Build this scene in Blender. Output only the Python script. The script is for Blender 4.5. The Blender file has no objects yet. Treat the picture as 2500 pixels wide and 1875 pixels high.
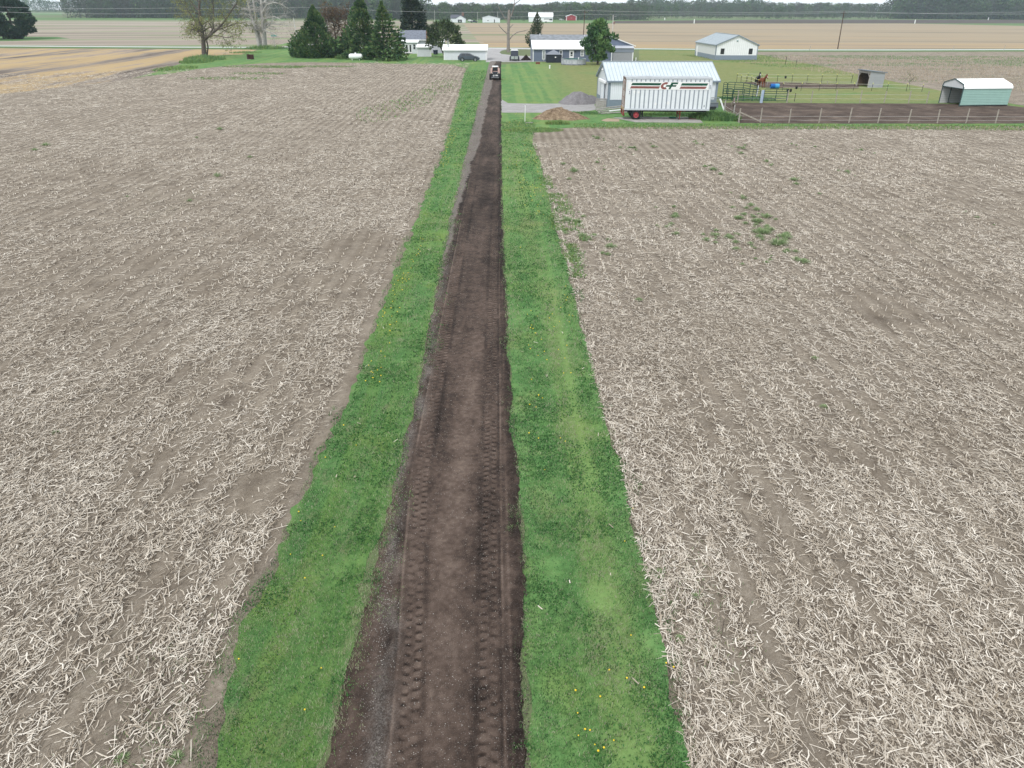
import bpy, bmesh, math, random
import numpy as np
from mathutils import Vector, Matrix, geometry

scene = bpy.context.scene
COL = scene.collection
R = math.radians

# ------------------------------------------------------------------ camera
H = 10.5                     # camera height above the fields, metres
PITCH, ROLL, FPX = R(27.1), R(0.25), 1794.0
FWD = Vector((0, math.cos(PITCH), -math.sin(PITCH)))
UP0 = Vector((0, math.sin(PITCH), math.cos(PITCH)))
RX = Vector((1, 0, 0)) * math.cos(ROLL) + UP0 * math.sin(ROLL)
RU = -Vector((1, 0, 0)) * math.sin(ROLL) + UP0 * math.cos(ROLL)
cam_data = bpy.data.cameras.new("camera")
cam_data.sensor_fit = 'HORIZONTAL'
cam_data.sensor_width = 36.0
cam_data.lens = 36.0 * FPX / 2500.0
cam_data.clip_start, cam_data.clip_end = 0.1, 12000
cam = bpy.data.objects.new("camera", cam_data)
COL.objects.link(cam)
m3 = Matrix((RX, RU, -FWD)).transposed()
cam.matrix_world = Matrix.Translation((0, 0, H)) @ m3.to_4x4()
scene.camera = cam

# ------------------------------------------------------------------ sky, sun, exposure
SUN_EL, SUN_AZ = R(52), R(215)        # high, behind and to the left of the camera
world = bpy.data.worlds.new("World")
scene.world = world
world.use_nodes = True
wn = world.node_tree
bg = wn.nodes["Background"]
sky = wn.nodes.new("ShaderNodeTexSky")
sky.sky_type = 'NISHITA'
sky.sun_disc = False
sky.sun_elevation, sky.sun_rotation = SUN_EL, SUN_AZ
sky.dust_density, sky.air_density, sky.ozone_density = 3.0, 1.0, 1.0
hsv = wn.nodes.new("ShaderNodeHueSaturation")      # the overcast takes most of the blue out
hsv.inputs['Saturation'].default_value = 0.22
hsv.inputs['Value'].default_value = 1.0
wn.links.new(sky.outputs[0], hsv.inputs['Color'])
deck = wn.nodes.new("ShaderNodeMix")                # an even white cloud deck over that sky
deck.data_type = 'RGBA'
deck.inputs[0].default_value = 0.86
wn.links.new(hsv.outputs[0], deck.inputs[6])
deck.inputs[7].default_value = (6.2, 6.55, 6.85, 1)
wn.links.new(deck.outputs[2], bg.inputs[0])
bg.inputs[1].default_value = 0.15
sun_l = bpy.data.lights.new("sun", 'SUN')
sun_l.energy, sun_l.angle, sun_l.color = 1.5, R(16), (1.0, 0.98, 0.955)
sun = bpy.data.objects.new("sun", sun_l)
COL.objects.link(sun)
sdir = Vector((math.sin(SUN_AZ) * math.cos(SUN_EL), math.cos(SUN_AZ) * math.cos(SUN_EL), math.sin(SUN_EL)))
sun.rotation_euler = sdir.to_track_quat('Z', 'Y').to_euler()
vs = scene.view_settings
vs.view_transform, vs.look, vs.gamma, vs.exposure = 'Standard', 'None', 1.0, 0.45
vs.use_curve_mapping = False
scene.cycles.max_bounces = 5
scene.cycles.diffuse_bounces = 3
scene.cycles.volume_bounces = 2


# ------------------------------------------------------------------ measuring helpers
def ray(px, py):
    return FWD + RX * ((px - 1250) / FPX) + RU * ((937.5 - py) / FPX)


def gp(px, py):
    """Ground point seen at a pixel of the 2500 x 1875 photograph."""
    d = ray(px, py)
    t = -H / d.z
    return (d.x * t, d.y * t)


def hz(px, py, y):
    """Height of what is seen at a pixel when it stands at distance y."""
    d = ray(px, py)
    return H + d.z * y / d.y


def xat(px, py, y):
    d = ray(px, py)
    return d.x * y / d.y


rng = np.random.default_rng(7)
random.seed(7)


def _hash(ix, iy, s):
    h = (ix.astype(np.int64) * 374761393 + iy.astype(np.int64) * 668265263 + s * 144665) & 0xffffffff
    h = ((h ^ (h >> 13)) * 1274126177) & 0xffffffff
    return ((h ^ (h >> 16)) & 0xffff) / 65535.0


def vnoise(x, y, s=0):
    ix, iy = np.floor(x), np.floor(y)
    fx, fy = x - ix, y - iy
    fx, fy = fx * fx * (3 - 2 * fx), fy * fy * (3 - 2 * fy)
    a, b = _hash(ix, iy, s), _hash(ix + 1, iy, s)
    c, d = _hash(ix, iy + 1, s), _hash(ix + 1, iy + 1, s)
    return a + (b - a) * fx + (c - a) * fy + (a - b - c + d) * fx * fy


def fbm(x, y, s=0, o=4):
    t, a, n = 0, 0.5, 0
    for k in range(o):
        t = t + a * vnoise(x * 2 ** k, y * 2 ** k, s + k)
        n += a
        a *= 0.5
    return t / n


# ------------------------------------------------------------------ materials
class NT:
    def __init__(self, name):
        self.m = bpy.data.materials.new(name)
        self.m.use_nodes = True
        self.t = self.m.node_tree
        self.b = self.t.nodes["Principled BSDF"]
        self.b.inputs['Specular IOR Level'].default_value = 0.25

    def n(self, typ, **kw):
        x = self.t.nodes.new(typ)
        for k, v in kw.items():
            setattr(x, k, v)
        return x

    def put(self, sock, v):
        if isinstance(v, bpy.types.NodeSocket):
            self.t.links.new(v, sock)
        elif v is not None:
            if sock.type == 'RGBA' and isinstance(v, (tuple, list)) and len(v) == 3:
                v = (*v, 1)
            sock.default_value = v

    def pos(self, sx=1, sy=1, sz=1, rz=0, obj=False):
        if obj:
            v = self.n("ShaderNodeTexCoord").outputs['Object']
        else:
            v = self.n("ShaderNodeNewGeometry").outputs['Position']
        if rz:                                   # turn first, then stretch
            r0 = self.n("ShaderNodeMapping")
            r0.inputs['Rotation'].default_value = (0, 0, rz)
            self.put(r0.inputs['Vector'], v)
            v = r0.outputs[0]
        mp = self.n("ShaderNodeMapping")
        mp.inputs['Scale'].default_value = (sx, sy, sz)
        self.put(mp.inputs['Vector'], v)
        return mp.outputs[0]

    def noise(self, v, scale, detail=4, rough=0.6, dist=0.0):
        x = self.n("ShaderNodeTexNoise")
        self.put(x.inputs['Vector'], v)
        x.inputs['Scale'].default_value = scale
        x.inputs['Detail'].default_value = detail
        x.inputs['Roughness'].default_value = rough
        x.inputs['Distortion'].default_value = dist
        return x.outputs['Fac']

    def voronoi(self, v, scale, out='Distance'):
        x = self.n("ShaderNodeTexVoronoi")
        self.put(x.inputs['Vector'], v)
        x.inputs['Scale'].default_value = scale
        return x.outputs[out]

    def wave(self, v, scale, dist=0.0, axis='X', detail=0, dscale=1.0, prof='SIN'):
        x = self.n("ShaderNodeTexWave", bands_direction=axis, wave_profile=prof)
        self.put(x.inputs['Vector'], v)
        x.inputs['Scale'].default_value = scale
        x.inputs['Distortion'].default_value = dist
        x.inputs['Detail'].default_value = detail
        x.inputs['Detail Scale'].default_value = dscale
        return x.outputs['Fac']

    def attr(self, name):
        return self.n("ShaderNodeAttribute", attribute_name=name).outputs['Fac']

    def ramp(self, fac, stops, interp='LINEAR'):
        x = self.n("ShaderNodeValToRGB")
        x.color_ramp.interpolation = interp
        e = x.color_ramp.elements
        while len(e) < len(stops):
            e.new(0.5)
        for i, (p, c) in enumerate(stops):
            e[i].position = p
            if not isinstance(c, (tuple, list)):
                c = (c, c, c)
            e[i].color = (*c, 1)
        self.put(x.inputs[0], fac)
        return x.outputs[0]

    def mix(self, f, a, b, mode='MIX'):
        x = self.n("ShaderNodeMix", data_type='RGBA', blend_type=mode)
        self.put(x.inputs[0], f)
        self.put(x.inputs[6], a)
        self.put(x.inputs[7], b)
        return x.outputs[2]

    def math(self, op, a, b=None, clamp=False):
        x = self.n("ShaderNodeMath", operation=op, use_clamp=clamp)
        self.put(x.inputs[0], a)
        if b is not None:
            self.put(x.inputs[1], b)
        return x.outputs[0]

    def step(self, v, lo, hi):
        x = self.n("ShaderNodeMapRange", interpolation_type='SMOOTHSTEP')
        self.put(x.inputs[0], v)
        x.inputs[1].default_value, x.inputs[2].default_value = lo, hi
        return x.outputs[0]

    def xyz(self, v=None):
        s = self.n("ShaderNodeSeparateXYZ")
        self.put(s.inputs[0], v if v is not None else self.n("ShaderNodeNewGeometry").outputs['Position'])
        return s.outputs

    def bump(self, h, strength=0.5, dist=0.02):
        x = self.n("ShaderNodeBump")
        x.inputs['Strength'].default_value = strength
        x.inputs['Distance'].default_value = dist
        self.put(x.inputs['Height'], h)
        self.put(self.b.inputs['Normal'], x.outputs[0])

    def out(self, col, rough=0.85, spec=None, metal=0.0):
        self.put(self.b.inputs['Base Color'], col)
        self.put(self.b.inputs['Roughness'], rough)
        self.b.inputs['Metallic'].default_value = metal
        if spec is not None:
            self.b.inputs['Specular IOR Level'].default_value = spec
        return self.m


def plain(name, c, rough=0.6, var=0.12, scale=3.0, metal=0.0, spec=0.3, dirt=0.0):
    """A painted or natural surface: its colour broken by two scales of wear."""
    t = NT(name)
    p = t.pos(obj=True)
    f = t.noise(p, scale, 6, 0.65)
    lo = tuple(max(0, v * (1 - var)) for v in c)
    hi = tuple(min(1, v * (1 + var)) for v in c)
    col = t.ramp(f, [(0.3, lo), (0.7, hi)])
    if dirt:
        g = t.step(t.noise(p, scale * 0.5, 8, 0.7), 0.55, 0.75)
        col = t.mix(t.math('MULTIPLY', g, dirt), col, (0.16, 0.12, 0.09))
    return t.out(col, rough, spec, metal)


def ribbed(name, c, pitch, axis='X', depth=0.015, var=0.06, rough=0.45, line=0.78, dirt=0.0):
    """Sheet metal or siding: ribs at a fixed pitch, seams coloured darker to stand for their shading."""
    t = NT(name)
    p = t.pos(obj=True)
    w = t.wave(p, 0.31416 / pitch, axis=axis)
    f = t.noise(p, 1.5, 6, 0.65)
    col = t.ramp(f, [(0.3, tuple(v * (1 - var) for v in c)), (0.7, tuple(min(1, v * (1 + var)) for v in c))])
    seam = t.step(w, 0.08, 0.0)
    col = t.mix(seam, col, tuple(v * line for v in c))  # darker seam lines make up for the weak shading of the ribs
    if dirt:
        g = t.step(t.noise(p, 0.9, 8, 0.7), 0.5, 0.75)
        col = t.mix(t.math('MULTIPLY', g, dirt), col, (0.2, 0.17, 0.14))
    t.bump(w, 0.6, depth)
    return t.out(col, rough, 0.35)


def tone_mat(name, stops, rough=0.8, translucent=0.0, attr='tone', spec=0.2):
    t = NT(name)
    col = t.ramp(t.attr(attr), stops)
    m = t.out(col, rough, spec)
    if translucent:
        tr = t.n("ShaderNodeBsdfTranslucent")
        t.put(tr.inputs[0], col)
        mx = t.n("ShaderNodeMixShader")
        mx.inputs[0].default_value = translucent
        t.t.links.new(t.b.outputs[0], mx.inputs[1])
        t.t.links.new(tr.outputs[0], mx.inputs[2])
        t.t.links.new(mx.outputs[0], t.t.nodes["Material Output"].inputs[0])
    return m


# ------------------------------------------------------------------ object helpers
def tag(o, label=None, cat=None, group=None, kind=None):
    if label: o['label'] = label
    if cat: o['category'] = cat
    if group: o['group'] = group
    if kind: o['kind'] = kind
    return o


def link(name, me, parent=None, loc=None, rz=0):
    o = bpy.data.objects.new(name, me)
    COL.objects.link(o)
    if parent is not None:
        o.parent = parent
    if loc is not None:
        o.location = loc
    if rz:
        o.rotation_euler = (0, 0, rz)
    return o


def thing(name, label, cat, loc, rz=0, group=None):
    o = link(name, None, None, (loc[0], loc[1], loc[2] if len(loc) > 2 else 0), rz)
    o.empty_display_size = 0.3
    return tag(o, label, cat, group)


def mesh_np(name, v, f, mat, attrs=None, smooth=False):
    """Mesh from numpy arrays; f is (n, k) with a constant k, or a list of such arrays."""
    fs = f if isinstance(f, list) else [f]
    me = bpy.data.meshes.new(name)
    v = np.asarray(v, np.float32)
    me.vertices.add(len(v))
    me.vertices.foreach_set("co", v.ravel())
    idx = np.concatenate([a.ravel() for a in fs]).astype(np.int32)
    cnt = np.concatenate([np.full(len(a), a.shape[1]) for a in fs])
    st = np.concatenate([[0], np.cumsum(cnt)[:-1]]).astype(np.int32)
    me.loops.add(len(idx))
    me.loops.foreach_set("vertex_index", idx)
    me.polygons.add(len(cnt))
    me.polygons.foreach_set("loop_start", st)
    me.update(calc_edges=True)
    if smooth:
        me.polygons.foreach_set("use_smooth", np.ones(len(cnt), bool))
    for k, a in (attrs or {}).items():
        at = me.attributes.new(k, 'FLOAT', 'POINT')
        at.data.foreach_set("value", np.asarray(a, np.float32))
    if mat:
        me.materials.append(mat)
    return me


class MB:
    """Collects shapes into ONE mesh."""
    def __init__(self):
        self.v, self.f = [], []

    def add(self, vs, fs):
        o = len(self.v)
        self.v += [tuple(p) for p in vs]
        self.f += [tuple(i + o for i in q) for q in fs]
        return self

    def box(self, x0, x1, y0, y1, z0, z1):
        return self.add([(x0, y0, z0), (x1, y0, z0), (x1, y1, z0), (x0, y1, z0),
                         (x0, y0, z1), (x1, y0, z1), (x1, y1, z1), (x0, y1, z1)],
                        [(3, 2, 1, 0), (4, 5, 6, 7), (0, 1, 5, 4), (1, 2, 6, 5), (2, 3, 7, 6), (3, 0, 4, 7)])

    def prism(self, poly, vec):
        n = len(poly)
        a = [Vector(p) for p in poly]
        b = [p + Vector(vec) for p in a]
        return self.add(a + b, [tuple(range(n))[::-1], tuple(range(n, 2 * n))] +
                        [(i, (i + 1) % n, n + (i + 1) % n, n + i) for i in range(n)])

    def quad(self, *p):
        return self.add(p, [tuple(range(len(p)))])

    def beam(self, p, q, w, h=None, up=(0, 0, 1)):
        p, q = Vector(p), Vector(q)
        h = h or w
        d = (q - p).normalized()
        u = Vector(up)
        if abs(d.dot(u)) > 0.98:
            u = Vector((0, 1, 0))
        s = d.cross(u).normalized()
        u = s.cross(d)
        s, u = s * w / 2, u * h / 2
        return self.prism([p - s - u, p + s - u, p + s + u, p - s + u], q - p)

    def tube(self, pts, rad, n=8, cap=True):
        pts = [Vector(p) for p in pts]
        if not isinstance(rad, (list, tuple)):
            rad = [rad] * len(pts)
        vs, fs = [], []
        for i, p in enumerate(pts):
            d = (pts[min(i + 1, len(pts) - 1)] - pts[max(i - 1, 0)]).normalized()
            u = Vector((0, 0, 1)) if abs(d.z) < 0.9 else Vector((0, 1, 0))
            a = d.cross(u).normalized()
            b = a.cross(d)
            for k in range(n):
                t = 2 * math.pi * k / n
                vs.append(p + (a * math.cos(t) + b * math.sin(t)) * rad[i])
        for i in range(len(pts) - 1):
            for k in range(n):
                fs.append((i * n + k, i * n + (k + 1) % n, (i + 1) * n + (k + 1) % n, (i + 1) * n + k))
        if cap:
            fs.append(tuple(range(n))[::-1])
            fs.append(tuple((len(pts) - 1) * n + k for k in range(n)))
        return self.add(vs, fs)

    def lathe(self, prof, c=(0, 0, 0), n=20, axis='z', cap=True):
        vs, fs = [], []
        for r, z in prof:
            for k in range(n):
                t = 2 * math.pi * k / n
                a, b = r * math.cos(t), r * math.sin(t)
                p = {'z': (a, b, z), 'x': (z, a, b), 'y': (a, z, b)}[axis]
                vs.append(Vector(p) + Vector(c))
        m = len(prof)
        for i in range(m - 1):
            for k in range(n):
                fs.append((i * n + k, i * n + (k + 1) % n, (i + 1) * n + (k + 1) % n, (i + 1) * n + k))
        if cap:
            fs.append(tuple(range(n))[::-1])
            fs.append(tuple((m - 1) * n + k for k in range(n)))
        return self.add(vs, fs)

    def ball(self, c, rx, ry, rz, n=10, m=7, jit=0, r=random):
        vs, fs = [], []
        for i in range(m + 1):
            ph = math.pi * i / m
            for k in range(n):
                t = 2 * math.pi * k / n
                j = 1 + (r.random() - .5) * jit
                vs.append((c[0] + rx * math.sin(ph) * math.cos(t) * j, c[1] + ry * math.sin(ph) * math.sin(t) * j, c[2] + rz * math.cos(ph) * j))
        for i in range(m):
            for k in range(n):
                fs.append((i * n + k, i * n + (k + 1) % n, (i + 1) * n + (k + 1) % n, (i + 1) * n + k))
        return self.add(vs, fs)

    def mesh(self, name, mat, smooth=False, bevel=0):
        me = bpy.data.meshes.new(name)
        me.from_pydata(self.v, [], self.f)
        bm = bmesh.new()
        bm.from_mesh(me)
        bmesh.ops.recalc_face_normals(bm, faces=bm.faces)
        if bevel:
            bmesh.ops.bevel(bm, geom=bm.edges[:], offset=bevel, segments=1, affect='EDGES')
        bm.to_mesh(me)
        bm.free()
        if mat:
            me.materials.append(mat)
        if smooth:
            me.polygons.foreach_set("use_smooth", [True] * len(me.polygons))
        return me

    def build(self, name, mat, parent=None, loc=None, rz=0, smooth=False, bevel=0):
        return link(name, self.mesh(name, mat, smooth, bevel), parent, loc, rz)


def build_each(mb, name, mat, parent):
    """A collection of boxes as one object per box."""
    for k in range(len(mb.v) // 8):
        b = MB()
        b.v = mb.v[k * 8:k * 8 + 8]
        b.f = [tuple(i - k * 8 for i in f) for f in mb.f[k * 6:k * 6 + 6]]
        b.build(name, mat, parent)


def copy_tree(src, loc, rz, label, group=None):
    r = src.copy()
    COL.objects.link(r)
    r.location, r.rotation_euler = loc, (0, 0, rz)
    r['label'] = label
    if group: r['group'] = group
    for ch in list(src.children):
        c = ch.copy()
        COL.objects.link(c)
        c.parent = r
        for g in ch.children:
            d = g.copy()
            COL.objects.link(d)
            d.parent = c
    return r


# ------------------------------------------------------------------ the outlines of the ground, read off as ground points
def pxline(pts, k=2500 / 2212.0):
    return np.array([gp(x * k, y * k) for x, y in pts])


LANE_R = pxline([(1139, 1900), (1137, 1659), (1133, 1400), (1134, 1250), (1124, 1130), (1110, 950), (1100, 800), (1092, 650), (1086, 500), (1083, 400), (1083, 300), (1083, 240), (1083, 195), (1082, 140)])
LANE_L = pxline([(640, 1900), (700, 1659), (765, 1380), (835, 1100), (900, 850), (940, 650), (972, 480), (995, 380), (1016, 300), (1032, 230), (1042, 195), (1056, 140)])
GRASS_L = pxline([(345, 1900), (440, 1659), (520, 1370), (600, 1210), (650, 1070), (700, 970), (770, 820), (800, 720), (850, 600), (890, 500), (920, 420), (955, 330), (985, 230), (1002, 160)])
GRASS_R = pxline([(1560, 1900), (1500, 1659), (1440, 1380), (1390, 1200), (1350, 1020), (1310, 900), (1270, 750), (1230, 580), (1200, 480), (1170, 350), (1152, 310), (1152, 292)])


def edge(line, y):
    y0 = line[0, 1]
    sl = (line[1, 0] - line[0, 0]) / (line[1, 1] - line[0, 1])
    return np.where(y < y0, line[0, 0] + (y - y0) * sl, np.interp(y, line[:, 1], line[:, 0]))


def roughen(poly, step=0.8, amp=0.12, seed=1, close=True):
    out = []
    n = len(poly)
    for i in range(n if close else n - 1):
        a, b = np.array(poly[i]), np.array(poly[(i + 1) % n])
        L = np.linalg.norm(b - a)
        k = max(1, min(400, int(L / step)))
        d = (b - a) / max(L, 1e-6)
        nrm = np.array([-d[1], d[0]])
        for j in range(k):
            p = a + (b - a) * j / k
            q = ((fbm(np.array([p[0] * 0.7]), np.array([p[1] * 0.7]), seed, 3)[0] - 0.5) * 2 + (vnoise(np.array([p[0] * 4.0]), np.array([p[1] * 3.0]), seed + 9)[0] - .5) * 1.3 * (step < .4)) * amp
            out.append(p + nrm * q)
    return out


def sheet(name, poly, mat, z, step=1.0, amp=0.12, kind='structure', label=None, cat=None):
    pts = roughen([tuple(p) for p in poly], step, amp, hash(name) % 97 if False else len(name))
    vs = [Vector((p[0], p[1], z)) for p in pts]
    tris = geometry.tessellate_polygon([vs])
    v = np.array([tuple(p) for p in vs])
    f = np.array(tris)
    # face up
    a, b, c = v[f[:, 0]], v[f[:, 1]], v[f[:, 2]]
    flip = ((b[:, 0] - a[:, 0]) * (c[:, 1] - a[:, 1]) - (b[:, 1] - a[:, 1]) * (c[:, 0] - a[:, 0])) < 0
    f[flip] = f[flip][:, ::-1]
    o = link(name, mesh_np(name, v, f, mat))
    return tag(o, label, cat, kind=kind)


def G(*pts):
    return [gp(x, y) for x, y in pts]


# ------------------------------------------------------------------ ground materials
def stubble_mat(name, warm=1.0, green=0.0):
    t = NT(name)
    P = t.pos()
    X, Y, Z = t.xyz()
    soil = t.ramp(t.noise(P, 0.9, 6, 0.7), [(0.3, (0.125, 0.101, 0.078)), (0.5, (0.215, 0.178, 0.137)), (0.72, (0.305, 0.257, 0.20))])
    fine = t.noise(P, 26, 5, 0.7)
    soil = t.mix(t.step(fine, 0.35, 0.75), t.mix(0.45, soil, (0.07, 0.055, 0.045)), soil)
    # straw lying where single stalks can no longer be told apart
    s1 = t.noise(t.pos(3.2, 1.4, 1, rz=0.5), 3.4, 6, 0.8, 1.5)
    s2 = t.noise(t.pos(1.2, 3.4, 1, rz=-0.6), 2.9, 6, 0.8, 1.5)
    s3 = t.noise(P, 0.35, 4, 0.6)
    row = t.wave(t.pos(1, 1, 1, rz=R(-0.9)), 0.413, 0.8, 'X', 1, 1.0)
    cover = t.math('ADD', t.math('MAXIMUM', s1, s2), t.math('MULTIPLY', t.math('SUBTRACT', s3, 0.5), 0.35))
    cover = t.math('ADD', cover, t.math('MULTIPLY', t.math('SUBTRACT', row, 0.5), 0.12))
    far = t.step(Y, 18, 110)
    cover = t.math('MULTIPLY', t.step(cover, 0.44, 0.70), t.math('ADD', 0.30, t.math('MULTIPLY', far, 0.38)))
    straw = t.ramp(t.noise(P, 7, 4, 0.7), [(0.3, (0.28, 0.235, 0.185)), (0.52, (0.46, 0.405, 0.335)), (0.72, (0.64, 0.58, 0.50))])
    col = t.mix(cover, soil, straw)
    g = t.step(t.noise(t.pos(1, 0.35, 1), 0.11, 6, 0.7), 0.60 - green, 0.78 - green)
    col = t.mix(t.math('MULTIPLY', g, t.math('MULTIPLY', t.step(t.noise(P, 3, 4, 0.7), 0.45, 0.65), 0.55)), col, (0.10, 0.16, 0.05))
    t.bump(t.math('ADD', fine, t.math('MULTIPLY', t.math('MAXIMUM', s1, s2), 1.5)), 0.7, 0.04)
    return t.out(col, 0.95, 0.1)


def grass_mat(name, mode):
    t = NT(name)
    P = t.pos()
    X, Y, Z = t.xyz()
    big = t.noise(P, 0.16 if mode == 'lawn' else 0.33, 5, 0.65)
    mid = t.noise(P, 1.3, 6, 0.7)
    fin = t.noise(P, 22 if mode == 'strip' else 6, 5, 0.75)
    col = t.ramp(mid, [(0.28, (0.055, 0.13, 0.042)), (0.5, (0.095, 0.205, 0.066)), (0.72, (0.16, 0.27, 0.095))])
    col = t.mix(t.math('MULTIPLY', t.step(big, 0.5, 0.72), 0.55), col, (0.19, 0.24, 0.06))
    col = t.mix(t.math('MULTIPLY', t.step(fin, 0.55, 0.3), 0.5), col, (0.05, 0.085, 0.028))
    if mode == 'strip':
        bare = t.step(t.noise(t.pos(1.6, 0.9, 1), 0.9, 6, 0.75), 0.52, 0.72)
        col = t.mix(t.math('MULTIPLY', bare, 0.7), col, (0.21, 0.20, 0.125))
        strip = t.step(t.noise(t.pos(1.6, 0.05, 1), 0.9, 3, 0.6), 0.4, 0.68)
        col = t.mix(t.math('MULTIPLY', strip, 0.35), col, (0.17, 0.26, 0.055))
    if mode == 'lawn':
        # mown stripes beside the lane, and the thin brown turf farther right
        st = t.noise(t.pos(1, 0.02, 1, rz=R(-1.0)), 0.75, 2, 0.5)
        st = t.step(st, 0.42, 0.6)
        nr = t.step(X, 12, 4)
        col = t.mix(t.math('MULTIPLY', t.math('MULTIPLY', st, nr), 0.4), col, (0.21, 0.28, 0.09))
        col = t.mix(t.math('MULTIPLY', t.step(t.noise(t.pos(1, 0.5, 1), 0.4, 6, 0.75), 0.48, 0.68), 0.5), col, (0.22, 0.24, 0.10))
        br = t.math('MULTIPLY', t.step(t.noise(t.pos(0.5, 1, 1), 0.12, 5, 0.7), 0.24, 0.5), t.step(X, 2.5, 12))
        br = t.math('MULTIPLY', br, t.step(Y, 92, 104))
        col = t.mix(t.math('MULTIPLY', br, 0.72), col, t.ramp(t.noise(P, 0.9, 5, 0.75), [(0.35, (0.15, 0.16, 0.055)), (0.65, (0.255, 0.222, 0.10))]))
    if mode == 'verge':
        col = t.mix(0.35, col, (0.06, 0.12, 0.05))
    t.bump(t.math('ADD', fin, mid), 0.8, 0.06)
    return t.out(col, 0.9, 0.1)


def bands_mat(name, rz, stops, scale, stretch, speck=0.3, extra=None):
    """Harvested fields seen from far off: long bands of residue along one direction."""
    t = NT(name)
    v = t.pos(1.0 / stretch, 1, 1, rz=rz)
    f = t.noise(v, scale, 6, 0.6, 0.4)
    f2 = t.noise(t.pos(0.25, 1.2, 1, rz=rz), 0.45, 5, 0.75)
    f = t.math('ADD', t.math('MULTIPLY', f, 1 - speck * 0.5), t.math('MULTIPLY', f2, speck * 0.5))
    col = t.ramp(f, stops)
    if extra:
        e = t.noise(t.pos(0.14, 1, 1, rz=rz), extra[0], 5, 0.65)
        col = t.mix(t.math('MULTIPLY', t.step(e, extra[1], extra[1] + 0.1), extra[3]), col, extra[2])
    gr = t.noise(t.pos(), 2.2, 5, 0.8)
    col = t.mix(t.math('MULTIPLY', t.step(gr, 0.5, 0.25), 0.28), col, (0.12, 0.095, 0.075))
    return t.out(col, 0.95, 0.1)


def earth_mat(name, stops, scale=1.2, fine=14, bump=0.05, streak=None):
    t = NT(name)
    P = t.pos()
    f = t.noise(P, scale, 7, 0.72)
    g = t.noise(t.pos(*(streak or (1, 1)), 1), fine, 6, 0.75)
    col = t.ramp(t.math('ADD', t.math('MULTIPLY', f, 0.6), t.math('MULTIPLY', g, 0.4)), stops)
    t.bump(t.math('ADD', f, g), 0.9, bump)
    return t.out(col, 0.95, 0.1)


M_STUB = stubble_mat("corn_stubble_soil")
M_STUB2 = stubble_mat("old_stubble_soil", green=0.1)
M_STRIP = grass_mat("strip_grass", 'strip')
M_LAWN = grass_mat("lawn_grass", 'lawn')
M_VERGE = grass_mat("verge_grass", 'verge')
M_GRAVEL = earth_mat("pale_gravel", [(0.3, (0.20, 0.19, 0.18)), (0.5, (0.29, 0.28, 0.275)), (0.7, (0.38, 0.37, 0.365))], 0.8, 9, 0.03)
M_DRIVE = earth_mat("worn_concrete_drive", [(0.3, (0.20, 0.19, 0.19)), (0.48, (0.32, 0.31, 0.31)), (0.7, (0.44, 0.43, 0.425))], 0.35, 2.0, 0.01)
M_ROAD = earth_mat("worn_asphalt_road", [(0.3, (0.46, 0.46, 0.455)), (0.7, (0.56, 0.56, 0.555))], 0.3, 3.0, 0.01)
M_PADDOCK = earth_mat("trodden_paddock_dirt", [(0.32, (0.030, 0.021, 0.017)), (0.46, (0.07, 0.051, 0.041)), (0.57, (0.125, 0.094, 0.076)), (0.68, (0.24, 0.185, 0.14))], 0.35, 2.2, 0.08, (0.5, 1.6))
M_YELLOW = bands_mat("yellow_residue_field", R(86), [(0.36, (0.10, 0.08, 0.065)), (0.43, (0.22, 0.185, 0.155)), (0.475, (0.35, 0.255, 0.14)), (0.53, (0.385, 0.285, 0.155)), (0.57, (0.28, 0.225, 0.18)), (0.63, (0.15, 0.125, 0.10)), (0.7, (0.34, 0.26, 0.15))], 0.075, 9, 0.3)
M_TANL = bands_mat("tan_bean_field", R(-14), [(0.32, (0.17, 0.14, 0.11)), (0.45, (0.26, 0.22, 0.18)), (0.55, (0.31, 0.265, 0.215)), (0.68, (0.36, 0.31, 0.25))], 0.05, 10, 0.2, (0.03, 0.50, (0.15, 0.21, 0.085), 0.75))
M_TANR = bands_mat("tan_far_field", R(3), [(0.32, (0.16, 0.13, 0.105)), (0.44, (0.272, 0.222, 0.158)), (0.54, (0.305, 0.25, 0.175)), (0.62, (0.32, 0.25, 0.165)), (0.72, (0.35, 0.27, 0.16))], 0.04, 9, 0.25, (0.022, 0.60, (0.15, 0.12, 0.095), 0.6))
M_YELR = bands_mat("yellow_far_field", R(2), [(0.34, (0.19, 0.15, 0.11)), (0.46, (0.30, 0.235, 0.165)), (0.55, (0.345, 0.26, 0.15)), (0.7, (0.37, 0.285, 0.17))], 0.07, 10, 0.3)
M_PLOW = bands_mat("plowed_field", R(1), [(0.35, (0.055, 0.043, 0.04)), (0.65, (0.10, 0.08, 0.072))], 0.03, 8, 0.2)
M_FARGRASS = bands_mat("far_grass", 0, [(0.35, (0.085, 0.15, 0.055)), (0.65, (0.13, 0.21, 0.08))], 0.03, 8, 0.2)

# ------------------------------------------------------------------ the ground
S = 2450
gm = earth_mat("ground_turf", [(0.3, (0.09, 0.12, 0.055)), (0.7, (0.17, 0.19, 0.10))], 0.02, 0.4, 0.01)
link("ground", mesh_np("ground", np.array([(-S, -200, 0), (S, -200, 0), (S, S, 0), (-S, S, 0)], float), np.array([[0, 1, 2, 3]]), gm))['kind'] = 'structure'

# left stubble field
left_edge = [(p[0] + .5, p[1]) for p in GRASS_L]
lf = [(-260, left_edge[0][1])] + left_edge + G((1137, 165), (1100, 157), (940, 154), (850, 152), (750, 151), (650, 153), (560, 159), (480, 168), (420, 178), (300, 195), (200, 206), (0, 229), (-500, 262))
sheet("stubble_field", lf, M_STUB, 0.004, 1.2, 0.15)
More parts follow.
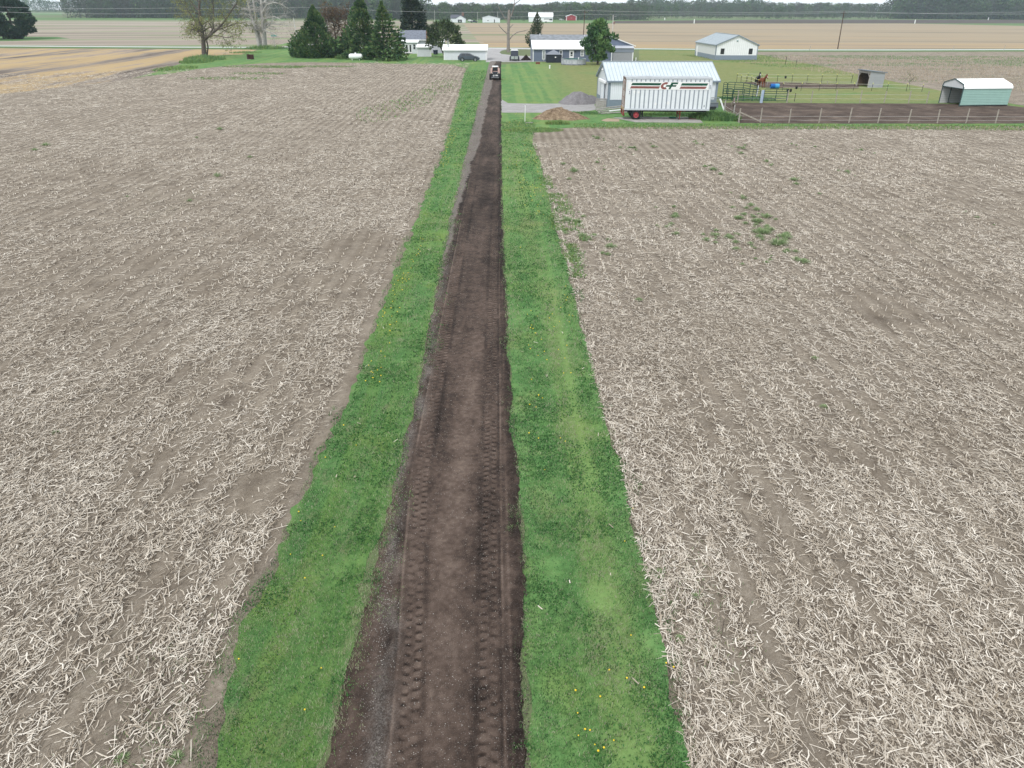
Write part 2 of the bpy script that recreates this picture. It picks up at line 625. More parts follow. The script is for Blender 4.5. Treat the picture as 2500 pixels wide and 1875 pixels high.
# right stubble field
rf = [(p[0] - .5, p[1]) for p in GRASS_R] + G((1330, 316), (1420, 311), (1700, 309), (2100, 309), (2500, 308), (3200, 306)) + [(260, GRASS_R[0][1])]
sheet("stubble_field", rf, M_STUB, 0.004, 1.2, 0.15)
# beside the lane
sheet("grass_strip", [(p[0] + .02, p[1]) for p in GRASS_L] + G((1150, 155), (1196, 152)) + [tuple(p) for p in LANE_L[::-1]], M_STRIP, 0.008, 0.16, 0.2)
lawn_r = [tuple(p) for p in LANE_R] + G((1300, 151), (1560, 151), (1560, 118.5), (1700, 119.5), (1850, 122.5), (1850, 133), (1940, 150), (2000, 160), (2075, 177), (2200, 203), (2300, 222), (2420, 245), (2560, 268), (3300, 290), (3300, 303), (2500, 307), (2100, 308), (1700, 308), (1420, 310), (1330, 315), (1300, 322)) + [(p[0] - .08, p[1]) for p in GRASS_R[::-1]]
sheet("lawn", lawn_r, M_LAWN, 0.008, 0.3, 0.14)
sheet("lawn", G((335, 188), (380, 176), (455, 151), (533, 135), (590, 133), (628, 123), (670, 117.5), (700, 117.3), (1085, 117.2), (1200, 118), (1200, 153), (1150, 157), (1137, 166), (1100, 158), (940, 155), (850, 153), (750, 152), (650, 154), (560, 160), (480, 169), (420, 179)), M_LAWN, 0.012, 0.6, 0.12)
# road, verges, far fields
road = G((-900, 107.0), (0, 111.4), (420, 114.2), (800, 115.6), (1180, 116.6), (1580, 118.6), (1850, 121.0), (2160, 121.2), (2500, 120.4), (3600, 117.0))
road2 = [(x, y - 4.6) for x, y in road]
sheet("road", road + road2[::-1], M_ROAD, 0.03, 6, 0.05)
vl = [(x, y + 2.5) for x, y in road]
sheet("road_verge", vl + [(x, y - 9.5) for x, y in road[::-1]], M_VERGE, 0.014, 5, 0.3)
sheet("far_field", [(x, y + 2) for x, y in road[:6]] + G((1230, 50.0), (1000, 50.5), (700, 50), (150, 49.5), (-900, 48)), M_TANL, 0.002, 8, 0.5)
sheet("far_field", [(x, y + 2) for x, y in road[4:]] + G((3600, 66), (2500, 63), (2300, 59), (2200, 57.5), (1500, 57.5), (1130, 56.5)), M_TANR, 0.004, 8, 0.5)
sheet("far_field", [(x, y + 2.1) for x, y in road[4:]] + G((3600, 107), (2500, 108), (2160, 106), (1580, 103), (1300, 102), (1180, 101)), M_YELR, 0.008, 8, 1.2)
sheet("far_field", G((1125, 84.5), (1300, 84.5), (1300, 86), (1125, 86)), M_VERGE, 0.012, 4, 0.3)
sheet("yellow_field", G((-600, 290), (-600, 116), (0, 118), (420, 120), (628, 121.5), (590, 133.5), (533, 135.5), (455, 152), (380, 177), (335, 188.5), (300, 196), (200, 207), (0, 230)), M_YELLOW, 0.006, 2, 0.3)
sheet("plowed_field", G((1480, 56.6), (1500, 51.5), (1900, 47.5), (2500, 48.5), (3600, 52), (3600, 60), (2500, 57), (2200, 57)), M_PLOW, 0.008, 10, 1)
sheet("far_meadow", G((1060, 56), (1490, 57.2), (1500, 51.2), (1420, 47), (1060, 46)), M_FARGRASS, 0.010, 10, 1)
sheet("far_meadow", G((2240, 57.6), (2500, 63.2), (3400, 70), (3400, 60), (2500, 57.2)), M_FARGRASS, 0.012, 10, 1)
sheet("far_meadow", G((1500, 51), (1900, 47), (2500, 48), (3600, 51.5), (3600, 48), (2500, 45.5), (1900, 44.8), (1500, 47)), M_FARGRASS, 0.014, 10, 1)
sheet("far_meadow", G((-500, 49.4), (80, 49.6), (420, 49.6), (700, 50), (700, 44), (140, 43), (-500, 42)), M_FARGRASS, 0.014, 10, 1)
sheet("far_meadow", G((-300, 38), (150, 37), (150, 31), (-300, 32)), M_FARGRASS, 0.014, 20, 1)
sheet("far_meadow", G((-500, 98), (30, 100), (170, 94), (140, 90), (-500, 88)), M_VERGE, 0.012, 4, 0.5)
sheet("side_road", G((672, 117.4), (700, 116.8), (735, 113), (780, 108), (780, 106.5), (735, 109.5), (700, 113.5)), M_ROAD, 0.034, 5, 0.05)
sheet("far_meadow", G((655, 117), (690, 112), (735, 107.6), (735, 100), (700, 105)), M_LAWN, 0.018, 4, 0.3)
# the older stubble with green volunteer growth on the far right
sheet("stubble_field", G((1846, 132.2), (1850, 127), (2160, 127), (2500, 126.5), (3600, 124), (3600, 297), (3300, 290), (2560, 268), (2420, 245), (2300, 222), (2200, 203), (2075, 177), (2000, 160), (1940, 150)), M_STUB2, 0.012, 1.0, 0.3)
# yards
sheet("gravel_drive", G((1224, 243), (1240, 252), (1300, 253.5), (1370, 253), (1450, 250), (1457, 268), (1420, 274), (1380, 276), (1330, 275.5), (1224, 275)), M_GRAVEL, 0.016, 0.6, 0.15)
sheet("driveway", G((1186, 152), (1186, 146), (1184, 118), (1226, 117.4), (1310, 118), (1312, 121), (1240, 120.5), (1224, 124), (1219, 128), (1224, 132), (1250, 135), (1302, 138), (1302, 151), (1240, 151.5)), M_DRIVE, 0.026, 1.5, 0.1)
sheet("paddock_dirt", G((1757, 252), (1800, 250.5), (2060, 252.5), (2280, 253), (2450, 257), (2500, 262), (2560, 270), (2560, 301.5), (2300, 302.5), (1900, 302), (1806, 301), (1785, 290)), M_PADDOCK, 0.018, 0.6, 0.25)
sheet("corral_dirt", G((1810, 201), (1870, 214), (1930, 215), (2010, 217), (2095, 216), (2100, 206), (2000, 204), (1880, 200)), M_PADDOCK, 0.018, 0.6, 0.25)
pad = MB()
a, b, c, d = [Vector((*gp(*p), 0)) for p in ((1498, 288), (1552, 299), (1716, 300.5), (1702, 286.5))]
pad.prism([a, b, c, d], (0, 0, 0.06))
M_CONC = plain("old_concrete", (0.30, 0.285, 0.265), 0.9, 0.25, 1.2, dirt=0.5)
tag(pad.build("concrete_slab", M_CONC), "pale concrete slab under the white box trailer", "slab")
tan = earth_mat("spilt_straw", [(0.3, (0.26, 0.20, 0.14)), (0.7, (0.42, 0.34, 0.25))], 2, 12, 0.03)
sheet("bare_patch", G((1468, 294), (1485, 289), (1512, 291), (1512, 297), (1480, 297)), tan, 0.014, 0.3, 0.15)

# ------------------------------------------------------------------ the graded dirt lane: ruts, tread prints, berms as real relief
def build_lane():
    ys = np.concatenate([np.arange(5.0, 34, 0.033), np.arange(34, 60, 0.07), np.arange(60, 176.5, 0.35)])
    n = 150
    zz = ys * 0
    xr = edge(LANE_R, ys) + ((fbm(ys * .8, zz, 401, 4) - .5) * .26 + (vnoise(ys * 6, zz, 402) - .5) * .07)
    xl = edge(LANE_L, ys) + ((fbm(ys * .35, zz, 403, 3) - .5) * .2 + (vnoise(ys * 3, zz, 404) - .5) * .10)
    s = np.linspace(-0.04, 1.04, n)
    X = xr[:, None] + (xl - xr)[:, None] * s[None, :]
    Y = np.repeat(ys[:, None], n, 1)
    u = edge(LANE_R, ys)[:, None] - X                          # metres in from the right edge
    wdt = (xr - xl)[:, None]
    wob = (fbm(Y * 0.06, Y * 0, 5, 2) - .5) * 0.2
    edg = np.clip(np.minimum(s, 1 - s) * 1.08, 0, .12)[None, :] / .12
    z = 0.016 + 0.042 * edg * (2 - edg) + (fbm(X * 2.2, Y * 2.2, 11, 5) - .5) * 0.04 * edg + (fbm(X * 9, Y * 7, 12, 3) - .5) * 0.02
    z += (fbm(X * 5, Y * 0.25, 14, 3) - .5) * 0.035          # drag lines along the lane
    tone = 0.43 + (fbm(X * 1.6, Y * 0.22, 21, 4) - .5) * 0.55 + (fbm(X * 2.5, Y * 2.5, 22, 4) - .5) * 0.35 + (fbm(X * 11, Y * 11, 23, 3) - .5) * 0.45
    # paler worn middle near the camera, darker fresh soil farther on
    mid = np.exp(-((u - 1.5) / 0.42) ** 2)
    tone += mid * 0.15 * np.clip((30 - Y) / 16, 0, 1)
    tone -= 0.10 * np.clip((Y - 22) / 18, 0, 1)
    # drag scrapes: pale thin lines either side
    TR = np.interp(ys, [5, 9.9, 11.8, 15.6, 21.6, 30.6, 60, 120], [-.28, -.41, -.46, -.55, -.67, -.85, -1.2, -2.0])[:, None]
    TL = np.interp(ys, [5, 9.9, 11.8, 15.6, 21.6, 30.6, 60, 120], [-1.45, -1.80, -1.99, -2.27, -2.34, -2.47, -2.8, -3.6])[:, None]
    for ref, off, amp, sg in ((TR, .27, .34, .024), (TR, .22, -.22, .03), (TR, .40, .22, .03), (TL, -.26, .34, .024), (TL, -.31, -.2, .03), (TL, -.45, -.22, .12), (TL, .22, -.2, .06), (TR, -.22, -.16, .06)):
        tone += amp * np.exp(-((X - ref - off) / sg) ** 2) * np.clip(fbm(Y * 0.5, Y * 0 + off * 9, 31, 3) * 4 - 1.2, 0, 1) * np.clip((70 - Y) / 30, 0, 1)
    fade = np.clip((62 - Y) / 25, 0, 1)
    for cu, hw, ph, a in ((TR + .10, .066, 0.0, 1), (TR - .09, .07, .5, 1), (TL + .10, .07, .7, 1), (TL - .09, .062, .2, .9)):
        inside = np.clip((hw - np.abs(X - cu)) / 0.02, 0, 1)
        yy = Y + (X - cu) * 0.18 * (1 if ph < .4 else -1)
        per = (yy / 0.215 + ph) % 1.0
        pad_ = np.clip(np.minimum(per - 0.02, 0.80 - per) / 0.08, 0, 1)
        wear = np.clip(fbm(X * 0.9, Y * 0.5, 41, 3) * 2.6 - 0.5, 0.28, 1) * a * fade
        z += inside * wear * (pad_ * 0.026 - 0.024)
        tone += inside * wear * (pad_ * 0.44 - 0.29)
    # loose berm along the right edge, ridge of gravel along the left
    berm = np.exp(-((u - 0.12) / 0.14) ** 2)
    z += berm * (0.02 + 0.11 * np.clip(fbm(X * 6, Y * 4, 51, 4) - .38, 0, 1))
    tone -= berm * 0.22
    lg = wdt - u
    gw = np.interp(ys, [5, 9, 14, 30, 60, 120, 176], [.36, .34, .30, .34, .50, .9, 1.3])[:, None]
    gl = np.interp(ys, [5, 7.5, 9.9, 11.8, 15.6, 30, 60, 120], [.85, .74, .60, .34, .14, .14, .35, .5])[:, None]
    grav = np.exp(-((lg - gl - (fbm(Y * .4, Y * 0, 61, 3) - .5) * .25) / (gw * 0.55)) ** 2) * np.clip(2.6 * fbm(X * 3, Y * 1.5, 62, 4) - .72, 0, 1) * .62
    fw = np.interp(ys, [26, 35, 45, 68, 86, 113, 180], [.0, .25, .42, .98, 1.05, 1.3, 1.35])[:, None] * (.85 + .3 * fbm(Y * .3, Y * 0, 63, 3))
    far_g = np.clip((fw - lg) / .12, 0, 1) * np.clip((Y - 26) / 10, 0, 1) * (.75 + .5 * (fbm(X * 2, Y * .8, 64, 4) - .3))
    grav = np.where(Y > 36, far_g, np.maximum(grav * np.clip((36 - Y) / 10, 0, 1), far_g))
    tone = tone + far_g * .35
    z += grav * 0.02
    tone += 0.10 * np.exp(-(lg / 0.35) ** 2)
    pot = np.zeros_like(z)
    for (cx, cy, r) in ((-1.5, 45, .55), (-1.55, 52, .7), (-1.7, 61, .6), (-1.2, 33, .3)):
        d = ((X - cx) / r) ** 2 + ((Y - cy) / (r * 2.2)) ** 2
        pot += np.exp(-d) * (fbm(X * 3, Y * 1.5, 71, 3))
    tone -= pot * 0.5
    z -= pot * 0.05
    e = np.minimum(s, 1 - s)[None, :]
    z = np.where(e < 0.0, -0.02, z)
    v = np.stack([X, Y, z], -1).reshape(-1, 3)
    m = len(ys)
    i = np.arange(m - 1)[:, None] * n + np.arange(n - 1)[None, :]
    f = np.stack([i, i + n, i + n + 1, i + 1], -1).reshape(-1, 4)
    f = f[:, ::-1]
    t = NT("graded_dirt")
    P = t.pos()
    tn = t.attr('tone')
    fine = t.noise(P, 45, 4, 0.8)
    tn = t.math('ADD', tn, t.math('MULTIPLY', t.math('SUBTRACT', fine, 0.5), 0.7))
    col = t.ramp(tn, [(0.05, (0.016, 0.011, 0.009)), (0.34, (0.050, 0.035, 0.028)), (0.56, (0.091, 0.064, 0.051)), (0.95, (0.185, 0.138, 0.111))])
    gv = t.voronoi(P, 48)
    gcol = t.ramp(t.voronoi(P, 48, 'Color'), [(0.2, (0.085, 0.072, 0.063)), (0.55, (0.20, 0.178, 0.16)), (0.85, (0.38, 0.35, 0.32))])
    col = t.mix(t.math('MULTIPLY', t.attr('gravel'), 0.8), col, gcol)
    speck = t.step(t.noise(P, 60, 1, 0.5), 0.66, 0.72)
    col = t.mix(t.math('MULTIPLY', speck, 0.55), col, (0.30, 0.26, 0.235))
    t.bump(t.math('ADD', fine, t.math('MULTIPLY', gv, t.attr('gravel'))), 1.0, 0.03)
    mat = t.out(col, 0.93, 0.15)
    o = link("dirt_lane", mesh_np("dirt_lane", v, f, mat, {'tone': tone.ravel(), 'gravel': grav.ravel()}, True))
    o['kind'] = 'structure'


build_lane()


def pebbles():
    P, T, S = [], [], []
    def put(x, y, s, t):
        P.append(np.stack([x, y, np.full(len(x), 0.06)], -1)); S.append(s); T.append(t)
    n = 5500
    y = 5.5 + 34 * rng.random(n) ** 1.5
    xr, xl = edge(LANE_R, y), edge(LANE_L, y)
    gl = np.interp(y, [5, 7.5, 9.9, 11.8, 15.6, 30, 60], [.85, .74, .60, .34, .14, .14, .35])
    x = xl + gl + (fbm(y * .4, y * 0, 61, 3) - .5) * .25 + rng.normal(0, .15, n)
    put(x, y, rng.uniform(.004, .013, n), rng.beta(1.6, 1.6, n))
    n = 9000
    y = 5.5 + 34 * rng.random(n) ** 1.6
    xr, xl = edge(LANE_R, y), edge(LANE_L, y)
    x = xr + (xl - xr) * rng.uniform(.06, .95, n)
    put(x, y, rng.uniform(.004, .011, n), rng.uniform(.2, .9, n))
    n = 4200                                            # dark clods thrown up along the right edge
    y = 5.5 + 60 * rng.random(n) ** 1.4
    x = edge(LANE_R, y) - np.abs(rng.normal(0, .16, n)) + .06
    put(x, y, rng.uniform(.006, .03, n) ** 1.15 * (1 + y / 60), rng.uniform(.05, .28, n))
    P, T, S = np.concatenate(P), np.concatenate(T), np.concatenate(S)
    base = np.array([(1, 0, 0), (-1, 0, 0), (0, 1, 0), (0, -1, 0), (0, 0, .8), (0, 0, -.8)], float)
    k = len(P)
    v = base[None] * rng.uniform(.6, 1.3, (k, 6, 3)) * S[:, None, None]
    a = rng.uniform(0, 6.28, k)
    c, s = np.cos(a)[:, None], np.sin(a)[:, None]
    vx, vy = v[..., 0] * c - v[..., 1] * s, v[..., 0] * s + v[..., 1] * c
    v = np.stack([vx, vy, v[..., 2]], -1) + P[:, None, :]
    fb = np.array([(0, 2, 4), (2, 1, 4), (1, 3, 4), (3, 0, 4), (2, 0, 5), (1, 2, 5), (3, 1, 5), (0, 3, 5)])
    f = (fb[None] + (np.arange(k) * 6)[:, None, None]).reshape(-1, 3)
    mat = tone_mat("loose_stone", [(0, (.035, .026, .022)), (.17, (.06, .045, .04)), (.3, (.14, .12, .105)), (.7, (.32, .295, .27)), (1, (.52, .49, .45))], .9)
    o = link("loose_gravel", mesh_np("loose_gravel", v.reshape(-1, 3), f, mat, {'tone': np.repeat(T, 6)}))
    tag(o, "loose grey gravel and dark clods scattered over the dirt lane", "gravel", kind='stuff')


pebbles()


def in_field(x, y, side):
    if side < 0:
        return x < edge(GRASS_L, y) - 0.12
    yy = np.interp(x, [4, 8, 12, 22, 55], [67, 71, 73.5, 75.5, 76.0])
    return (x > edge(GRASS_R, y) - 0.06) & (y < yy)


def row_x(x, y):
    return x + 0.0157 * y


def corn_residue():
    V, F, T = [], [], []
    base = 0
    zc, zs = math.cos(PITCH), math.sin(PITCH)
    bands = [(3.5, 16, 1000, 1.0, 1.0, 3), (16, 28, 560, 1.05, 1.0, 3), (28, 46, 250, 1.25, 1.05, 2), (46, 76, 115, 1.7, 1.25, 2), (76, 130, 34, 2.6, 1.7, 2), (130, 178, 9, 4.0, 2.5, 2)]
    for (y0, y1, rho, ws, ls, nsec) in bands:
        hw = 0.76 * (y1 * zc + H * zs) + (9 if y1 < 50 else 5)
        n = int((y1 - y0) * 2 * hw * rho)
        x = rng.uniform(-hw, hw, n)
        y = rng.uniform(y0, y1, n)
        keep = np.abs(x) < 0.76 * (y * zc + H * zs) + (9 if y1 < 50 else 5)
        x, y = x[keep], y[keep]
        side = np.where(x < -2, -1, 1)
        ok = np.where(side < 0, in_field(x, y, -1), in_field(x, y, 1))
        if y1 > 100:
            ok &= ~((x < 0) & (y > np.interp(x, [-200, -90, -60, -30, -8], [100, 135, 150, 172, 168])))
        row = 0.5 + 0.5 * np.cos(2 * math.pi * row_x(x, y) / 0.76 + 1.2 * (fbm(x * .2, y * .05, 80, 2) - .5))
        cl = fbm(x * 0.85, y * 0.6, 81, 4)
        bigp = fbm(x * 0.16, y * 0.13, 91, 3)
        row = row ** 1.5
        band = .5 + .5 * np.cos(2 * math.pi * row_x(x, y) / 4.57 + 1)
        pr = -0.12 + np.where(x > 0, np.where(x < .3 * y + 8, .85, .5), .5) * (1 if y1 < 50 else .9 if y1 < 80 else .7) * (row - .15) + .16 * (band - .5) + 1.35 * (cl - .1) * .9 + 1.2 * (bigp - .5)
        # bare trodden spots
        for (bx, by, r) in [(gp(1615, 366)[0], gp(1615, 366)[1], 2.4), (gp(1330, 375)[0], gp(1330, 375)[1], 1.4), (gp(880, 600)[0], gp(880, 600)[1], 1.5), (gp(2150, 760)[0], gp(2150, 760)[1], 1.3), (gp(1230, 1640)[0] - 6, gp(600, 1200)[1], .6)]:
            pr -= 1.4 * np.exp(-(((x - bx) / r) ** 2 + ((y - by) / (r * 1.6)) ** 2) ** 2)
        ed = np.abs(x - np.where(side < 0, edge(GRASS_L, y), edge(GRASS_R, y)))
        pr -= np.where(side < 0, 1.0 * np.exp(-(ed / 0.36) ** 2), -0.35 * np.exp(-((ed - .3) / 0.5) ** 2))
        ok &= rng.random(len(x)) < np.clip(pr, 0.03, 1)
        x, y, row = x[ok], y[ok], row[ok]
        n = len(x)
        kind = rng.random(n)
        L = np.where(kind < .20, rng.lognormal(-1.55, .5, n), np.where(kind < .42, rng.uniform(.07, .24, n), rng.uniform(.03, .16, n))) * ls
        L = np.clip(L, .04, 1.0 * ls)
        W = np.where(kind < .20, rng.uniform(.008, .016, n), np.where(kind < .42, rng.uniform(.009, .028, n), rng.uniform(.004, .009, n))) * ws
        th = np.where(rng.random(n) < .5, math.pi / 2 + rng.normal(0, .55, n), rng.uniform(0, math.pi, n))
        lift = np.abs(rng.normal(0, .035, n)) + .006
        tilt = rng.normal(0, .13, n) * np.where(kind < .42, 1, 1.2)
        bend = np.where((kind > .20) & (kind < .42), rng.normal(0, .35, n), rng.normal(0, .07, n)) * L
        tone = np.where(kind < .20, rng.beta(3.6, 1.8, n), np.where(kind < .42, rng.beta(2.8, 1.8, n), rng.beta(1.1, 1.5, n)))  # dark small debris: old straw, and painted shade for the gaps between
        tone *= (0.86 + 0.28 * fbm(x * .5, y * .4, 85, 3)) * (1 - .12 * np.clip((y - 60) / 60, 0, 1))
        dx, dy = np.cos(th), np.sin(th)
        px, py = -dy, dx
        cup = np.where(kind < .20, .45, np.where(kind < .42, .28, .3))
        rows = []
        for k, s in enumerate((-.5, 0, .5) if nsec == 3 else (-.5, .5)):
            b = bend * (0.25 - s * s) * 1.2
            cx = x + dx * L * s + px * b
            cy = y + dy * L * s + py * b
            cz = lift + tilt * L * s + (np.abs(bend) * .18 if k == 1 and nsec == 3 else 0)
            cz = np.maximum(cz, .006)
            w = W * (1.0 if k == 1 or nsec == 2 else .8) / 2
            rows.append((cx - px * w, cy - py * w, cz))
            rows.append((cx, cy, cz + W * cup))
            rows.append((cx + px * w, cy + py * w, cz))
        v = np.stack([np.stack(r, -1) for r in rows], 1)
        fb = np.array([(0, 1, 4, 3), (1, 2, 5, 4), (3, 4, 7, 6), (4, 5, 8, 7)][:4 if nsec == 3 else 2])
        q = nsec * 3
        f = (fb[None] + (base + np.arange(n) * q)[:, None, None]).reshape(-1, 4)
        V.append(v.reshape(-1, 3)); F.append(f); T.append(np.repeat(tone, q))
        base += n * q
    # cut stalk stubs still standing in their rows
    for side in (-1, 1):
        for k in range(-90, 91):
            y = np.arange(4, 62, .19)
            y = y + rng.uniform(-.07, .07, len(y))
            x = k * 0.76 + 0.1 - 0.0157 * y + rng.normal(0, .035, len(y))
            ok = in_field(x, y, side) & (x * side > -1.0 * side if False else True) & (np.sign(x + 1.5) == side)
            ok &= (np.abs(x) < .76 * (y * zc + H * zs) + 3) & (rng.random(len(y)) < np.where(x > 0, .7, .35) * (fbm(x * .2, y * .12, 300, 2) > .40))
            x, y = x[ok], y[ok]
            n = len(x)
            if not n:
                continue
            h = rng.uniform(.04, .14, n)
            tx, ty = rng.normal(0, .3, n) * h, rng.normal(0, .3, n) * h
            r = rng.uniform(.009, .014, n) * (1 + y / 45)
            rows = []
            for z, q in ((-.01, 1.15), (1, .9)):
                for a in range(4):
                    rows.append((x + (tx if z > 0 else 0) + r * q * math.cos(a * 1.571), y + (ty if z > 0 else 0) + r * q * math.sin(a * 1.571), np.where(z > 0, h, -.01)))
            v = np.stack([np.stack(q, -1) for q in rows], 1)
            fb = np.array([(0, 1, 5, 4), (1, 2, 6, 5), (2, 3, 7, 6), (3, 0, 4, 7), (4, 5, 6, 7)])
            f = (fb[None] + (base + np.arange(n) * 8)[:, None, None]).reshape(-1, 4)
            V.append(v.reshape(-1, 3)); F.append(f); T.append(np.repeat(rng.beta(4, 2.5, n), 8))
            base += n * 8
    # single husks blown onto the grass beside the lane
    n = 22
    y = 6 + 34 * rng.random(n) ** 1.3
    lft = rng.random(n) < .6
    a, b = np.where(lft, edge(GRASS_L, y), edge(LANE_R, y)), np.where(lft, edge(LANE_L, y), edge(GRASS_R, y))
    q = rng.random(n) ** 1.5
    x = np.where(lft, a + (b - a) * q, b + (a - b) * q)
    th, L, W = rng.uniform(0, 3.14, n), rng.uniform(.05, .2, n), rng.uniform(.01, .026, n)
    dx, dy = np.cos(th), np.sin(th)
    rows = []
    for s in (-.5, .5):
        for t_ in (-.5, .5):
            rows.append((x + dx * L * s - dy * W * t_, y + dy * L * s + dx * W * t_, np.full(n, .062) + .02 * s))
    v = np.stack([np.stack(q, -1) for q in rows], 1)
    f = (np.array([(0, 1, 3, 2)])[None] + (base + np.arange(n) * 4)[:, None, None]).reshape(-1, 4)
    V.append(v.reshape(-1, 3)); F.append(f); T.append(np.repeat(rng.beta(4, 2, n), 4))
    mat = tone_mat("dry_corn_stalk", [(0.0, (.035, .025, .02)), (.25, (.10, .078, .06)), (.45, (.30, .25, .192)), (.70, (.51, .45, .375)), (1, (.75, .69, .605))], .85)
    o = link("corn_residue", mesh_np("corn_residue", np.concatenate(V), np.concatenate(F), mat, {'tone': np.concatenate(T)}))
    tag(o, "bleached cut corn stalks and husks lying over both fields", "corn stubble", kind='stuff')


corn_residue()


def blades(name, spots, label, cat, stops, seed):
    """spots: list of (x, y, height, width, tone) arrays -> one mesh of bent grass blades."""
    r = np.random.default_rng(seed)
    x, y, h, w, tn = [np.concatenate(a) for a in zip(*spots)]
    n = len(x)
    th = r.uniform(0, 6.283, n)
    ln = r.uniform(.25, 1.1, n) * h
    lx, ly = np.cos(th) * ln, np.sin(th) * ln
    pa = th + 1.57 + r.normal(0, .5, n)
    px, py = np.cos(pa) * w / 2, np.sin(pa) * w / 2
    dirt = (x > edge(LANE_L, y) - .12) & (x < edge(LANE_R, y) + .08) & (y < 150)
    z0 = np.where(dirt, .04, 0.0)
    h = h + .012 + z0
    rows = [(x - px, y - py, z0), (x + px, y + py, z0),
            (x + lx * .4 + px * .8, y + ly * .4 + py * .8, h * .7), (x + lx * .4 - px * .8, y + ly * .4 - py * .8, h * .7),
            (x + lx, y + ly, h * .95)]
    v = np.stack([np.stack(q, -1) for q in rows], 1).reshape(-1, 3)
    i = np.arange(n)[:, None] * 5
    f4 = i + np.array([[0, 1, 2, 3]])
    f3 = i + np.array([[3, 2, 4]])
    mat = tone_mat(name + "_blade", stops, .7, 0.25)
    o = link(name, mesh_np(name, v, [f4, f3], mat, {'tone': np.repeat(tn, 5)}))
    tag(o, label, cat, kind='stuff')
    return o


def strip_grass():
    spots = []
    def patch(x, y, seed):
        return (fbm(x * 8.5, y * 7, seed + 30, 2) - .5) * 1.15 + (fbm(x * .55, y * .4, seed, 4) - .5) * 1.0 + (fbm(x * 2.3, y * 1.6, seed + 5, 3) - .5) * .55 + (fbm(x * 1.5, y * .04, seed + 9, 2) - .5) * .95
    for (y0, y1, rho, sc) in ((4.2, 14, 3000, 1), (14, 24, 1500, 1.3), (24, 42, 560, 1.9), (42, 80, 170, 3.0), (80, 150, 40, 5)):
        for a, b in ((GRASS_L, LANE_L), (LANE_R, GRASS_R)):
            if y0 >= 80 and a is LANE_R:
                continue
            A = float((edge(b, np.array([(y0 + y1) / 2])) - edge(a, np.array([(y0 + y1) / 2])))[0]) * (y1 - y0) * 1.15
            n = int(A * rho)
            y = rng.uniform(y0, y1, n)
            xa, xb = edge(a, y), edge(b, y)
            m = .34
            x = xa - m + (xb - xa + 2 * m + (.45 if b is LANE_L else 0)) * rng.random(n) ** (.9 if b is LANE_L else 1)
            d = np.minimum(x - xa, xb - x)
            jag = (fbm(x * 1.5, y * .8, 33, 4) - .42) * 1.1
            t = patch(x, y, 120)
            ok = d > jag * .8 - .20
            q = (x - xa) / (xb - xa)              # the worn line where wheels have run
            if b is GRASS_R:
                ok &= rng.random(n) > .8 * np.exp(-((q - .60 - .1 * np.sin(y * .05)) / .05) ** 2) * np.clip(2.6 * fbm(x * .5, y * .25, 145, 3) - .6, 0, 1)
            if b is LANE_L:                     # grass creeping out over the left margin of the dirt
                ok |= (x > xb - .3) & (rng.random(n) < np.clip(1.7 * fbm(x * 2, y * 1.2, 143, 3) - .35 - .9 * np.clip(x - xb, 0, 1), 0, .8))
            ok &= rng.random(n) < np.clip(.95 - 3.2 * np.clip(fbm(x * 1.1, y * .9, 140, 4) - .55, 0, 1) - 1.2 * np.clip(fbm(x * 11, y * 9, 141, 2) - .5, 0, 1) - .5 * np.clip(fbm(x * 2.4, y * .12, 142, 2) - .58, 0, 1), .12, 1)
            x, y, t, d = x[ok], y[ok], t[ok], d[ok]
            n = len(x)
            h = rng.uniform(.018, .05, n) * sc ** .55 * (1 + .6 * np.clip(t, -.5, 1)) * np.where(d < .2, .9, 1)
            w = rng.uniform(.005, .011, n) * sc
            tone = np.clip(.45 + t * 1.05 + rng.normal(0, .2, n), 0, .93)
            dry = rng.random(n) < np.clip(.14 + 1.3 * np.clip(fbm(x * 1.4, y * 1.1, 160, 3) - .60, 0, 1) + .22 * np.exp(-(d / .15) ** 2), 0, .6)
            tone = np.where(dry, rng.uniform(.94, 1, n), tone)
            spots.append((x, y, h, w, tone))
            # clover: broad low leaves in clumps
            k = fbm(x * 1.2, y * .9, 180, 3) > .55
            xx, yy = x[k][::3] + rng.normal(0, .02, len(x[k][::3])), y[k][::3]
            spots.append((xx, yy, rng.uniform(.02, .04, len(xx)) * sc ** .5, rng.uniform(.016, .03, len(xx)) * sc ** .8, np.clip(rng.normal(.42, .12, len(xx)), 0, .9)))
    blades("grass", spots, "short green grass and clover on both strips beside the lane", "grass",
           [(0, (.016, .058, .02)), (.3, (.038, .125, .038)), (.5, (.075, .205, .057)), (.7, (.15, .295, .092)), (.9, (.29, .42, .17)), (.95, (.30, .29, .20)), (1, (.44, .40, .31))], 5)


strip_grass()


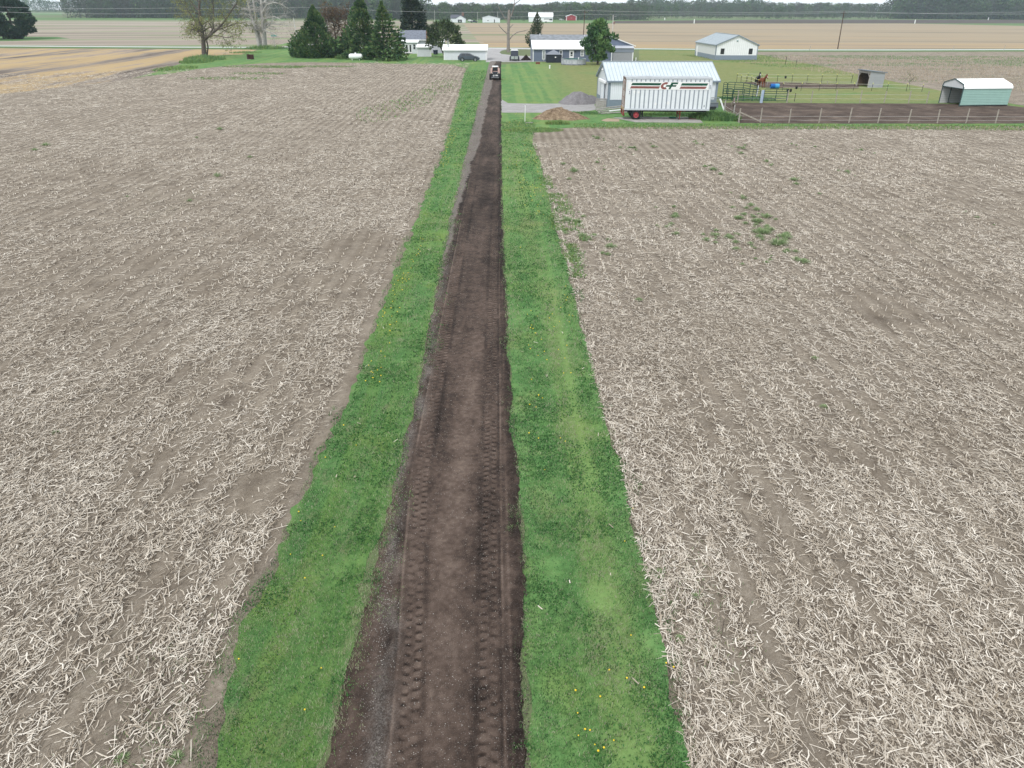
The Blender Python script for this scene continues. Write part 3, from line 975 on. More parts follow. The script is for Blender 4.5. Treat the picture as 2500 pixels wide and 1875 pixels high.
def lawn_tufts():
    """Taller growth: along field edges, round the trailer, by the mulch pile, at the paddock, and along the tree line."""
    S = []
    def patch(cx, cy, rx, ry, n, h, tone, w=.05):
        a, q = rng.uniform(0, 6.283, n), np.sqrt(rng.random(n))
        x, y = cx + rx * q * np.cos(a), cy + ry * q * np.sin(a)
        k = fbm(x * .8, y * .8, 200, 3)
        S.append((x, y, rng.uniform(.4, 1.1, n) * h * (0.5 + k) * (1.1 - .6 * q), rng.uniform(.6, 1.3, n) * w, np.clip(rng.normal(tone, .13, n) + (k - .5) * .4, 0, 1)))
    for (px, py, rx, ry, n, h, t, w) in [
        (1740, 290, 2.6, 2.0, 2600, .9, .35, .05), (1770, 292, 1.7, 1.5, 1500, .8, .35, .05), (1700, 281, 3.2, 1.3, 1500, .35, .4, .05),
        (1640, 279, 3.4, 1.0, 1500, .35, .5, .04), (1590, 281, 2.6, .9, 900, .25, .5, .04),
        (1362, 303, 1.4, .55, 420, .5, .6, .05), (1440, 277, 1.4, 1.2, 600, .3, .35, .05), (1400, 276, 1.6, .8, 500, .2, .4, .05),
        (1800, 241, 5.0, 1.1, 2600, .35, .2, .06), (1840, 244, 3.0, .8, 900, .3, .2, .06),
        (500, 146, 4.2, 5.5, 1900, 1.2, .42, .10), (480, 152, 3.2, 5, 1000, .9, .45, .10), (430, 168, 3.5, 7, 900, .5, .55, .10), (650, 119, 6, 5, 1100, 1.1, .45, .12), (600, 129, 4, 4, 500, .5, .5, .1),
        (1300, 318, 3.0, 1.6, 2200, .22, .55, .05), (1275, 302, 1.5, 3.5, 700, .15, .5, .05)]:
        c = gp(px, py)
        patch(c[0], c[1], rx, ry, n, h, t, w)
    # strip between the right field and the paddock fence
    n = 9000
    x = rng.uniform(6, 62, n)
    y = rng.uniform(75.4, 79.0, n)
    S.append((x, y, rng.uniform(.05, .16, n), rng.uniform(.03, .07, n), np.clip(rng.normal(.55, .2, n), 0, 1)))
    # green volunteers along the first rows of the right field and here and there
    for k, (xa, ya, xb, yb) in enumerate([(1345, 520, 1400, 640), (1360, 470, 1425, 590), (1380, 560, 1410, 680), (1330, 430, 1360, 520)]):
        a, b = gp(xa, ya), gp(xb, yb)
        n = 1300
        q = rng.random(n)
        x = a[0] + (b[0] - a[0]) * q + rng.normal(0, .22, n)
        y = a[1] + (b[1] - a[1]) * q
        k = fbm(x * 1.3, y * .8, 210, 3)
        ok = k > .46
        S.append((x[ok], y[ok], rng.uniform(.05, .16, ok.sum()), rng.uniform(.02, .05, ok.sum()), np.clip(rng.normal(.5, .15, ok.sum()), 0, 1)))
    # wisps of green through the top of the left field
    for (px, py, rx, ry, n) in [(640, 163, 8, 3, 700), (760, 163, 9, 2.2, 900), (560, 192, 7, 3, 500), (630, 180, 5, 2.5, 450), (940, 270, 3, 10, 260), (1020, 240, 2.5, 12, 300), (1080, 210, 2.5, 12, 260), (690, 165, 4, 2, 500)]:
        c = gp(px, py)
        a, q = rng.uniform(0, 6.283, n), np.sqrt(rng.random(n))
        x, y = c[0] + rx * q * np.cos(a), c[1] + ry * q * np.sin(a)
        S.append((x, y, rng.uniform(.06, .2, n), rng.uniform(.06, .14, n), np.clip(rng.normal(.5, .15, n), 0, 1)))
    # near bottom-left wisps at the field edge
    for (px, py, n, r) in [(560, 1650, 260, .5), (470, 1780, 300, .5), (640, 1460, 130, .4), (420, 1600, 120, .35), (330, 1840, 200, .5), (1700, 1460, 200, .4), (1760, 1600, 160, .4), (1660, 1380, 150, .4)]:
        c = gp(px, py)
        x, y = rng.normal(c[0], r, n), rng.normal(c[1], r, n)
        S.append((x, y, rng.uniform(.02, .07, n), rng.uniform(.006, .014, n), np.clip(rng.normal(.4, .15, n), 0, 1)))
    # the older stubble beyond the lawn stands up: dry stems
    n = 60000
    x = rng.uniform(42, 150, n)
    y = rng.uniform(96, 212, n)
    lim = np.interp(x, [40, 50, 62, 75, 150], [212, 172, 135, 112, 88])
    ok = (y > lim) & (y < 205) & (x < .78 * y + 8)
    S.append((x[ok], y[ok], rng.uniform(.08, .3, ok.sum()), rng.uniform(.04, .09, ok.sum()), np.where((fbm(x * .07, y * .16, 220, 5)[ok] + rng.normal(0, .06, ok.sum()) + (y[ok] - 150) / 260 > .62), rng.uniform(.3, .55, ok.sum()), rng.uniform(.9, 1, ok.sum()))))
    blades("tall_grass", S, "taller rough grass and volunteer growth round the yard and field edges", "grass",
           [(0, (.07, .16, .07)), (.2, (.10, .21, .09)), (.45, (.15, .26, .095)), (.65, (.19, .28, .08)), (.8, (.27, .31, .11)), (.9, (.34, .27, .19)), (1, (.48, .41, .32))], 9)


lawn_tufts()


# ------------------------------------------------------------------ weeds and dandelions one can count
def weed_mesh(seed, n=60, h=.45, r=.3):
    q = np.random.default_rng(seed)
    a, b = q.uniform(0, 6.283, n), q.random(n) ** .6
    base = np.stack([np.cos(a) * b * r * .4, np.sin(a) * b * r * .4, np.zeros(n)], -1)
    tip = base + np.stack([np.cos(a) * b * r, np.sin(a) * b * r, h * (1.1 - .7 * b) * q.uniform(.6, 1.1, n)], -1)
    px = np.stack([-np.sin(a), np.cos(a), 0 * a], -1) * q.uniform(.010, .026, n)[:, None]
    mid = (base + tip) / 2 + np.array([0, 0, .06])
    v = np.stack([base, mid - px, mid + px, tip], 1).reshape(-1, 3)
    i = np.arange(n)[:, None] * 4
    return mesh_np("weed", v, i + np.array([[0, 1, 3, 2]]), M_WEED, {'tone': np.repeat(q.uniform(0, 1, n), 4)})


M_WEED = tone_mat("weed_leaf", [(0, (.20, .29, .14)), (.5, (.30, .40, .20)), (1, (.42, .48, .29))], .7, .45)
WM = [weed_mesh(k, 70 + 25 * k, .35 + .05 * k, .25 + .05 * k) for k in range(4)]
k = 2500 / 2212.0
weeds = [(1693, 515, 1.7), (1660, 498, 1.2), (1640, 505, 1.3), (1680, 530, 1.3), (1622, 445, 1.0), (1606, 430, .9), (1655, 470, 1.1), (1635, 480, 1.0), (1620, 528, .8), (1545, 510, 1.0), (1575, 515, .9),
         (1595, 472, .8), (1592, 508, .8), (1525, 520, .8), (1590, 540, .7), (1458, 470, .8), (1450, 485, .7), (1460, 507, .8), (1735, 567, 1.0), (1320, 535, .8), (1258, 512, 1.2), (1245, 480, 1.0), (1225, 478, 1.0),
         (1715, 390, .9), (1655, 350, 1.0), (1605, 322, 1.0), (1600, 332, .8), (1540, 368, .9), (1580, 318, .7), (1505, 312, .9), (1410, 318, .8), (1360, 320, .7), (1290, 352, .8), (1340, 320, .8), (1370, 320, .7),
         (1830, 372, .7), (1710, 312, .8), (1760, 318, .7), (1860, 325, .7), (1290, 300, .9), (1760, 775, .5), (1780, 880, .5), (1380, 650, .5), (1240, 372, 1.0), (1255, 550, .7),
         (99, 315, 1.4), (75, 325, .9), (475, 280, 1.0), (425, 298, .8), (470, 382, 1.1), (540, 340, .7), (410, 435, .5), (275, 425, .5), (120, 935, .4), (2110, 470, .5), (1420, 1240, .4), (1500, 1290, .4), (1468, 1380, .35), (265, 1640, .35), (380, 1640, .35)]
WG = "green weeds sprouting in the stubble"
for i, (x, y, s) in enumerate(weeds):
    c = gp(x * k, y * k)
    o = link("weed", WM[i % 4], None, (c[0], c[1], 0), random.random() * 6)
    o.scale = (s * .9, s * .9, s * random.uniform(.5, .8))
    tag(o, "green weed growing out of the pale corn stubble", "weed", WG)
    for q in range(3 if x > 1130 and y < 600 else 0):
        p = o.copy()
        COL.objects.link(p)
        p.location = (c[0] + random.gauss(0, .35), c[1] + random.gauss(0, 1.6), 0)
        p.rotation_euler = (0, 0, random.random() * 6)
        k2 = s * random.uniform(.3, .65)
        p.scale = (k2, k2, k2 * .8)


def dandelion_mesh():
    mb = MB()
    mb.lathe([(.004, 0), (.022, .012), (.026, .03), (.012, .04)], n=8)
    me = mb.mesh("dandelion", M_DAND)
    return me


M_DAND = plain("dandelion_yellow", (.75, .52, .03), .7, .1)
dm = dandelion_mesh()
dl = [(1405, 1690), (1412, 1800), (1428, 1785), (1440, 1787), (1452, 1822), (1460, 1838), (1474, 1830), (1498, 1812), (1410, 1745), (1465, 1705), (1487, 1640), (1530, 1660), (1626, 1623), (1644, 1633), (1572, 1683), (1540, 1555), (1525, 1325), (1545, 1245), (1330, 1150),
      (745, 1737), (710, 1357), (735, 1275), (788, 1360), (745, 1415), (584, 1613), (785, 1635), (730, 1253), (818, 1290), (795, 1120), (870, 1090)]
for i, (x, y) in enumerate(dl):
    c = gp(x, y)
    o = link("dandelion", dm, None, (c[0], c[1], .035), random.random() * 6)
    s = random.uniform(.45, .75)
    o.scale = (s, s, s)
    tag(o, "small yellow dandelion flower in the short green grass", "flower", "dandelions in the grass strips")
n = 620
yy = 17 + 70 * rng.random(n) ** 1.2
lf_ = rng.random(n) < .4
a, b = np.where(lf_, edge(GRASS_L, yy), edge(LANE_R, yy)), np.where(lf_, edge(LANE_L, yy), edge(GRASS_R, yy))
xx = a + (b - a) * np.where(lf_, .05 + .35 * rng.random(n), rng.uniform(.15, .9, n))
kk = fbm(xx * .8, yy * .25, 230, 3) > .50
xx, yy = xx[kk], yy[kk]
n = len(xx)
s = rng.uniform(.012, .019, n) * (1 + yy / 60)
a = np.arange(6) * math.pi / 3
v = np.stack([xx[:, None] + s[:, None] * np.cos(a), yy[:, None] + s[:, None] * np.sin(a), .06 + .012 * np.sin(a * 2)[None] + 0 * xx[:, None]], -1).reshape(-1, 3)
o = link("dandelions", mesh_np("dandelions", v, np.arange(n * 6).reshape(-1, 6), M_DAND))
tag(o, "yellow dandelions dotted through the grass farther along the lane", "flowers", kind='stuff')

# ------------------------------------------------------------------ paints and materials for the yard
W_METAL = ribbed("white_ribbed_steel", (0.73, 0.76, 0.80), 0.23, 'X', 0.012, dirt=0.12)
W_METAL_Y = ribbed("white_ribbed_steel_side", (0.73, 0.76, 0.80), 0.23, 'Y', 0.012, dirt=0.12)
G_METAL = plain("blue_grey_steel", (0.20, 0.245, 0.30), 0.5, 0.08)
TRIM_G = plain("blue_grey_trim", (0.215, 0.26, 0.31), 0.5, 0.06)
ROOF_PALE = plain("pale_galvanised_roof", (0.50, 0.56, 0.59), 0.42, 0.10, 0.6, dirt=0.15)
RIB_PALE = plain("galvanised_rib", (0.34, 0.39, 0.42), 0.45, 0.08)  # darker than the sheet, colouring in the weak shading along the ribs
W_PAINT = plain("white_paint", (0.78, 0.79, 0.80), 0.5, 0.05, 1.5, dirt=0.10)
W_ROOF = plain("white_roof_coating", (0.86, 0.87, 0.87), 0.5, 0.04, 0.8, dirt=0.16)
W_SIDING = ribbed("white_lap_siding", (0.66, 0.68, 0.73), 0.13, 'Z', 0.012, dirt=0.08)
B_SIDING = ribbed("slate_blue_siding", (0.135, 0.165, 0.235), 0.13, 'Z', 0.012, dirt=0.08)
LT_BLUE = plain("pale_blue_grey_wall", (0.34, 0.38, 0.43), 0.6, 0.06)
GREY_WALL = plain("grey_panel_wall", (0.30, 0.305, 0.33), 0.6, 0.06)
SHINGLE = plain("grey_shingle", (0.155, 0.17, 0.205), 0.9, 0.35, 2.2)
SHINGLE2 = plain("weathered_shingle", (0.20, 0.215, 0.235), 0.9, 0.4, 1.2)
GLASS = plain("dark_window_glass", (0.025, 0.03, 0.035), 0.08, 0.2, 2, spec=0.6)
BLACK = plain("black_metal", (0.018, 0.019, 0.022), 0.5, 0.2)
RUBBER = plain("black_rubber", (0.016, 0.016, 0.017), 0.85, 0.3)
RUST_RED = plain("rusty_red_paint", (0.20, 0.048, 0.035), 0.75, 0.35, 3, dirt=0.25)
RIM_RED = plain("faded_red_rim", (0.36, 0.06, 0.07), 0.6, 0.2, 4, dirt=0.15)
WOOD_GREY = plain("weathered_grey_wood", (0.34, 0.32, 0.30), 0.9, 0.3, 5)
WOOD_POST = plain("bleached_wood_post", (0.32, 0.285, 0.25), 0.9, 0.25, 6)
WOOD_DARK = plain("dark_wood", (0.085, 0.055, 0.04), 0.9, 0.35, 4)
BRICK = plain("red_brown_brick", (0.20, 0.11, 0.08), 0.9, 0.35, 7)
STEEL = plain("bare_steel", (0.35, 0.36, 0.37), 0.4, 0.15, 4, metal=0.6)
GALV = plain("galvanised_pool_wall", (0.42, 0.44, 0.47), 0.45, 0.25, 1.4, dirt=0.3)
PIPE_GREEN = plain("dark_green_gate_paint", (0.012, 0.052, 0.042), 0.5, 0.2)
RED_BARN = plain("barn_red_paint", (0.30, 0.025, 0.035), 0.7, 0.12, 0.6)
PLASTIC_W = plain("white_plastic", (0.80, 0.80, 0.80), 0.5, 0.04)
WIRE = plain("fence_wire", (0.45, 0.44, 0.42), 0.5, 0.1)
YEL_INS = plain("yellow_insulator", (0.62, 0.62, 0.14), 0.5, 0.1)
LOGO_GREEN = plain("dark_green_decal", (0.006, 0.068, 0.040), 0.5, 0.12, 1.0)
LOGO_RED = plain("faded_brown_red_decal", (0.235, 0.085, 0.075), 0.6, 0.2, 1.5)
PANEL_WHITE = plain("white_trailer_panel", (0.72, 0.75, 0.785), 0.45, 0.07, 1.2, dirt=0.28)
POST_GREY = plain("grey_panel_post", (0.27, 0.30, 0.345), 0.5, 0.1, 3)
CAR_PAINT = plain("dark_blue_grey_car_paint", (0.055, 0.070, 0.095), 0.25, 0.08, 2, spec=0.6)


def window(parent, x, z, w, h, y=0.0, face='y', frame=W_PAINT, rows=2, cols=1, fw=0.08, pane=GLASS):
    """A framed window on a wall whose outside faces -y (face 'y') or -x (face 'x')."""
    fr, pn = MB(), MB()
    def put(mb, a0, a1, z0, z1, d0, d1):
        if face == 'y':
            mb.box(a0, a1, y - d1, y - d0, z0, z1)
        else:
            mb.box(y - d1, y - d0, a0, a1, z0, z1)
    put(fr, x - w / 2 - fw, x - w / 2, z - fw, z + h + fw, -.01, .05)
    put(fr, x + w / 2, x + w / 2 + fw, z - fw, z + h + fw, -.01, .05)
    put(fr, x - w / 2, x + w / 2, z - fw, z, -.01, .05)
    put(fr, x - w / 2, x + w / 2, z + h, z + h + fw, -.01, .05)
    for r in range(1, rows):
        put(fr, x - w / 2, x + w / 2, z + h * r / rows - .03, z + h * r / rows + .03, -.01, .045)
    for c in range(1, cols):
        put(fr, x - w / 2 + w * c / cols - .02, x - w / 2 + w * c / cols + .02, z, z + h, -.01, .04)
    f = fr.build("window", frame, parent)
    put(pn, x - w / 2, x + w / 2, z, z + h, -.012, .015)
    pn.build("pane", pane, f)
    return f


def gable_prism(W, D, he, hr, axis):
    if axis == 'x':
        return [(0, 0, 0), (0, D, 0), (0, D, he), (0, D / 2, hr), (0, 0, he)], (W, 0, 0)
    return [(0, 0, 0), (W, 0, 0), (W, 0, he), (W / 2, 0, hr), (0, 0, he)], (0, D, 0)


def gable_house(root, W, D, he, hr, axis, wall, roof, ov=0.3, th=0.10, ribs=None, ribmat=None, fascia=None):
    poly, vec = gable_prism(W, D, he, hr, axis)
    MB().prism(poly, vec).build("wall", wall, root)
    L, B = (W, D) if axis == 'x' else (D, W)          # along the ridge, across it
    sl = (hr - he) / (B / 2)
    rf = MB()
    rb = MB()
    for sgn in (0, 1):
        def pt(a, b, dz):
            bb = b if sgn == 0 else B - b
            z = he + sl * b + dz
            return (a, bb, z) if axis == 'x' else (bb, a, z)
        o = ov
        prof = [pt(-o, -o, .01), pt(-o, B / 2, .01), pt(-o, B / 2, th), pt(-o, -o, th)]
        q = pt(L + o, -o, .01)
        rf.prism(prof, Vector(q) - Vector(prof[0]))
        if ribs:
            n = int((L + 2 * o) / ribs)
            for k in range(n + 1):
                a = -o + (L + 2 * o) * k / n
                a = min(max(a, -o + .03), L + o - .03)
                rb.beam(pt(a, -o, th + .012), pt(a, B / 2, th + .012), .055, .03)
    r = rf.build("roof", roof, root)
    if ribs:
        p0 = (-ov, D / 2, hr + th + .02) if axis == 'x' else (W / 2, -ov, hr + th + .02)
        p1 = (W + ov, D / 2, hr + th + .02) if axis == 'x' else (W / 2, D + ov, hr + th + .02)
        rb.beam(p0, p1, .30, .05)
        rb.build("ribs_and_ridge_cap", ribmat or roof, r)
    if fascia:
        fb = MB()
        for a in (-ov - .035, L + ov + .005):
            for sgn in (0, 1):
                def pt(b, dz):
                    bb = b if sgn == 0 else B - b
                    z = he + sl * b + dz
                    return (a, bb, z) if axis == 'x' else (bb, a, z)
                v = (.03, 0, 0) if axis == 'x' else (0, .03, 0)
                fb.prism([pt(-ov, -.10), pt(B / 2, -.10), pt(B / 2, th + .01), pt(-ov, th + .01)], v)
        for b in (-ov - .035, B + ov + .005):
            z0, z1 = he - sl * ov - .10, he - sl * ov + th + .005
            if axis == 'x':
                fb.box(-ov, L + ov, b, b + .03, z0, z1)
            else:
                fb.box(b, b + .03, -ov, L + ov, z0, z1)
        fb.build("fascia", fascia, r)
    return r


# ------------------------------------------------------------------ white barn by the lane
def barn_by_lane():
    t = thing("barn", "white metal barn with pale ribbed roof and sliding door behind the box trailer", "barn", (gp(1486, 263.8)[0] - .15, gp(1486, 263.8)[1], 0), R(3.5))
    Wd, D, he, hr = 12.95, 7.8, 3.02, 4.75
    gable_house(t, Wd, D, he, hr, 'x', W_METAL, ROOF_PALE, .22, .08, .42, RIB_PALE, TRIM_G)
    wb = MB()
    wb.box(-.03, Wd + .03, -.03, 0, 0, .86).box(-.03, 0, 0, 2.0, 0, .86).box(-.03, 0, 4.9, D, 0, .86).box(Wd, Wd + .03, 0, D + .03, 0, .86).box(-.03, Wd, D, D + .03, 0, .86)
    wb.build("wainscot", G_METAL, t)
    tr = MB()
    for x in (-.05, Wd - .22):
        tr.box(x, x + .27, -.055, -.032, 0, he - .15)
    tr.box(-.055, -.032, -.055, .20, 0, he - .15).box(-.055, -.032, D - .2, D, 0, he - .15).box(Wd + .032, Wd + .055, -.05, .2, 0, he - .15)
    tr.box(.22, Wd - .22, -.05, -.032, .86, .92)
    build_each(tr, "corner_trim", TRIM_G, t)
    d = MB().box(-.14, -.08, 2.15, 4.55, .05, 2.55).build("sliding_door", W_METAL_Y, t)
    build_each(MB().box(-.16, -.145, 2.10, 2.22, .05, 2.55).box(-.16, -.145, 4.48, 4.6, .05, 2.55), "door_trim", TRIM_G, d)
    MB().box(-.32, -.06, 1.2, 5.4, 2.57, 2.86).build("door_track_cover", W_PAINT, t, bevel=.03)
    MB().ball((-.18, 3.8, 3.95), .12, .16, .10).box(-.2, -.01, 3.76, 3.84, 3.92, 4.04).build("flood_light", PLASTIC_W, t)
    MB().box(-.10, -.02, 3.15, 3.95, .08, .55).build("dog_door", BLACK, t)


barn_by_lane()


# ------------------------------------------------------------------ box trailer
def seg_c(cx, cz, ro, ri, a0, a1, n=14, sx=1.0, shear=0.22):
    """Outline of a C: an arc band from a0 to a1 (degrees), sheared to lean."""
    pts = [(cx + sx * ro * math.cos(R(a0 + (a1 - a0) * k / n)), cz + ro * math.sin(R(a0 + (a1 - a0) * k / n))) for k in range(n + 1)]
    pts += [(cx + sx * ri * math.cos(R(a1 - (a1 - a0) * k / n)), cz + ri * math.sin(R(a1 - (a1 - a0) * k / n))) for k in range(n + 1)]
    return [(x + shear * (z - cz), z) for x, z in pts]


def box_trailer():
    a = gp(1531, 292.5)
    t = thing("box_trailer", "white box trailer with green and red CF stripes and one red wheel on a slab", "trailer", (a[0] - .42, a[1] - .25, 0), R(-1.5))
    L, D, z0, z1 = 8.85, 2.4, 1.06, 4.12
    body = MB().box(0, L, .02, D, z0, z1).build("body", PANEL_WHITE, t)
    pp = MB()
    n = 18
    for k in range(n):
        x = .62 + (L - .95) * k / (n - 1)
        pp.box(x - .055, x + .055, -.012, .018, z0 + .12, z1 - .10)
    pp.build("ribs", POST_GREY, body)  # the upright side posts of the trailer wall, joined in one mesh
    rl = MB()
    rl.box(-.03, L + .03, -.03, .018, z1 - .10, z1 + .02).box(-.03, L + .03, -.03, .018, z0 - .06, z0 + .10)
    rl.box(-.03, L + .03, D + .002, D + .05, z1 - .10, z1 + .02).box(-.03, L + .03, D + .002, D + .05, z0 - .06, z0 + .10)
    rl.box(L - .02, L + .04, -.035, .10, z0, z1)
    rl.build("rail", plain("trailer_rail", (0.50, 0.53, 0.57), .45, .1, 3, dirt=.2), body)
    rfm = plain("grimy_aluminium_roof", (0.36, 0.385, 0.40), .5, .25, 1.1, dirt=.3)
    MB().box(-.02, L + .02, -.01, D + .03, z1 + .021, z1 + .05).build("roof", rfm, t)
    # livery: white band, green and brown-red stripes, the CF mark between them
    yb = -.016
    band = MB().box(.24, L - .30, yb, -.013, 3.02, 3.78).build("white_band", PLASTIC_W, body)
    def flat(poly, y, mat, name):
        MB().prism([(x, y, z) for x, z in poly], (0, -.003, 0)).build(name, mat, body)
    def para(x0, x1, za, zb, sl=.12):
        return [(x0, za), (x1, za), (x1 + sl, zb), (x0 + sl, zb)]
    yl = yb - .001
    for x0, x1 in ((.44, 3.42), (5.55, 8.22)):
        flat(para(x0 + .1, x1 + .12, 3.43, 3.66), yl, LOGO_GREEN, "green_stripe")
        flat(para(x0, x1, 3.12, 3.35), yl, LOGO_RED, "red_stripe")
    flat(seg_c(4.06, 3.40, .345, .145, 58, 302, 16, 1.3, .25), yl, LOGO_RED, "letter_c")
    flat([(4.62, 3.075), (4.42, 3.075), (4.515, 3.315), (4.10, 3.315), (4.18, 3.47), (4.565, 3.47), (4.68, 3.73), (5.38, 3.73), (5.31, 3.56), (4.86, 3.56), (4.825, 3.47), (5.22, 3.47), (5.15, 3.315), (4.735, 3.315)], yl - .0035, LOGO_GREEN, "letter_f")
    # small sticker and bare patches on the panels
    st = MB().box(.32, .55, -.004, .019, 2.55, 2.92).build("sticker", PLASTIC_W, body)
    blue = plain("blue_print", (.04, .07, .2), .5, .1)
    MB().lathe([(.055, -.0065), (.055, -.0045)], (.44, 0, 2.83), 10, 'y').box(.37, .51, -.0065, -.0045, 2.68, 2.72).box(.37, .51, -.0065, -.0045, 2.61, 2.65).build("print", blue, st)
    pm = MB()
    for x, z, w, h in ((4.35, 1.52, .34, .42), (3.1, 1.45, .28, .36), (4.2, 1.62, .22, .22), (.85, 2.55, .3, .4), (1.25, 2.62, .3, .26), (3.05, 2.25, .1, .1)):
        c = [(x + w / 2 + w / 2 * math.cos(q * .785) * random.uniform(.7, 1), z + h / 2 + h / 2 * math.sin(q * .785) * random.uniform(.7, 1)) for q in range(8)]
        pm.prism([(p[0], .0185, p[1]) for p in c], (0, -.006, 0))
    pm.build("panel_stains", PLASTIC_W, body)
    mk = MB()
    for q in range(4):
        mk.box(L - .22, L - .10, -.04, -.036, 3.16 + q * .09, 3.21 + q * .09)
    mk.box(8.25, 8.34, -.003, .019, 1.35, 1.55)
    mk.build("marking", POST_GREY, body)
    # rear: doors, hinges, rusty sill, frame
    doorm = plain("scuffed_white_door", (.55, .54, .52), .6, .25, 2.2, dirt=.55)
    for y0, y1 in ((.14, 1.18), (1.22, 2.26)):
        dr = MB().box(-.05, .0, y0, y1, z0 + .16, z1 - .20).build("rear_door", doorm, t)
        hb = MB()
        for z in (1.5, 2.2, 2.9, 3.6):
            hb.box(-.075, -.052, y0 - .06, y0 + .18, z, z + .05)
        hb.tube([(-.075, (y0 + y1) / 2, z0 + .18), (-.075, (y0 + y1) / 2, z1 - .22)], .018, 6)
        hb.build("hinge", RUST_RED, dr)
    fr = plain("rusty_door_frame", (.15, .10, .08), .85, .5, 5, dirt=.4)
    MB().box(-.06, .018, -.01, .13, z0 + .1, z1 + .02).box(-.06, .018, 2.27, 2.41, z0 + .1, z1 + .02).box(-.06, .018, .13, 2.27, z1 - .19, z1 + .02).build("door_frame", fr, t)
    MB().box(-.12, .018, -.01, 2.41, z0 - .06, z0 + .15).build("wooden_sill", plain("bare_plywood", (.34, .25, .15), .9, .4, 4, dirt=.4), t)
    lg = MB()
    ring = seg_c(1.0, 3.35, .46, .33, 40, 320, 14, 1.0, 0)
    lg.prism([(-.052, p[0], p[1]) for p in ring], (-.004, 0, 0))
    lg.build("door_letter_c", LOGO_RED, t)
    MB().prism([(-.057, .55, 3.0), (-.057, .70, 3.0), (-.057, .70, 3.28), (-.057, 1.0, 3.28), (-.057, 1.0, 3.42), (-.057, .70, 3.42), (-.057, .70, 3.58), (-.057, .55, 3.58)], (-.004, 0, 0)).build("door_letter_f", LOGO_GREEN, t)
    MB().box(-.08, .1, .1, 2.3, .42, .56).box(-.06, .06, .3, .42, .42, z0 - .06).box(-.06, .06, 1.98, 2.1, .42, z0 - .06).box(-.10, .02, -.02, .24, .52, z0).box(-.10, .02, 2.18, 2.42, .52, z0).build("underride_bar", RUST_RED, t)
    ch = MB().box(.1, L - .1, .7, .85, .78, z0 - .061).box(.1, L - .1, 1.55, 1.7, .78, z0 - .061)
    for k in range(12):
        ch.box(.4 + k * .72, .5 + k * .72, .05, 2.35, .9, z0 - .062)
    ch.build("chassis_rail", BLACK, t)
    sus = MB().box(.55, 1.9, .55, .72, .55, .77).box(.55, 1.9, 1.68, 1.85, .55, .77).tube([(1.28, .2, .53), (1.28, 2.2, .53)], .07, 8)
    sus.build("axle", BLACK, t)
    for y0 in (.02, 1.72):
        tyre = MB()
        for yy in (y0, y0 + .33):
            tyre.lathe([(.29, 0), (.44, .0), (.52, .05), (.53, .10), (.53, .20), (.52, .25), (.44, .30), (.29, .30)], (1.28, yy, .53), 26, 'y', cap=False)
        w = tyre.build("wheel", RUBBER, t, smooth=False)
        yc = y0 + (.0 if y0 < 1 else .63)
        rim = MB()
        s = 1 if y0 < 1 else -1
        prof = [(.30, 0.02), (.285, .03), (.25, .10), (.12, .12), (.11, .02), (.07, .0), (.0, .0)]
        rim.lathe([(r, s * d) for r, d in prof], (1.28, yc, .53), 20, 'y', cap=False)
        for q in range(8):
            rim.ball((1.28 + .18 * math.cos(q * .785), yc + s * .10, .53 + .18 * math.sin(q * .785)), .022, .03, .022, 6, 4)
        rim.build("rim", RIM_RED, w)
    for y in (.45, 1.95):
        lg = MB().box(5.86, 6.0, y - .07, y + .07, .42, z0 - .06).box(5.885, 5.975, y - .045, y + .045, .04, .42).box(5.5, 6.5, y - .05, y + .05, .84, z0 - .062)
        lg.beam((5.6, y, .86), (5.9, y, .55), .06).build("landing_leg", RUST_RED, t)
        MB().box(5.82, 6.04, y - .11, y + .11, .06, .09).build("foot_plate", BLACK, t)
    MB().box(1.95, 2.02, .05, .75, .35, z0 - .06).build("mud_flap", RUBBER, t)


box_trailer()


# ------------------------------------------------------------------ far white barn with grey wainscot
def far_barn():
    t = thing("barn", "white metal barn with grey base and two dark gable windows by the road", "barn", (*gp(1745, 146.5), 0), R(2.5))
    Wd, D, he, hr = 9.7, 17.5, 3.2, 5.15
    gable_house(t, Wd, D, he, hr, 'y', ribbed("white_steel_far_barn", (.78, .80, .815), .45, 'X', .01, dirt=.05), plain("grey_blue_steel_roof", (.36, .41, .44), .45, .06, .5), .25, .09, .6, plain("grey_roof_rib", (.30, .345, .375), .5), TRIM_G)  # rib colour darkened in place of shading along the roof ribs
    MB().box(-.03, Wd + .03, -.03, 0, 0, 1.0).box(-.03, 0, 0, D, 0, 1.0).box(Wd, Wd + .03, 0, D, 0, 1.0).build("wainscot", G_METAL, t)
    tr = MB()
    for x in (-.055, Wd - .14):
        tr.box(x, x + .19, -.055, -.032, 0, he - .1)
    tr.box(-.055, -.032, -.055, .16, 0, he - .1).box(-.055, -.032, D - .16, D, 0, he - .1)
    build_each(tr, "corner_trim", TRIM_G, t)
    for x in (1.55, 8.1):
        window(t, x, 1.28, .78, 1.1, 0, 'y', frame=BLACK, rows=2, fw=.04)
    MB().ball((4.75, -.12, 4.0), .16, .14, .13).box(4.6, 4.9, -.1, .0, 3.95, 4.12).build("gable_lamp", plain("teal_lamp", (.10, .25, .26), .5), t)
    MB().box(-.09, -.03, 15.2, 16.3, .05, 2.3).build("side_door", W_PAINT, t)


far_barn()


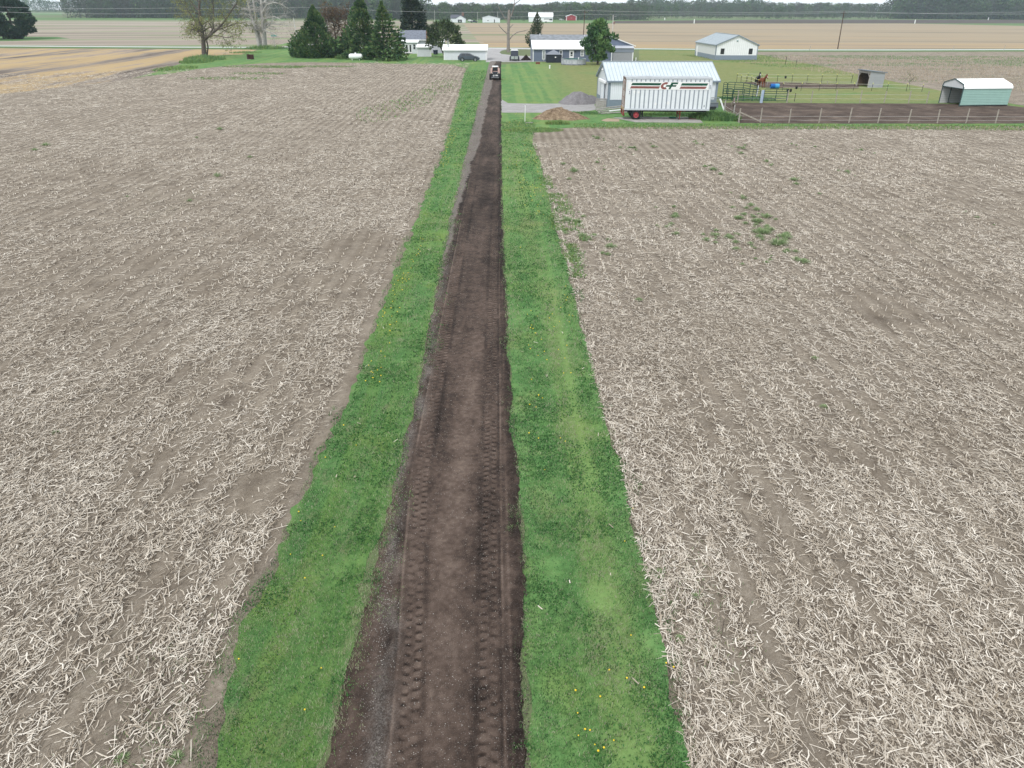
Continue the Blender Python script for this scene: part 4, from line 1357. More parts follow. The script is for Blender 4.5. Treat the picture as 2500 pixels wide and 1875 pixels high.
# ------------------------------------------------------------------ carport and run-in shed
def carport():
    t = thing("carport", "open ended metal carport with white roof and pale green side wall", "carport", (gp(2339, 259.6)[0], gp(2339, 259.6)[1] - .3, 0), R(8))
    L, D, he, hr = 6.4, 3.9, 2.15, 3.0
    prof = [(-.12, he - .12), (-.05, he + .12), (.22, he + .34), (D / 2, hr), (D - .22, he + .34), (D + .05, he + .12), (D + .12, he - .12)]
    inn = [(a + (.03 if a < D / 2 else -.03), b - .04) for a, b in prof]
    rf = MB()
    for k in range(len(prof) - 1):
        q = [prof[k], prof[k + 1], inn[k + 1], inn[k]]
        rf.prism([(-.05, a, b) for a, b in q], (L + .1, 0, 0))
    rf.build("roof", W_ROOF, t)
    gw = ribbed("pale_green_steel", (.30, .47, .42), .19, 'Z', .02, dirt=.05)
    MB().box(0, L, -.02, .02, .16, he - .08).build("side_wall", gw, t)
    MB().box(.02, L - .02, -.01, .03, 0.0, .155).build("wall_gap_shade", BLACK, t)  # black strip put in as the shadow line under the wall
    wi = ribbed("grey_white_steel_lining", (.56, .57, .58), .25, 'Z', .02, dirt=.35)
    MB().box(0, L, D - .02, D + .02, 0, he - .08).build("back_wall", wi, t)
    MB().prism([(L - .03, .0, 0), (L - .03, D, 0), (L - .03, D, he + .1), (L - .03, D / 2, hr - .05), (L - .03, 0, he + .1)], (.03, 0, 0)).build("end_wall", wi, t)
    for x in (-.02,):
        MB().prism([(x, .02, he - .12), (x, D - .02, he - .12), (x, D - .24, he + .30), (x, D / 2, hr - .05), (x, .24, he + .30)], (.03, 0, 0)).build("gable_panel", plain("off_white_steel", (.50, .51, .53), .5, .05), t)
    fr = MB()
    for x in (-.04, L / 2, L - .1):
        for y in (.05, D - .05):
            fr.beam((x, y, 0), (x, y, he), .07)
        fr.beam((x, .05, he - .14), (x, D - .05, he - .14), .06)
    fr.beam((-.05, 0, he - .12), (-.05, .2, he + .34), .09).beam((-.05, .2, he + .34), (-.05, D / 2, hr), .09).beam((-.05, D / 2, hr), (-.05, D - .2, he + .34), .09).beam((-.05, D - .2, he + .34), (-.05, D, he - .12), .09)
    fr.beam((1.2, D - .06, 0), (1.2, D - .06, he), .06)
    fr.build("frame", plain("dark_green_frame", (.035, .07, .075), .5), t)


carport()


def run_in_shed():
    t = thing("run_in_shed", "small grey wooden run-in shed with a dark open front in the corral", "shed", (*gp(2119, 214), 0), R(8))
    L, D, hf, hb = 2.35, 3.1, 2.25, 2.0
    wd = ribbed("grey_board_wall", (.34, .35, .375), .2, 'Z', .01, dirt=.2)
    MB().prism([(0, 0, 0), (L, 0, 0), (L, 0, hb), (0, 0, hf)], (0, .05, 0)).build("side_wall", wd, t)
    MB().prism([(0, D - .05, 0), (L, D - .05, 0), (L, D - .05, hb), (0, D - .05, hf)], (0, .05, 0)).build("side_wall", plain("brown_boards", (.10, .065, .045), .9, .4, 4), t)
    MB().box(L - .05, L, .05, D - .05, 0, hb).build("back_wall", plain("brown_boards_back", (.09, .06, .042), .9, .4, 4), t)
    MB().prism([(-.3, -.15, hf + .04), (L + .25, -.15, hb + .02), (L + .25, -.15, hb + .14), (-.3, -.15, hf + .16)], (0, D + .3, 0)).build("roof", plain("blue_grey_metal_roof", (.17, .20, .235), .5, .15), t)
    f = MB().box(-.06, .0, 0, .16, 0, hf).box(-.06, 0, D - .16, D, 0, hf).box(-.06, 0, .16, D - .16, hf - .32, hf)
    f.beam((-.03, .16, hf - .75), (-.03, .6, hf - .3), .08).beam((-.03, D - .16, hf - .75), (-.03, D - .6, hf - .3), .08)
    f.build("front_frame", WOOD_GREY, t)


run_in_shed()


# ------------------------------------------------------------------ blue house with additions
def blue_house():
    a = gp(1301, 151)
    t = thing("house", "slate blue house with a long white lean-to roof and white trimmed windows", "house", (a[0], a[1], 0), R(1.0))
    W, h0 = 17.5, 2.62
    # back addition under the white roof, with the main gable behind
    poly = [(0, 0, 0), (0, 6.0, 0), (0, 6.0, 3.95), (0, 0, h0)]
    MB().prism(poly, (W, 0, 0)).build("wall", B_SIDING, t)
    MB().prism([(-.25, -.35, h0 - .04), (-.25, 6.1, 4.05), (-.25, 6.1, 4.17), (-.25, -.35, h0 + .08)], (W + .4, 0, 0)).build("white_roof", W_ROOF, t)
    MB().box(-.25, W + .15, -.40, -.352, h0 - .12, h0 + .08).build("gutter", PLASTIC_W, t)
    MB().prism([(0.0, 6.02, 0), (0.0, 14, 0), (0.0, 14, 3.6), (0.0, 10, 4.95), (0.0, 6.02, 4.0)], (W, 0, 0)).build("main_wall", B_SIDING, t)
    r = MB().prism([(-.35, 6.05, 4.19), (-.35, 10, 5.02), (-.35, 10, 5.14), (-.35, 6.05, 4.31)], (W + .7, 0, 0)).prism([(-.35, 14.3, 3.6), (-.35, 10, 5.02), (-.35, 10, 5.14), (-.35, 14.3, 3.72)], (W + .7, 0, 0)).build("shingle_roof", SHINGLE2, t)
    MB().tube([(1.9, 9.3, 4.8), (1.9, 9.3, 5.45)], .06, 8).tube([(12, 8.4, 4.6), (12, 8.4, 5.15)], .05, 8).build("vent_pipe", PLASTIC_W, r)
    build_each(MB().box(-.04, .14, -.05, -.003, 0, h0 - .12).box(-.05, -.003, -.05, .12, 0, h0 - .12), "corner_board", W_PAINT, t)
    window(t, 2.35, .62, .42, 1.55, 0, rows=2, cols=1, fw=.14, pane=plain("curtained_glass", (.32, .34, .34), .2, .3, 3))
    window(t, 6.1, .95, .40, 1.25, 0, rows=2, fw=.14)
    window(t, 10.75, 1.28, .5, .92, 0, rows=2, cols=2, fw=.13, pane=plain("pale_glass", (.20, .22, .23), .15, .4, 3))
    d = MB().box(8.05, 8.80, -.06, -.003, .12, 2.18).build("door", W_PAINT, t)
    MB().box(7.93, 8.04, -.055, -.003, .1, 2.3).box(8.81, 8.92, -.055, -.003, .1, 2.3).box(8.04, 8.81, -.055, -.003, 2.19, 2.3).build("door_frame", PLASTIC_W, d)
    MB().box(8.2, 8.65, -.07, -.061, 1.5, 2.02).box(8.2, 8.65, -.07, -.061, 1.2, 1.42).build("pane", GLASS, d)
    MB().box(7.9, 8.95, -.9, -.065, 0, .12).build("step", M_CONC, t)
    MB().tube([(9.25, -.14, 2.0), (9.25, -.14, 2.2)], .09, 8).box(9.2, 9.3, -.14, -.003, 2.08, 2.18).build("wall_lamp", BLACK, t)
    MB().box(2.2, 2.55, -.03, -.003, .18, .42).build("vent", plain("grey_vent", (.3, .33, .36), .6), t)
    MB().box(-.02, W, -.02, -.004, 0, .1).build("foundation", M_CONC, t)
    # gable wall showing above the garage on the right, garage box with a panelled front
    MB().prism([(13.6, 2.2, 0), (22.2, 2.2, 0), (22.2, 2.2, 3.15), (17.0, 2.2, 4.95), (13.6, 2.2, 3.9)], (0, 7, 0)).build("gable_wall", B_SIDING, t)
    MB().prism([(16.9, 1.9, 5.0), (22.7, 1.9, 3.05), (22.7, 1.9, 3.2), (16.9, 1.9, 5.15)], (0, 7.6, 0)).prism([(17.1, 1.9, 5.0), (13.2, 1.9, 3.78), (13.2, 1.9, 3.93), (17.1, 1.9, 5.15)], (0, 7.6, 0)).build("gable_roof", W_ROOF, t)
    MB().box(17.2, 21.9, .0, 2.19, 0, 2.75).build("garage_front", GREY_WALL, t)
    MB().box(17.1, 22.0, -.06, -.003, 1.95, 2.75).build("ribbed_fascia", ribbed("blue_grey_ribbed_fascia", (.22, .25, .31), .2, 'X', .02), t)
    MB().prism([(17.0, -.2, 2.76), (17.0, 2.18, 3.15), (17.0, 2.18, 3.22), (17.0, -.2, 2.83)], (5.1, 0, 0)).build("garage_roof", plain("light_grey_roof", (.42, .44, .48), .5, .06), t)
    build_each(MB().box(17.12, 17.32, -.065, -.004, 0, 1.94).box(21.75, 21.95, -.065, -.004, 0, 1.94), "corner_post", W_PAINT, t)
    window(t, 16.2, .8, .3, 1.3, 2.2, rows=2, fw=.12)


blue_house()


# ------------------------------------------------------------------ white house, shed, garage on the left
def white_house():
    a = gp(974, 131)
    t = thing("house", "white house with grey shingle roof, brick chimney and glazed back porch", "house", (a[0], a[1] + 4.2, 0), R(1))
    W = 7.1
    he = 3.2
    gable_house(t, W, 8.5, he, 5.1, 'x', W_SIDING, SHINGLE, .4, .12, fascia=W_PAINT)
    MB().box(6.75, 7.6, -.95, -.01, 0, 5.3).box(6.85, 7.5, -.85, -.1, 5.3, 5.5).build("chimney", BRICK, t)
    MB().box(.5, 4.6, -4.2, -.01, 0, 2.55).build("porch_wall", W_SIDING, t)
    MB().prism([(.25, -4.5, 2.56), (.25, -.45, 2.95), (.25, -.45, 3.07), (.25, -4.5, 2.68)], (4.7, 0, 0)).build("porch_roof", W_ROOF, t)
    yf = -4.2
    for x in (1.03, 3.95):
        window(t, x, 1.05, .52, 1.12, yf, rows=2, fw=.07)
    for x in (2.05, 2.92):
        d = MB().box(x - .36, x + .36, yf - .05, yf - .003, .14, 2.2).build("french_door", PLASTIC_W, t)
        MB().box(x - .21, x + .21, yf - .062, yf - .051, .4, 2.05).build("pane", GLASS, d)
    MB().box(1.5, 3.4, yf - .9, yf - .06, 0, .14).build("step", M_CONC, t)
    MB().box(7.75, 11.2, -1.6, 4, 0, 2.6).build("side_porch_wall", plain("pale_lilac_siding", (.44, .44, .50), .6, .08), t)
    MB().prism([(7.65, -1.9, 2.61), (7.65, 4.2, 3.0), (7.65, 4.2, 3.1), (7.65, -1.9, 2.71)], (3.75, 0, 0)).build("side_porch_roof", W_ROOF, t)


white_house()


def white_shed():
    a = gp(1019, 138.4)
    t = thing("shed", "small white shed with a sloping roof beside the glazed porch", "shed", (a[0], a[1], 0), R(3))
    MB().prism([(0, 0, 0), (0, 2.6, 0), (0, 2.6, 2.45), (0, 0, 2.0)], (3.25, 0, 0)).build("wall", W_SIDING, t)
    MB().prism([(-.15, -.25, 2.0), (-.15, 2.8, 2.53), (-.15, 2.8, 2.65), (-.15, -.25, 2.12)], (3.6, 0, 0)).build("roof", W_ROOF, t)
    MB().box(-.03, .1, -.03, -.003, 0, 1.95).box(3.15, 3.28, -.03, -.003, 0, 1.95).box(-.14, 3.44, -.29, -.255, 1.95, 2.12).build("trim", PLASTIC_W, t)
    MB().tube([(3.35, -.1, 1.95), (3.35, -.1, .15), (3.3, -.7, .05)], .05, 6).build("downspout", PLASTIC_W, t)


white_shed()


def white_garage():
    a = gp(1084, 146.6)
    t = thing("garage", "long low white garage with a stove pipe behind the parked dark car", "garage", (a[0], a[1], 0), R(.8))
    W = 9.55
    gable_house(t, W, 6.4, 2.12, 3.0, 'x', W_SIDING, W_ROOF, .3, .10, fascia=PLASTIC_W)
    build_each(MB().box(-.03, .16, -.03, -.003, 0, 2.0).box(W - .16, W + .03, -.03, -.003, 0, 2.0), "corner_board", PLASTIC_W, t)
    p = MB().tube([(.95, 1.2, 2.3), (.95, 1.2, 4.1)], .13, 10).build("stove_pipe", STEEL, t)
    MB().lathe([(.17, 4.1), (.17, 4.35), (.05, 4.45)], (.95, 1.2, 0), 10).build("cap", BLACK, p)
    MB().tube([(W + .12, -.1, 2.0), (W + .12, -.1, .1)], .05, 6).build("downspout", PLASTIC_W, t)


white_garage()


# ------------------------------------------------------------------ vehicles
def side_prism(mb, prof, y0, y1, inset=0.0, z_top=None):
    """Loft a car-body side profile (x, z) across y with tumblehome above the belt."""
    n = len(prof)
    ys = [(y0, 0), (y1, 0)]
    vs = []
    for y, s in ((y0, 1), (y1, -1)):
        for x, z in prof:
            ins = inset * max(0, z - z_top) if z_top else 0
            vs.append((x, y + s * ins, z))
    fs = [tuple(range(n))[::-1], tuple(range(n, 2 * n))] + [(i, (i + 1) % n, n + (i + 1) % n, n + i) for i in range(n)]
    return mb.add(vs, fs)


def wheels(t, xs, y0, y1, r, w, rimmat, tyre_name="wheel"):
    for x in xs:
        for y, s in ((y0, 1), (y1, -1)):
            ty = MB().lathe([(r * .62, 0), (r * .9, -s * .01), (r, s * .03), (r, s * (w - .03)), (r * .9, s * w), (r * .62, s * w)], (x, y, r), 22, 'y', cap=False).build(tyre_name, RUBBER, t)
            rm = MB().lathe([(r * .64, s * .0), (r * .58, s * .02), (r * .5, s * .05), (r * .2, s * .035), (.0, s * .03)], (x, y, r), 20, 'y', cap=False)
            for q in range(5):
                a = q * 1.2566
                rm.beam((x + r * .15 * math.cos(a), y + s * .02, r + r * .15 * math.sin(a)), (x + r * .58 * math.cos(a), y + s * .005, r + r * .58 * math.sin(a)), .06, .03, up=(0, 1, 0))
            rm.build("rim", rimmat, ty)


def parked_suv():
    c = gp(1145, 149.3)
    t = thing("parked_car", "dark blue grey sport utility car parked on grass by the white garage", "car", (c[0], c[1], 0), R(1))
    w = .92
    low = [(-2.38, .42), (-2.40, .75), (-2.33, 1.02), (-2.0, 1.12), (.95, 1.10), (1.65, 1.0), (2.15, .86), (2.38, .66), (2.40, .40), (2.2, .28), (-2.25, .28)]
    up = [(-2.18, 1.09), (-1.95, 1.48), (-1.5, 1.60), (-.3, 1.62), (.25, 1.55), (1.10, 1.09)]
    mb = side_prism(MB(), low, -w, w, .04, .8)
    b = mb.build("body", CAR_PAINT, t)
    b.data.polygons.foreach_set("use_smooth", [False] * len(b.data.polygons))
    side_prism(MB(), up, -w + .04, w - .04, .36, 1.1).build("cabin", CAR_PAINT, t)
    gl = MB()
    for s in (-1, 1):
        def y(z): return s * (w - .04 - .36 * (z - 1.1) + .006)
        for q in ([(-1.75, 1.16), (-.72, 1.15), (-.72, 1.50), (-1.45, 1.50)], [(-.62, 1.15), (.78, 1.13), (.18, 1.47), (-.62, 1.50)]):
            gl.quad(*[(x, y(z), z) for x, z in q])
    gl.build("side_window", GLASS, t)
    MB().quad((1.06, -.78, 1.13), (1.06, .78, 1.13), (.30, .66, 1.545), (.30, -.66, 1.545)).build("windscreen", GLASS, t)
    wheels(t, (-1.42, 1.42), -w - .01, w + .01, .37, .24, plain("alloy_rim", (.55, .56, .58), .3, .05, metal=.4))
    ar = MB()
    for x in (-1.42, 1.42):
        for s in (-1, 1):
            ar.lathe([(.47, s * (w - .02)), (.47, s * (w + .02)), (.40, s * (w + .02)), (.40, s * (w - .02))], (x, 0, .39), 18, 'y', cap=False)
    ar.box(-1.0, 1.0, -w - .012, -w + .02, .26, .42).box(-1.0, 1.0, w - .02, w + .012, .26, .42)
    ar.build("arch_trim", BLACK, t)
    lamp = plain("clear_headlamp", (.6, .63, .66), .15, .1)
    for s in (-1, 1):
        MB().prism([(2.02, s * .84, .80), (2.34, s * .70, .68), (2.38, s * .72, .80), (2.05, s * .86, .93)], (0, s * .09, 0)).build("headlight", lamp, t)
        MB().box(-2.39, -2.22, s * .80 - .09, s * .80 + .09, .72, 1.06).build("tail_light", plain("red_lens", (.25, .02, .02), .3), t)
        MB().box(.85, 1.02, s * .98 - .10, s * .98 + .10, 1.08, 1.22).build("mirror", CAR_PAINT, t)
        MB().beam((-1.7, s * .58, 1.63), (.1, s * .60, 1.64), .04).build("roof_rail", STEEL, t)


parked_suv()


def skid_steer():
    c = gp(1209, 196)
    t = thing("skid_steer_loader", "compact skid steer loader driving away up the dirt lane, black rear door", "loader", (c[0], c[1], .05), R(1))
    cab = plain("pale_salmon_cab_paint", (.62, .42, .38), .5, .1)
    MB().box(-.62, .62, .0, 1.9, .42, 1.02).build("body", BLACK, t, bevel=.03)
    d = MB().prism([(-.66, -.05, .38), (.66, -.05, .38), (.66, .03, 1.02), (.52, .12, 1.22), (-.52, .12, 1.22), (-.66, .03, 1.02)], (0, .28, .02)).build("rear_door", plain("black_rear_door", (.022, .022, .032), .4, .1), t)
    for x in (-.42, .42):
        MB().box(x - .05, x + .05, -.035, .04, .98, 1.10).build("tail_lamp", plain("pale_lamp", (.7, .68, .66), .3), d)
    e = MB().lathe([(.14, -.075), (.14, -.055), (.10, -.055), (.10, -.075)], (-.24, 0, .66), 14, 'y', cap=False)
    e.box(-.32, -.16, -.072, -.056, .62, .66).box(-.30, -.18, -.072, -.056, .69, .72)
    for z in (.60, .67, .74):
        e.box(.02, .46, -.075, -.056, z, z + .045)
    e.build("emblem", PLASTIC_W, d)
    MB().beam((-.62, -.10, .40), (.62, -.10, .40), .08).build("bumper", STEEL, t)
    cb = MB()
    for x in (-.48, .48):
        cb.box(x - .05, x + .05, .42, .52, 1.0, 1.92).box(x - .05, x + .05, 1.45, 1.55, 1.0, 1.92).box(x - .04, x + .04, .52, 1.45, 1.62, 1.70)
    cb.box(-.43, .43, .42, .50, 1.0, 1.30).build("cab_frame", cab, t)
    MB().box(-.43, .43, .44, .46, 1.31, 1.82).build("rear_window", GLASS, t)
    MB().box(-.50, .50, .36, 1.6, 1.921, 2.02).build("cab_roof", W_PAINT, t, bevel=.02)
    for s in (-1, 1):
        a = MB().beam((s * .62, .2, 1.55), (s * .62, 2.2, 1.25), .16, .2).beam((s * .62, 2.2, 1.25), (s * .62, 2.5, .35), .14, .18).beam((s * .62, .12, 1.0), (s * .62, .12, 1.72), .20, .30)
        a.build("lift_arm", cab, t)
    MB().box(-.92, .92, 2.55, 3.1, .08, .16).box(-.92, .92, 2.5, 2.56, .08, .65).build("bucket", BLACK, t)
    st = MB().box(-.40, .40, .75, 1.15, 1.02, 1.15).box(-.30, .30, .65, .78, 1.15, 1.75).build("seat", BLACK, t)
    wheels(t, (0,), 0, 0, .4, .3, cab) if False else None
    for x, s in ((-.95, 1), (.95, -1)):
        for y in (.28, 1.42):
            r, w = .42, .30
            prof = [(r * .55, 0), (r * .92, 0), (r, s * .03), (r, s * (w - .03)), (r * .92, s * w), (r * .55, s * w)]
            ty = MB().lathe([(a, b) for a, b in prof], (x, y, r), 20, 'x', cap=False)
            for q in range(12):
                an = q * .5236
                ty.beam((x + s * .02, y + r * 1.01 * math.cos(an), r + r * 1.01 * math.sin(an)), (x + s * (w - .02), y + r * 1.01 * math.cos(an + .15), r + r * 1.01 * math.sin(an + .15)), .05, .05)
            ty = ty.build("wheel", RUBBER, t)
            MB().lathe([(r * .56, s * .02), (r * .4, s * .06), (0, s * .05)], (x, y, r), 14, 'x', cap=False).build("rim", cab, ty)


skid_steer()


def horse_trailer():
    c = gp(1256, 149.3)
    t = thing("horse_trailer", "small dark horse trailer with white roof and two pale lower doors on the drive", "trailer", (c[0], c[1], 0), 0)
    dk = plain("dark_slate_canvas", (.055, .062, .085), .6, .12, 2)
    w = .83
    MB().prism([(-w, 0, .42), (w, 0, .42), (w, 0, 1.95), (w * .86, 0, 2.14), (-w * .86, 0, 2.14), (-w, 0, 1.95)], (0, 3.2, 0)).build("body", plain("blue_grey_body", (.13, .15, .19), .5, .1), t)
    MB().prism([(-w, -.06, 1.02), (w, -.06, 1.02), (w * .98, -.06, 1.98), (w * .85, -.06, 2.12), (-w * .85, -.06, 2.12), (-w * .98, -.06, 1.98)], (0, .058, 0)).build("tailgate_curtain", dk, t)
    MB().prism([(-w - .02, -.12, 1.97), (-w * .86, -.12, 2.19), (w * .86, -.12, 2.19), (w + .02, -.12, 1.97), (w * .86, -.12, 2.16), (-w * .86, -.12, 2.16)], (0, 3.4, 0)).build("roof", W_ROOF, t)
    pd = plain("pale_sage_door", (.33, .38, .35), .6, .12, 2)
    for x in (-.40, .40):
        MB().box(x - .35, x + .35, -.07, -.002, .42, 1.0).build("lower_door", pd, t)
    MB().box(-.035, .035, -.09, -.071, .42, 1.0).build("door_latch", BLACK, t)
    MB().box(-w, w, -.10, .05, .26, .41).build("bumper", BLACK, t)
    for s in (-1, 1):
        MB().prism([(s * w, .2, .3), (s * (w + .30), .2, .3), (s * (w + .24), .2, .85), (s * (w + .02), .2, 1.05)], (0, 1.9, 0)).build("fender", BLACK, t)
        for y in (.7, 1.6):
            MB().lathe([(.14, 0), (.31, 0), (.33, s * .04), (.33, s * .17), (.31, s * .2), (.14, s * .2)], (s * (w + .04), y, .33), 16, 'x', cap=False).build("wheel", RUBBER, t)
    MB().beam((0, 3.2, .45), (0, 4.4, .45), .12).build("drawbar", BLACK, t)
    MB().tube([(0, 4.2, 0), (0, 4.2, .5)], .04, 6).build("jack", STEEL, t)


horse_trailer()

# ------------------------------------------------------------------ things in the yard
def at(px, py, dz=0):
    c = gp(px, py)
    return (c[0], c[1], dz)


def yard_things():
    # pool
    c = gp(1400, 157.5)
    t = thing("pool", "round above-ground pool with grey metal wall and green water on the lawn", "pool", (c[0], c[1], 0))
    MB().lathe([(2.5, 0), (2.52, .06), (2.5, .10), (2.5, 1.08)], n=40, cap=False).build("wall", GALV, t)
    MB().lathe([(2.46, 1.08), (2.42, 1.07), (2.42, .1)], n=40, cap=False).build("liner", plain("teal_liner", (.012, .12, .105), .4, .15, 2), t)
    MB().lathe([(2.40, 1.08), (2.58, 1.08), (2.58, 1.11), (2.40, 1.11), (2.40, 1.08)], n=40, cap=False).build("rim", plain("pale_rim", (.5, .53, .56), .5), t)
    wt = plain("green_pool_water", (.01, .085, .07), .12, .15, 2, spec=.5)
    MB().lathe([(0, .95), (2.43, .95), (2.43, .93), (0, .93)], n=40, cap=False).build("water", wt, t)
    up = MB()
    for k in range(14):
        a = k * math.tau / 14
        up.beam((2.55 * math.cos(a), 2.55 * math.sin(a), 0), (2.55 * math.cos(a), 2.55 * math.sin(a), 1.08), .10, .05)
    up.build("uprights", plain("pool_upright", (.36, .38, .42), .5, .15), t)
    MB().lathe([(2.56, 0), (2.56, .20), (2.52, .20)], n=40, cap=False).build("grimy_base", plain("grimy_grey_base", (.16, .17, .19), .7, .3), t)
    MB().box(1.1, 1.28, 1.9, 2.1, .6, 1.3).build("skimmer", PLASTIC_W, t)
    # dark screened gazebo
    c = at(1335, 153.3)
    t = thing("gazebo", "dark grey screened canopy tent standing against the blue house", "gazebo", c, R(2))
    w, d = 3.1, 2.6
    fr = MB()
    for x in (.04, w - .04):
        for y in (.04, d - .04):
            fr.beam((x, y, 0), (x, y, 1.62), .08)
    fr.box(0, w, 0, .06, 1.56, 1.66).box(0, w, d - .06, d, 1.56, 1.66).box(0, .06, 0, d, 1.56, 1.66).box(w - .06, w, 0, d, 1.56, 1.66).box(w / 2 - .04, w / 2 + .04, 0, .06, 0, 1.6)
    fr.build("frame", BLACK, t)
    MB().add([(-.12, -.12, 1.62), (w + .12, -.12, 1.62), (w + .12, d + .12, 1.62), (-.12, d + .12, 1.62), (w / 2, d / 2, 2.55)], [(0, 1, 4), (1, 2, 4), (2, 3, 4), (3, 0, 4)]).build("canopy", plain("slate_grey_canopy", (.19, .205, .24), .7, .1), t)
    scr = plain("dark_screen", (.022, .027, .04), .7, .15)
    MB().box(.08, w - .08, .02, .03, 0.02, 1.55).box(.02, .03, .08, d - .08, .02, 1.55).box(w - .03, w - .02, .08, d - .08, .02, 1.55).build("screen_wall", scr, t)
    MB().box(1.7, 1.98, -.01, .015, .98, 1.2).build("white_tag", PLASTIC_W, t)
    # white chair
    c = at(1379, 148)
    t = thing("chair", "white plastic garden chair behind the pool by the house door", "chair", c, R(-25))
    for x in (-.22, .22):
        for y in (-.22, .22):
            MB().beam((x, y, 0), (x * .9, y * .9, .42), .06).build("leg", PLASTIC_W, t)
    MB().box(-.26, .26, -.26, .26, .42, .47).build("seat", PLASTIC_W, t)
    MB().prism([(-.26, .22, .47), (.26, .22, .47), (.28, .38, 1.15), (-.28, .38, 1.15)], (0, .05, 0)).build("backrest", PLASTIC_W, t)
    # dark table or grill by the wall
    c = at(1415, 151)
    t = thing("patio_table", "long black patio table with a brown top by the blue wall", "table", c, 0)
    MB().box(0, 2.5, 0, .9, .78, .86).build("tabletop", WOOD_DARK, t)
    for x in (.1, 2.4):
        for y in (.1, .8):
            MB().beam((x, y, 0), (x, y, .78), .09).build("leg", BLACK, t)
    MB().box(.05, 2.45, .05, .85, .12, .55).build("lower_shelf", BLACK, t)
    # planter / block
    c = at(1308, 156.5)
    t = thing("planter_box", "low brown brick planter box on the lawn before the blue house", "planter", c, 0)
    MB().box(0, .9, 0, .06, 0, .36).box(0, .9, .5, .56, 0, .36).box(0, .06, .06, .5, 0, .36).box(.84, .9, .06, .5, 0, .36).build("walls", plain("red_brown_block", (.16, .055, .035), .9, .35, 4), t)
    MB().box(.06, .84, .06, .5, .05, .27).build("soil", WOOD_DARK, t)
    # white pipes
    o = MB().tube([(0, 0, 0), (0, 0, .55)], .12, 10).lathe([(.14, .5), (.14, .6), (.06, .63)], n=10).build("standpipe", PLASTIC_W, None, at(1342, 167.5))
    tag(o, "short thick white standpipe in the middle of the mown lawn", "pipe")
    o = MB().tube([(0, 0, 0), (0, 0, .85)], .08, 8).lathe([(.11, .8), (.11, .9), (.04, .93)], n=8).build("standpipe", PLASTIC_W, None, at(1552, 152))
    tag(o, "thin white standpipe behind the ridge of the nearer white barn", "pipe")
    o = MB().tube([(0, 0, 0), (.02, 0, 1.55)], .03, 6).lathe([(.035, 1.5), (.045, 1.56), (.02, 1.58)], n=6).build("marker_stake", PLASTIC_W, None, at(1281.5, 297))
    tag(o, "thin white marker stake in grass beside the mulch pile", "stake")
    o = MB().box(-.35, .35, -.06, .06, 0, .08).beam((-.3, .1, .06), (.4, -.15, .09), .1, .04).build("scrap_board", WOOD_GREY, None, at(1291, 301))
    tag(o, "pale scrap board lying on grass by the white stake", "board")
    # bins
    navy = plain("navy_bin_plastic", (.016, .02, .05), .5, .1)
    t = thing("wheelie_bin", "navy wheelie bin nearer the white shed", "bin", at(1061, 133.5), 0, "pair of navy bins by the house")
    MB().prism([(-.24, -.26, .08), (.24, -.26, .08), (.28, -.32, 1.0), (-.28, -.32, 1.0)], (0, .58, 0)).build("body", navy, t)
    MB().box(-.31, .31, -.36, .34, 1.0, 1.07).build("lid", navy, t)
    for x in (-.24, .24):
        MB().lathe([(.1, -.03), (.1, .03)], (x, .26, .1), 12, 'x').build("wheel", RUBBER, t)
    copy_tree(t, at(1066.5, 133.2), R(4), "navy wheelie bin nearer the long garage", "pair of navy bins by the house")
    # propane tank
    t = thing("propane_tank", "white propane tank on short legs in front of the dark evergreens", "tank", at(869, 147), R(3))
    L, r = 1.18, .56
    prof = [(0, -L - .36), (.3, -L - .30), (.47, -L - .14), (r, -L + .05), (r, L - .05), (.47, L + .14), (.3, L + .30), (0, L + .36)]
    MB().lathe(prof, (0, 0, .78), 18, 'x', cap=False).build("shell", plain("white_tank_paint", (.80, .81, .82), .35, .03), t, smooth=True)
    MB().lathe([(.2, 1.3), (.2, 1.48), (.13, 1.56), (0, 1.57)], n=14).build("dome", PLASTIC_W, t)
    for x in (-.8, .8):
        MB().box(x - .06, x + .06, -.32, .32, 0, .35).build("leg", PLASTIC_W, t)
    # burn barrel
    t = thing("burn_barrel", "rusty brown burn barrel and box on the lawn left of the evergreens", "barrel", at(607, 145), R(8))
    rust = plain("dark_rust", (.045, .018, .014), .9, .4, 5)
    MB().lathe([(.30, 0), (.31, .3), (.30, .32), (.31, .6), (.30, .62), (.31, 1.05), (.28, 1.05), (.27, .1), (0, .1)], n=18, cap=False).build("drum", rust, t)
    MB().box(.25, 1.15, -.35, .4, .05, 1.0).build("iron_box", rust, t)
    MB().box(-.35, .5, -.5, -.3, 0, .06).build("base_block", M_CONC, t)
    # street sign
    t = thing("street_sign", "green street name sign on a post by the road junction", "sign", at(672, 114), 0)
    MB().tube([(0, 0, 0), (0, 0, 3.1)], .05, 6).build("post", STEEL, t)
    MB().box(-.9, .9, -.02, .02, 2.75, 3.2).build("sign_board", plain("teal_sign", (.10, .30, .26), .5), t)
    # piles
    def pile(name, label, cat, c, rx, ry, h, mat, seed, lumps=0.16, skew=0.0):
        n, m = 60, 26
        a = np.linspace(0, 2 * np.pi, n, endpoint=False)
        q = np.linspace(0, 1, m)
        A, Q = np.meshgrid(a, q)
        ed = 1 + (fbm(np.cos(A) * 1.7 + 5, np.sin(A) * 1.7, seed, 3) - .5) * .7
        X, Y = rx * Q * np.cos(A) * ed, ry * Q * np.sin(A) * ed
        prof = np.clip(1 - Q ** 1.25, 0, 1)
        Z = h * prof * (1 + skew * X / rx) * (.7 + .6 * fbm(X * .9, Y * .9, seed + 1, 4)) + (fbm(X * 5, Y * 5, seed + 2, 3) - .5) * lumps * np.clip(1 - Q ** 6, 0, 1)
        Z = np.maximum(Z, -.02) - .01
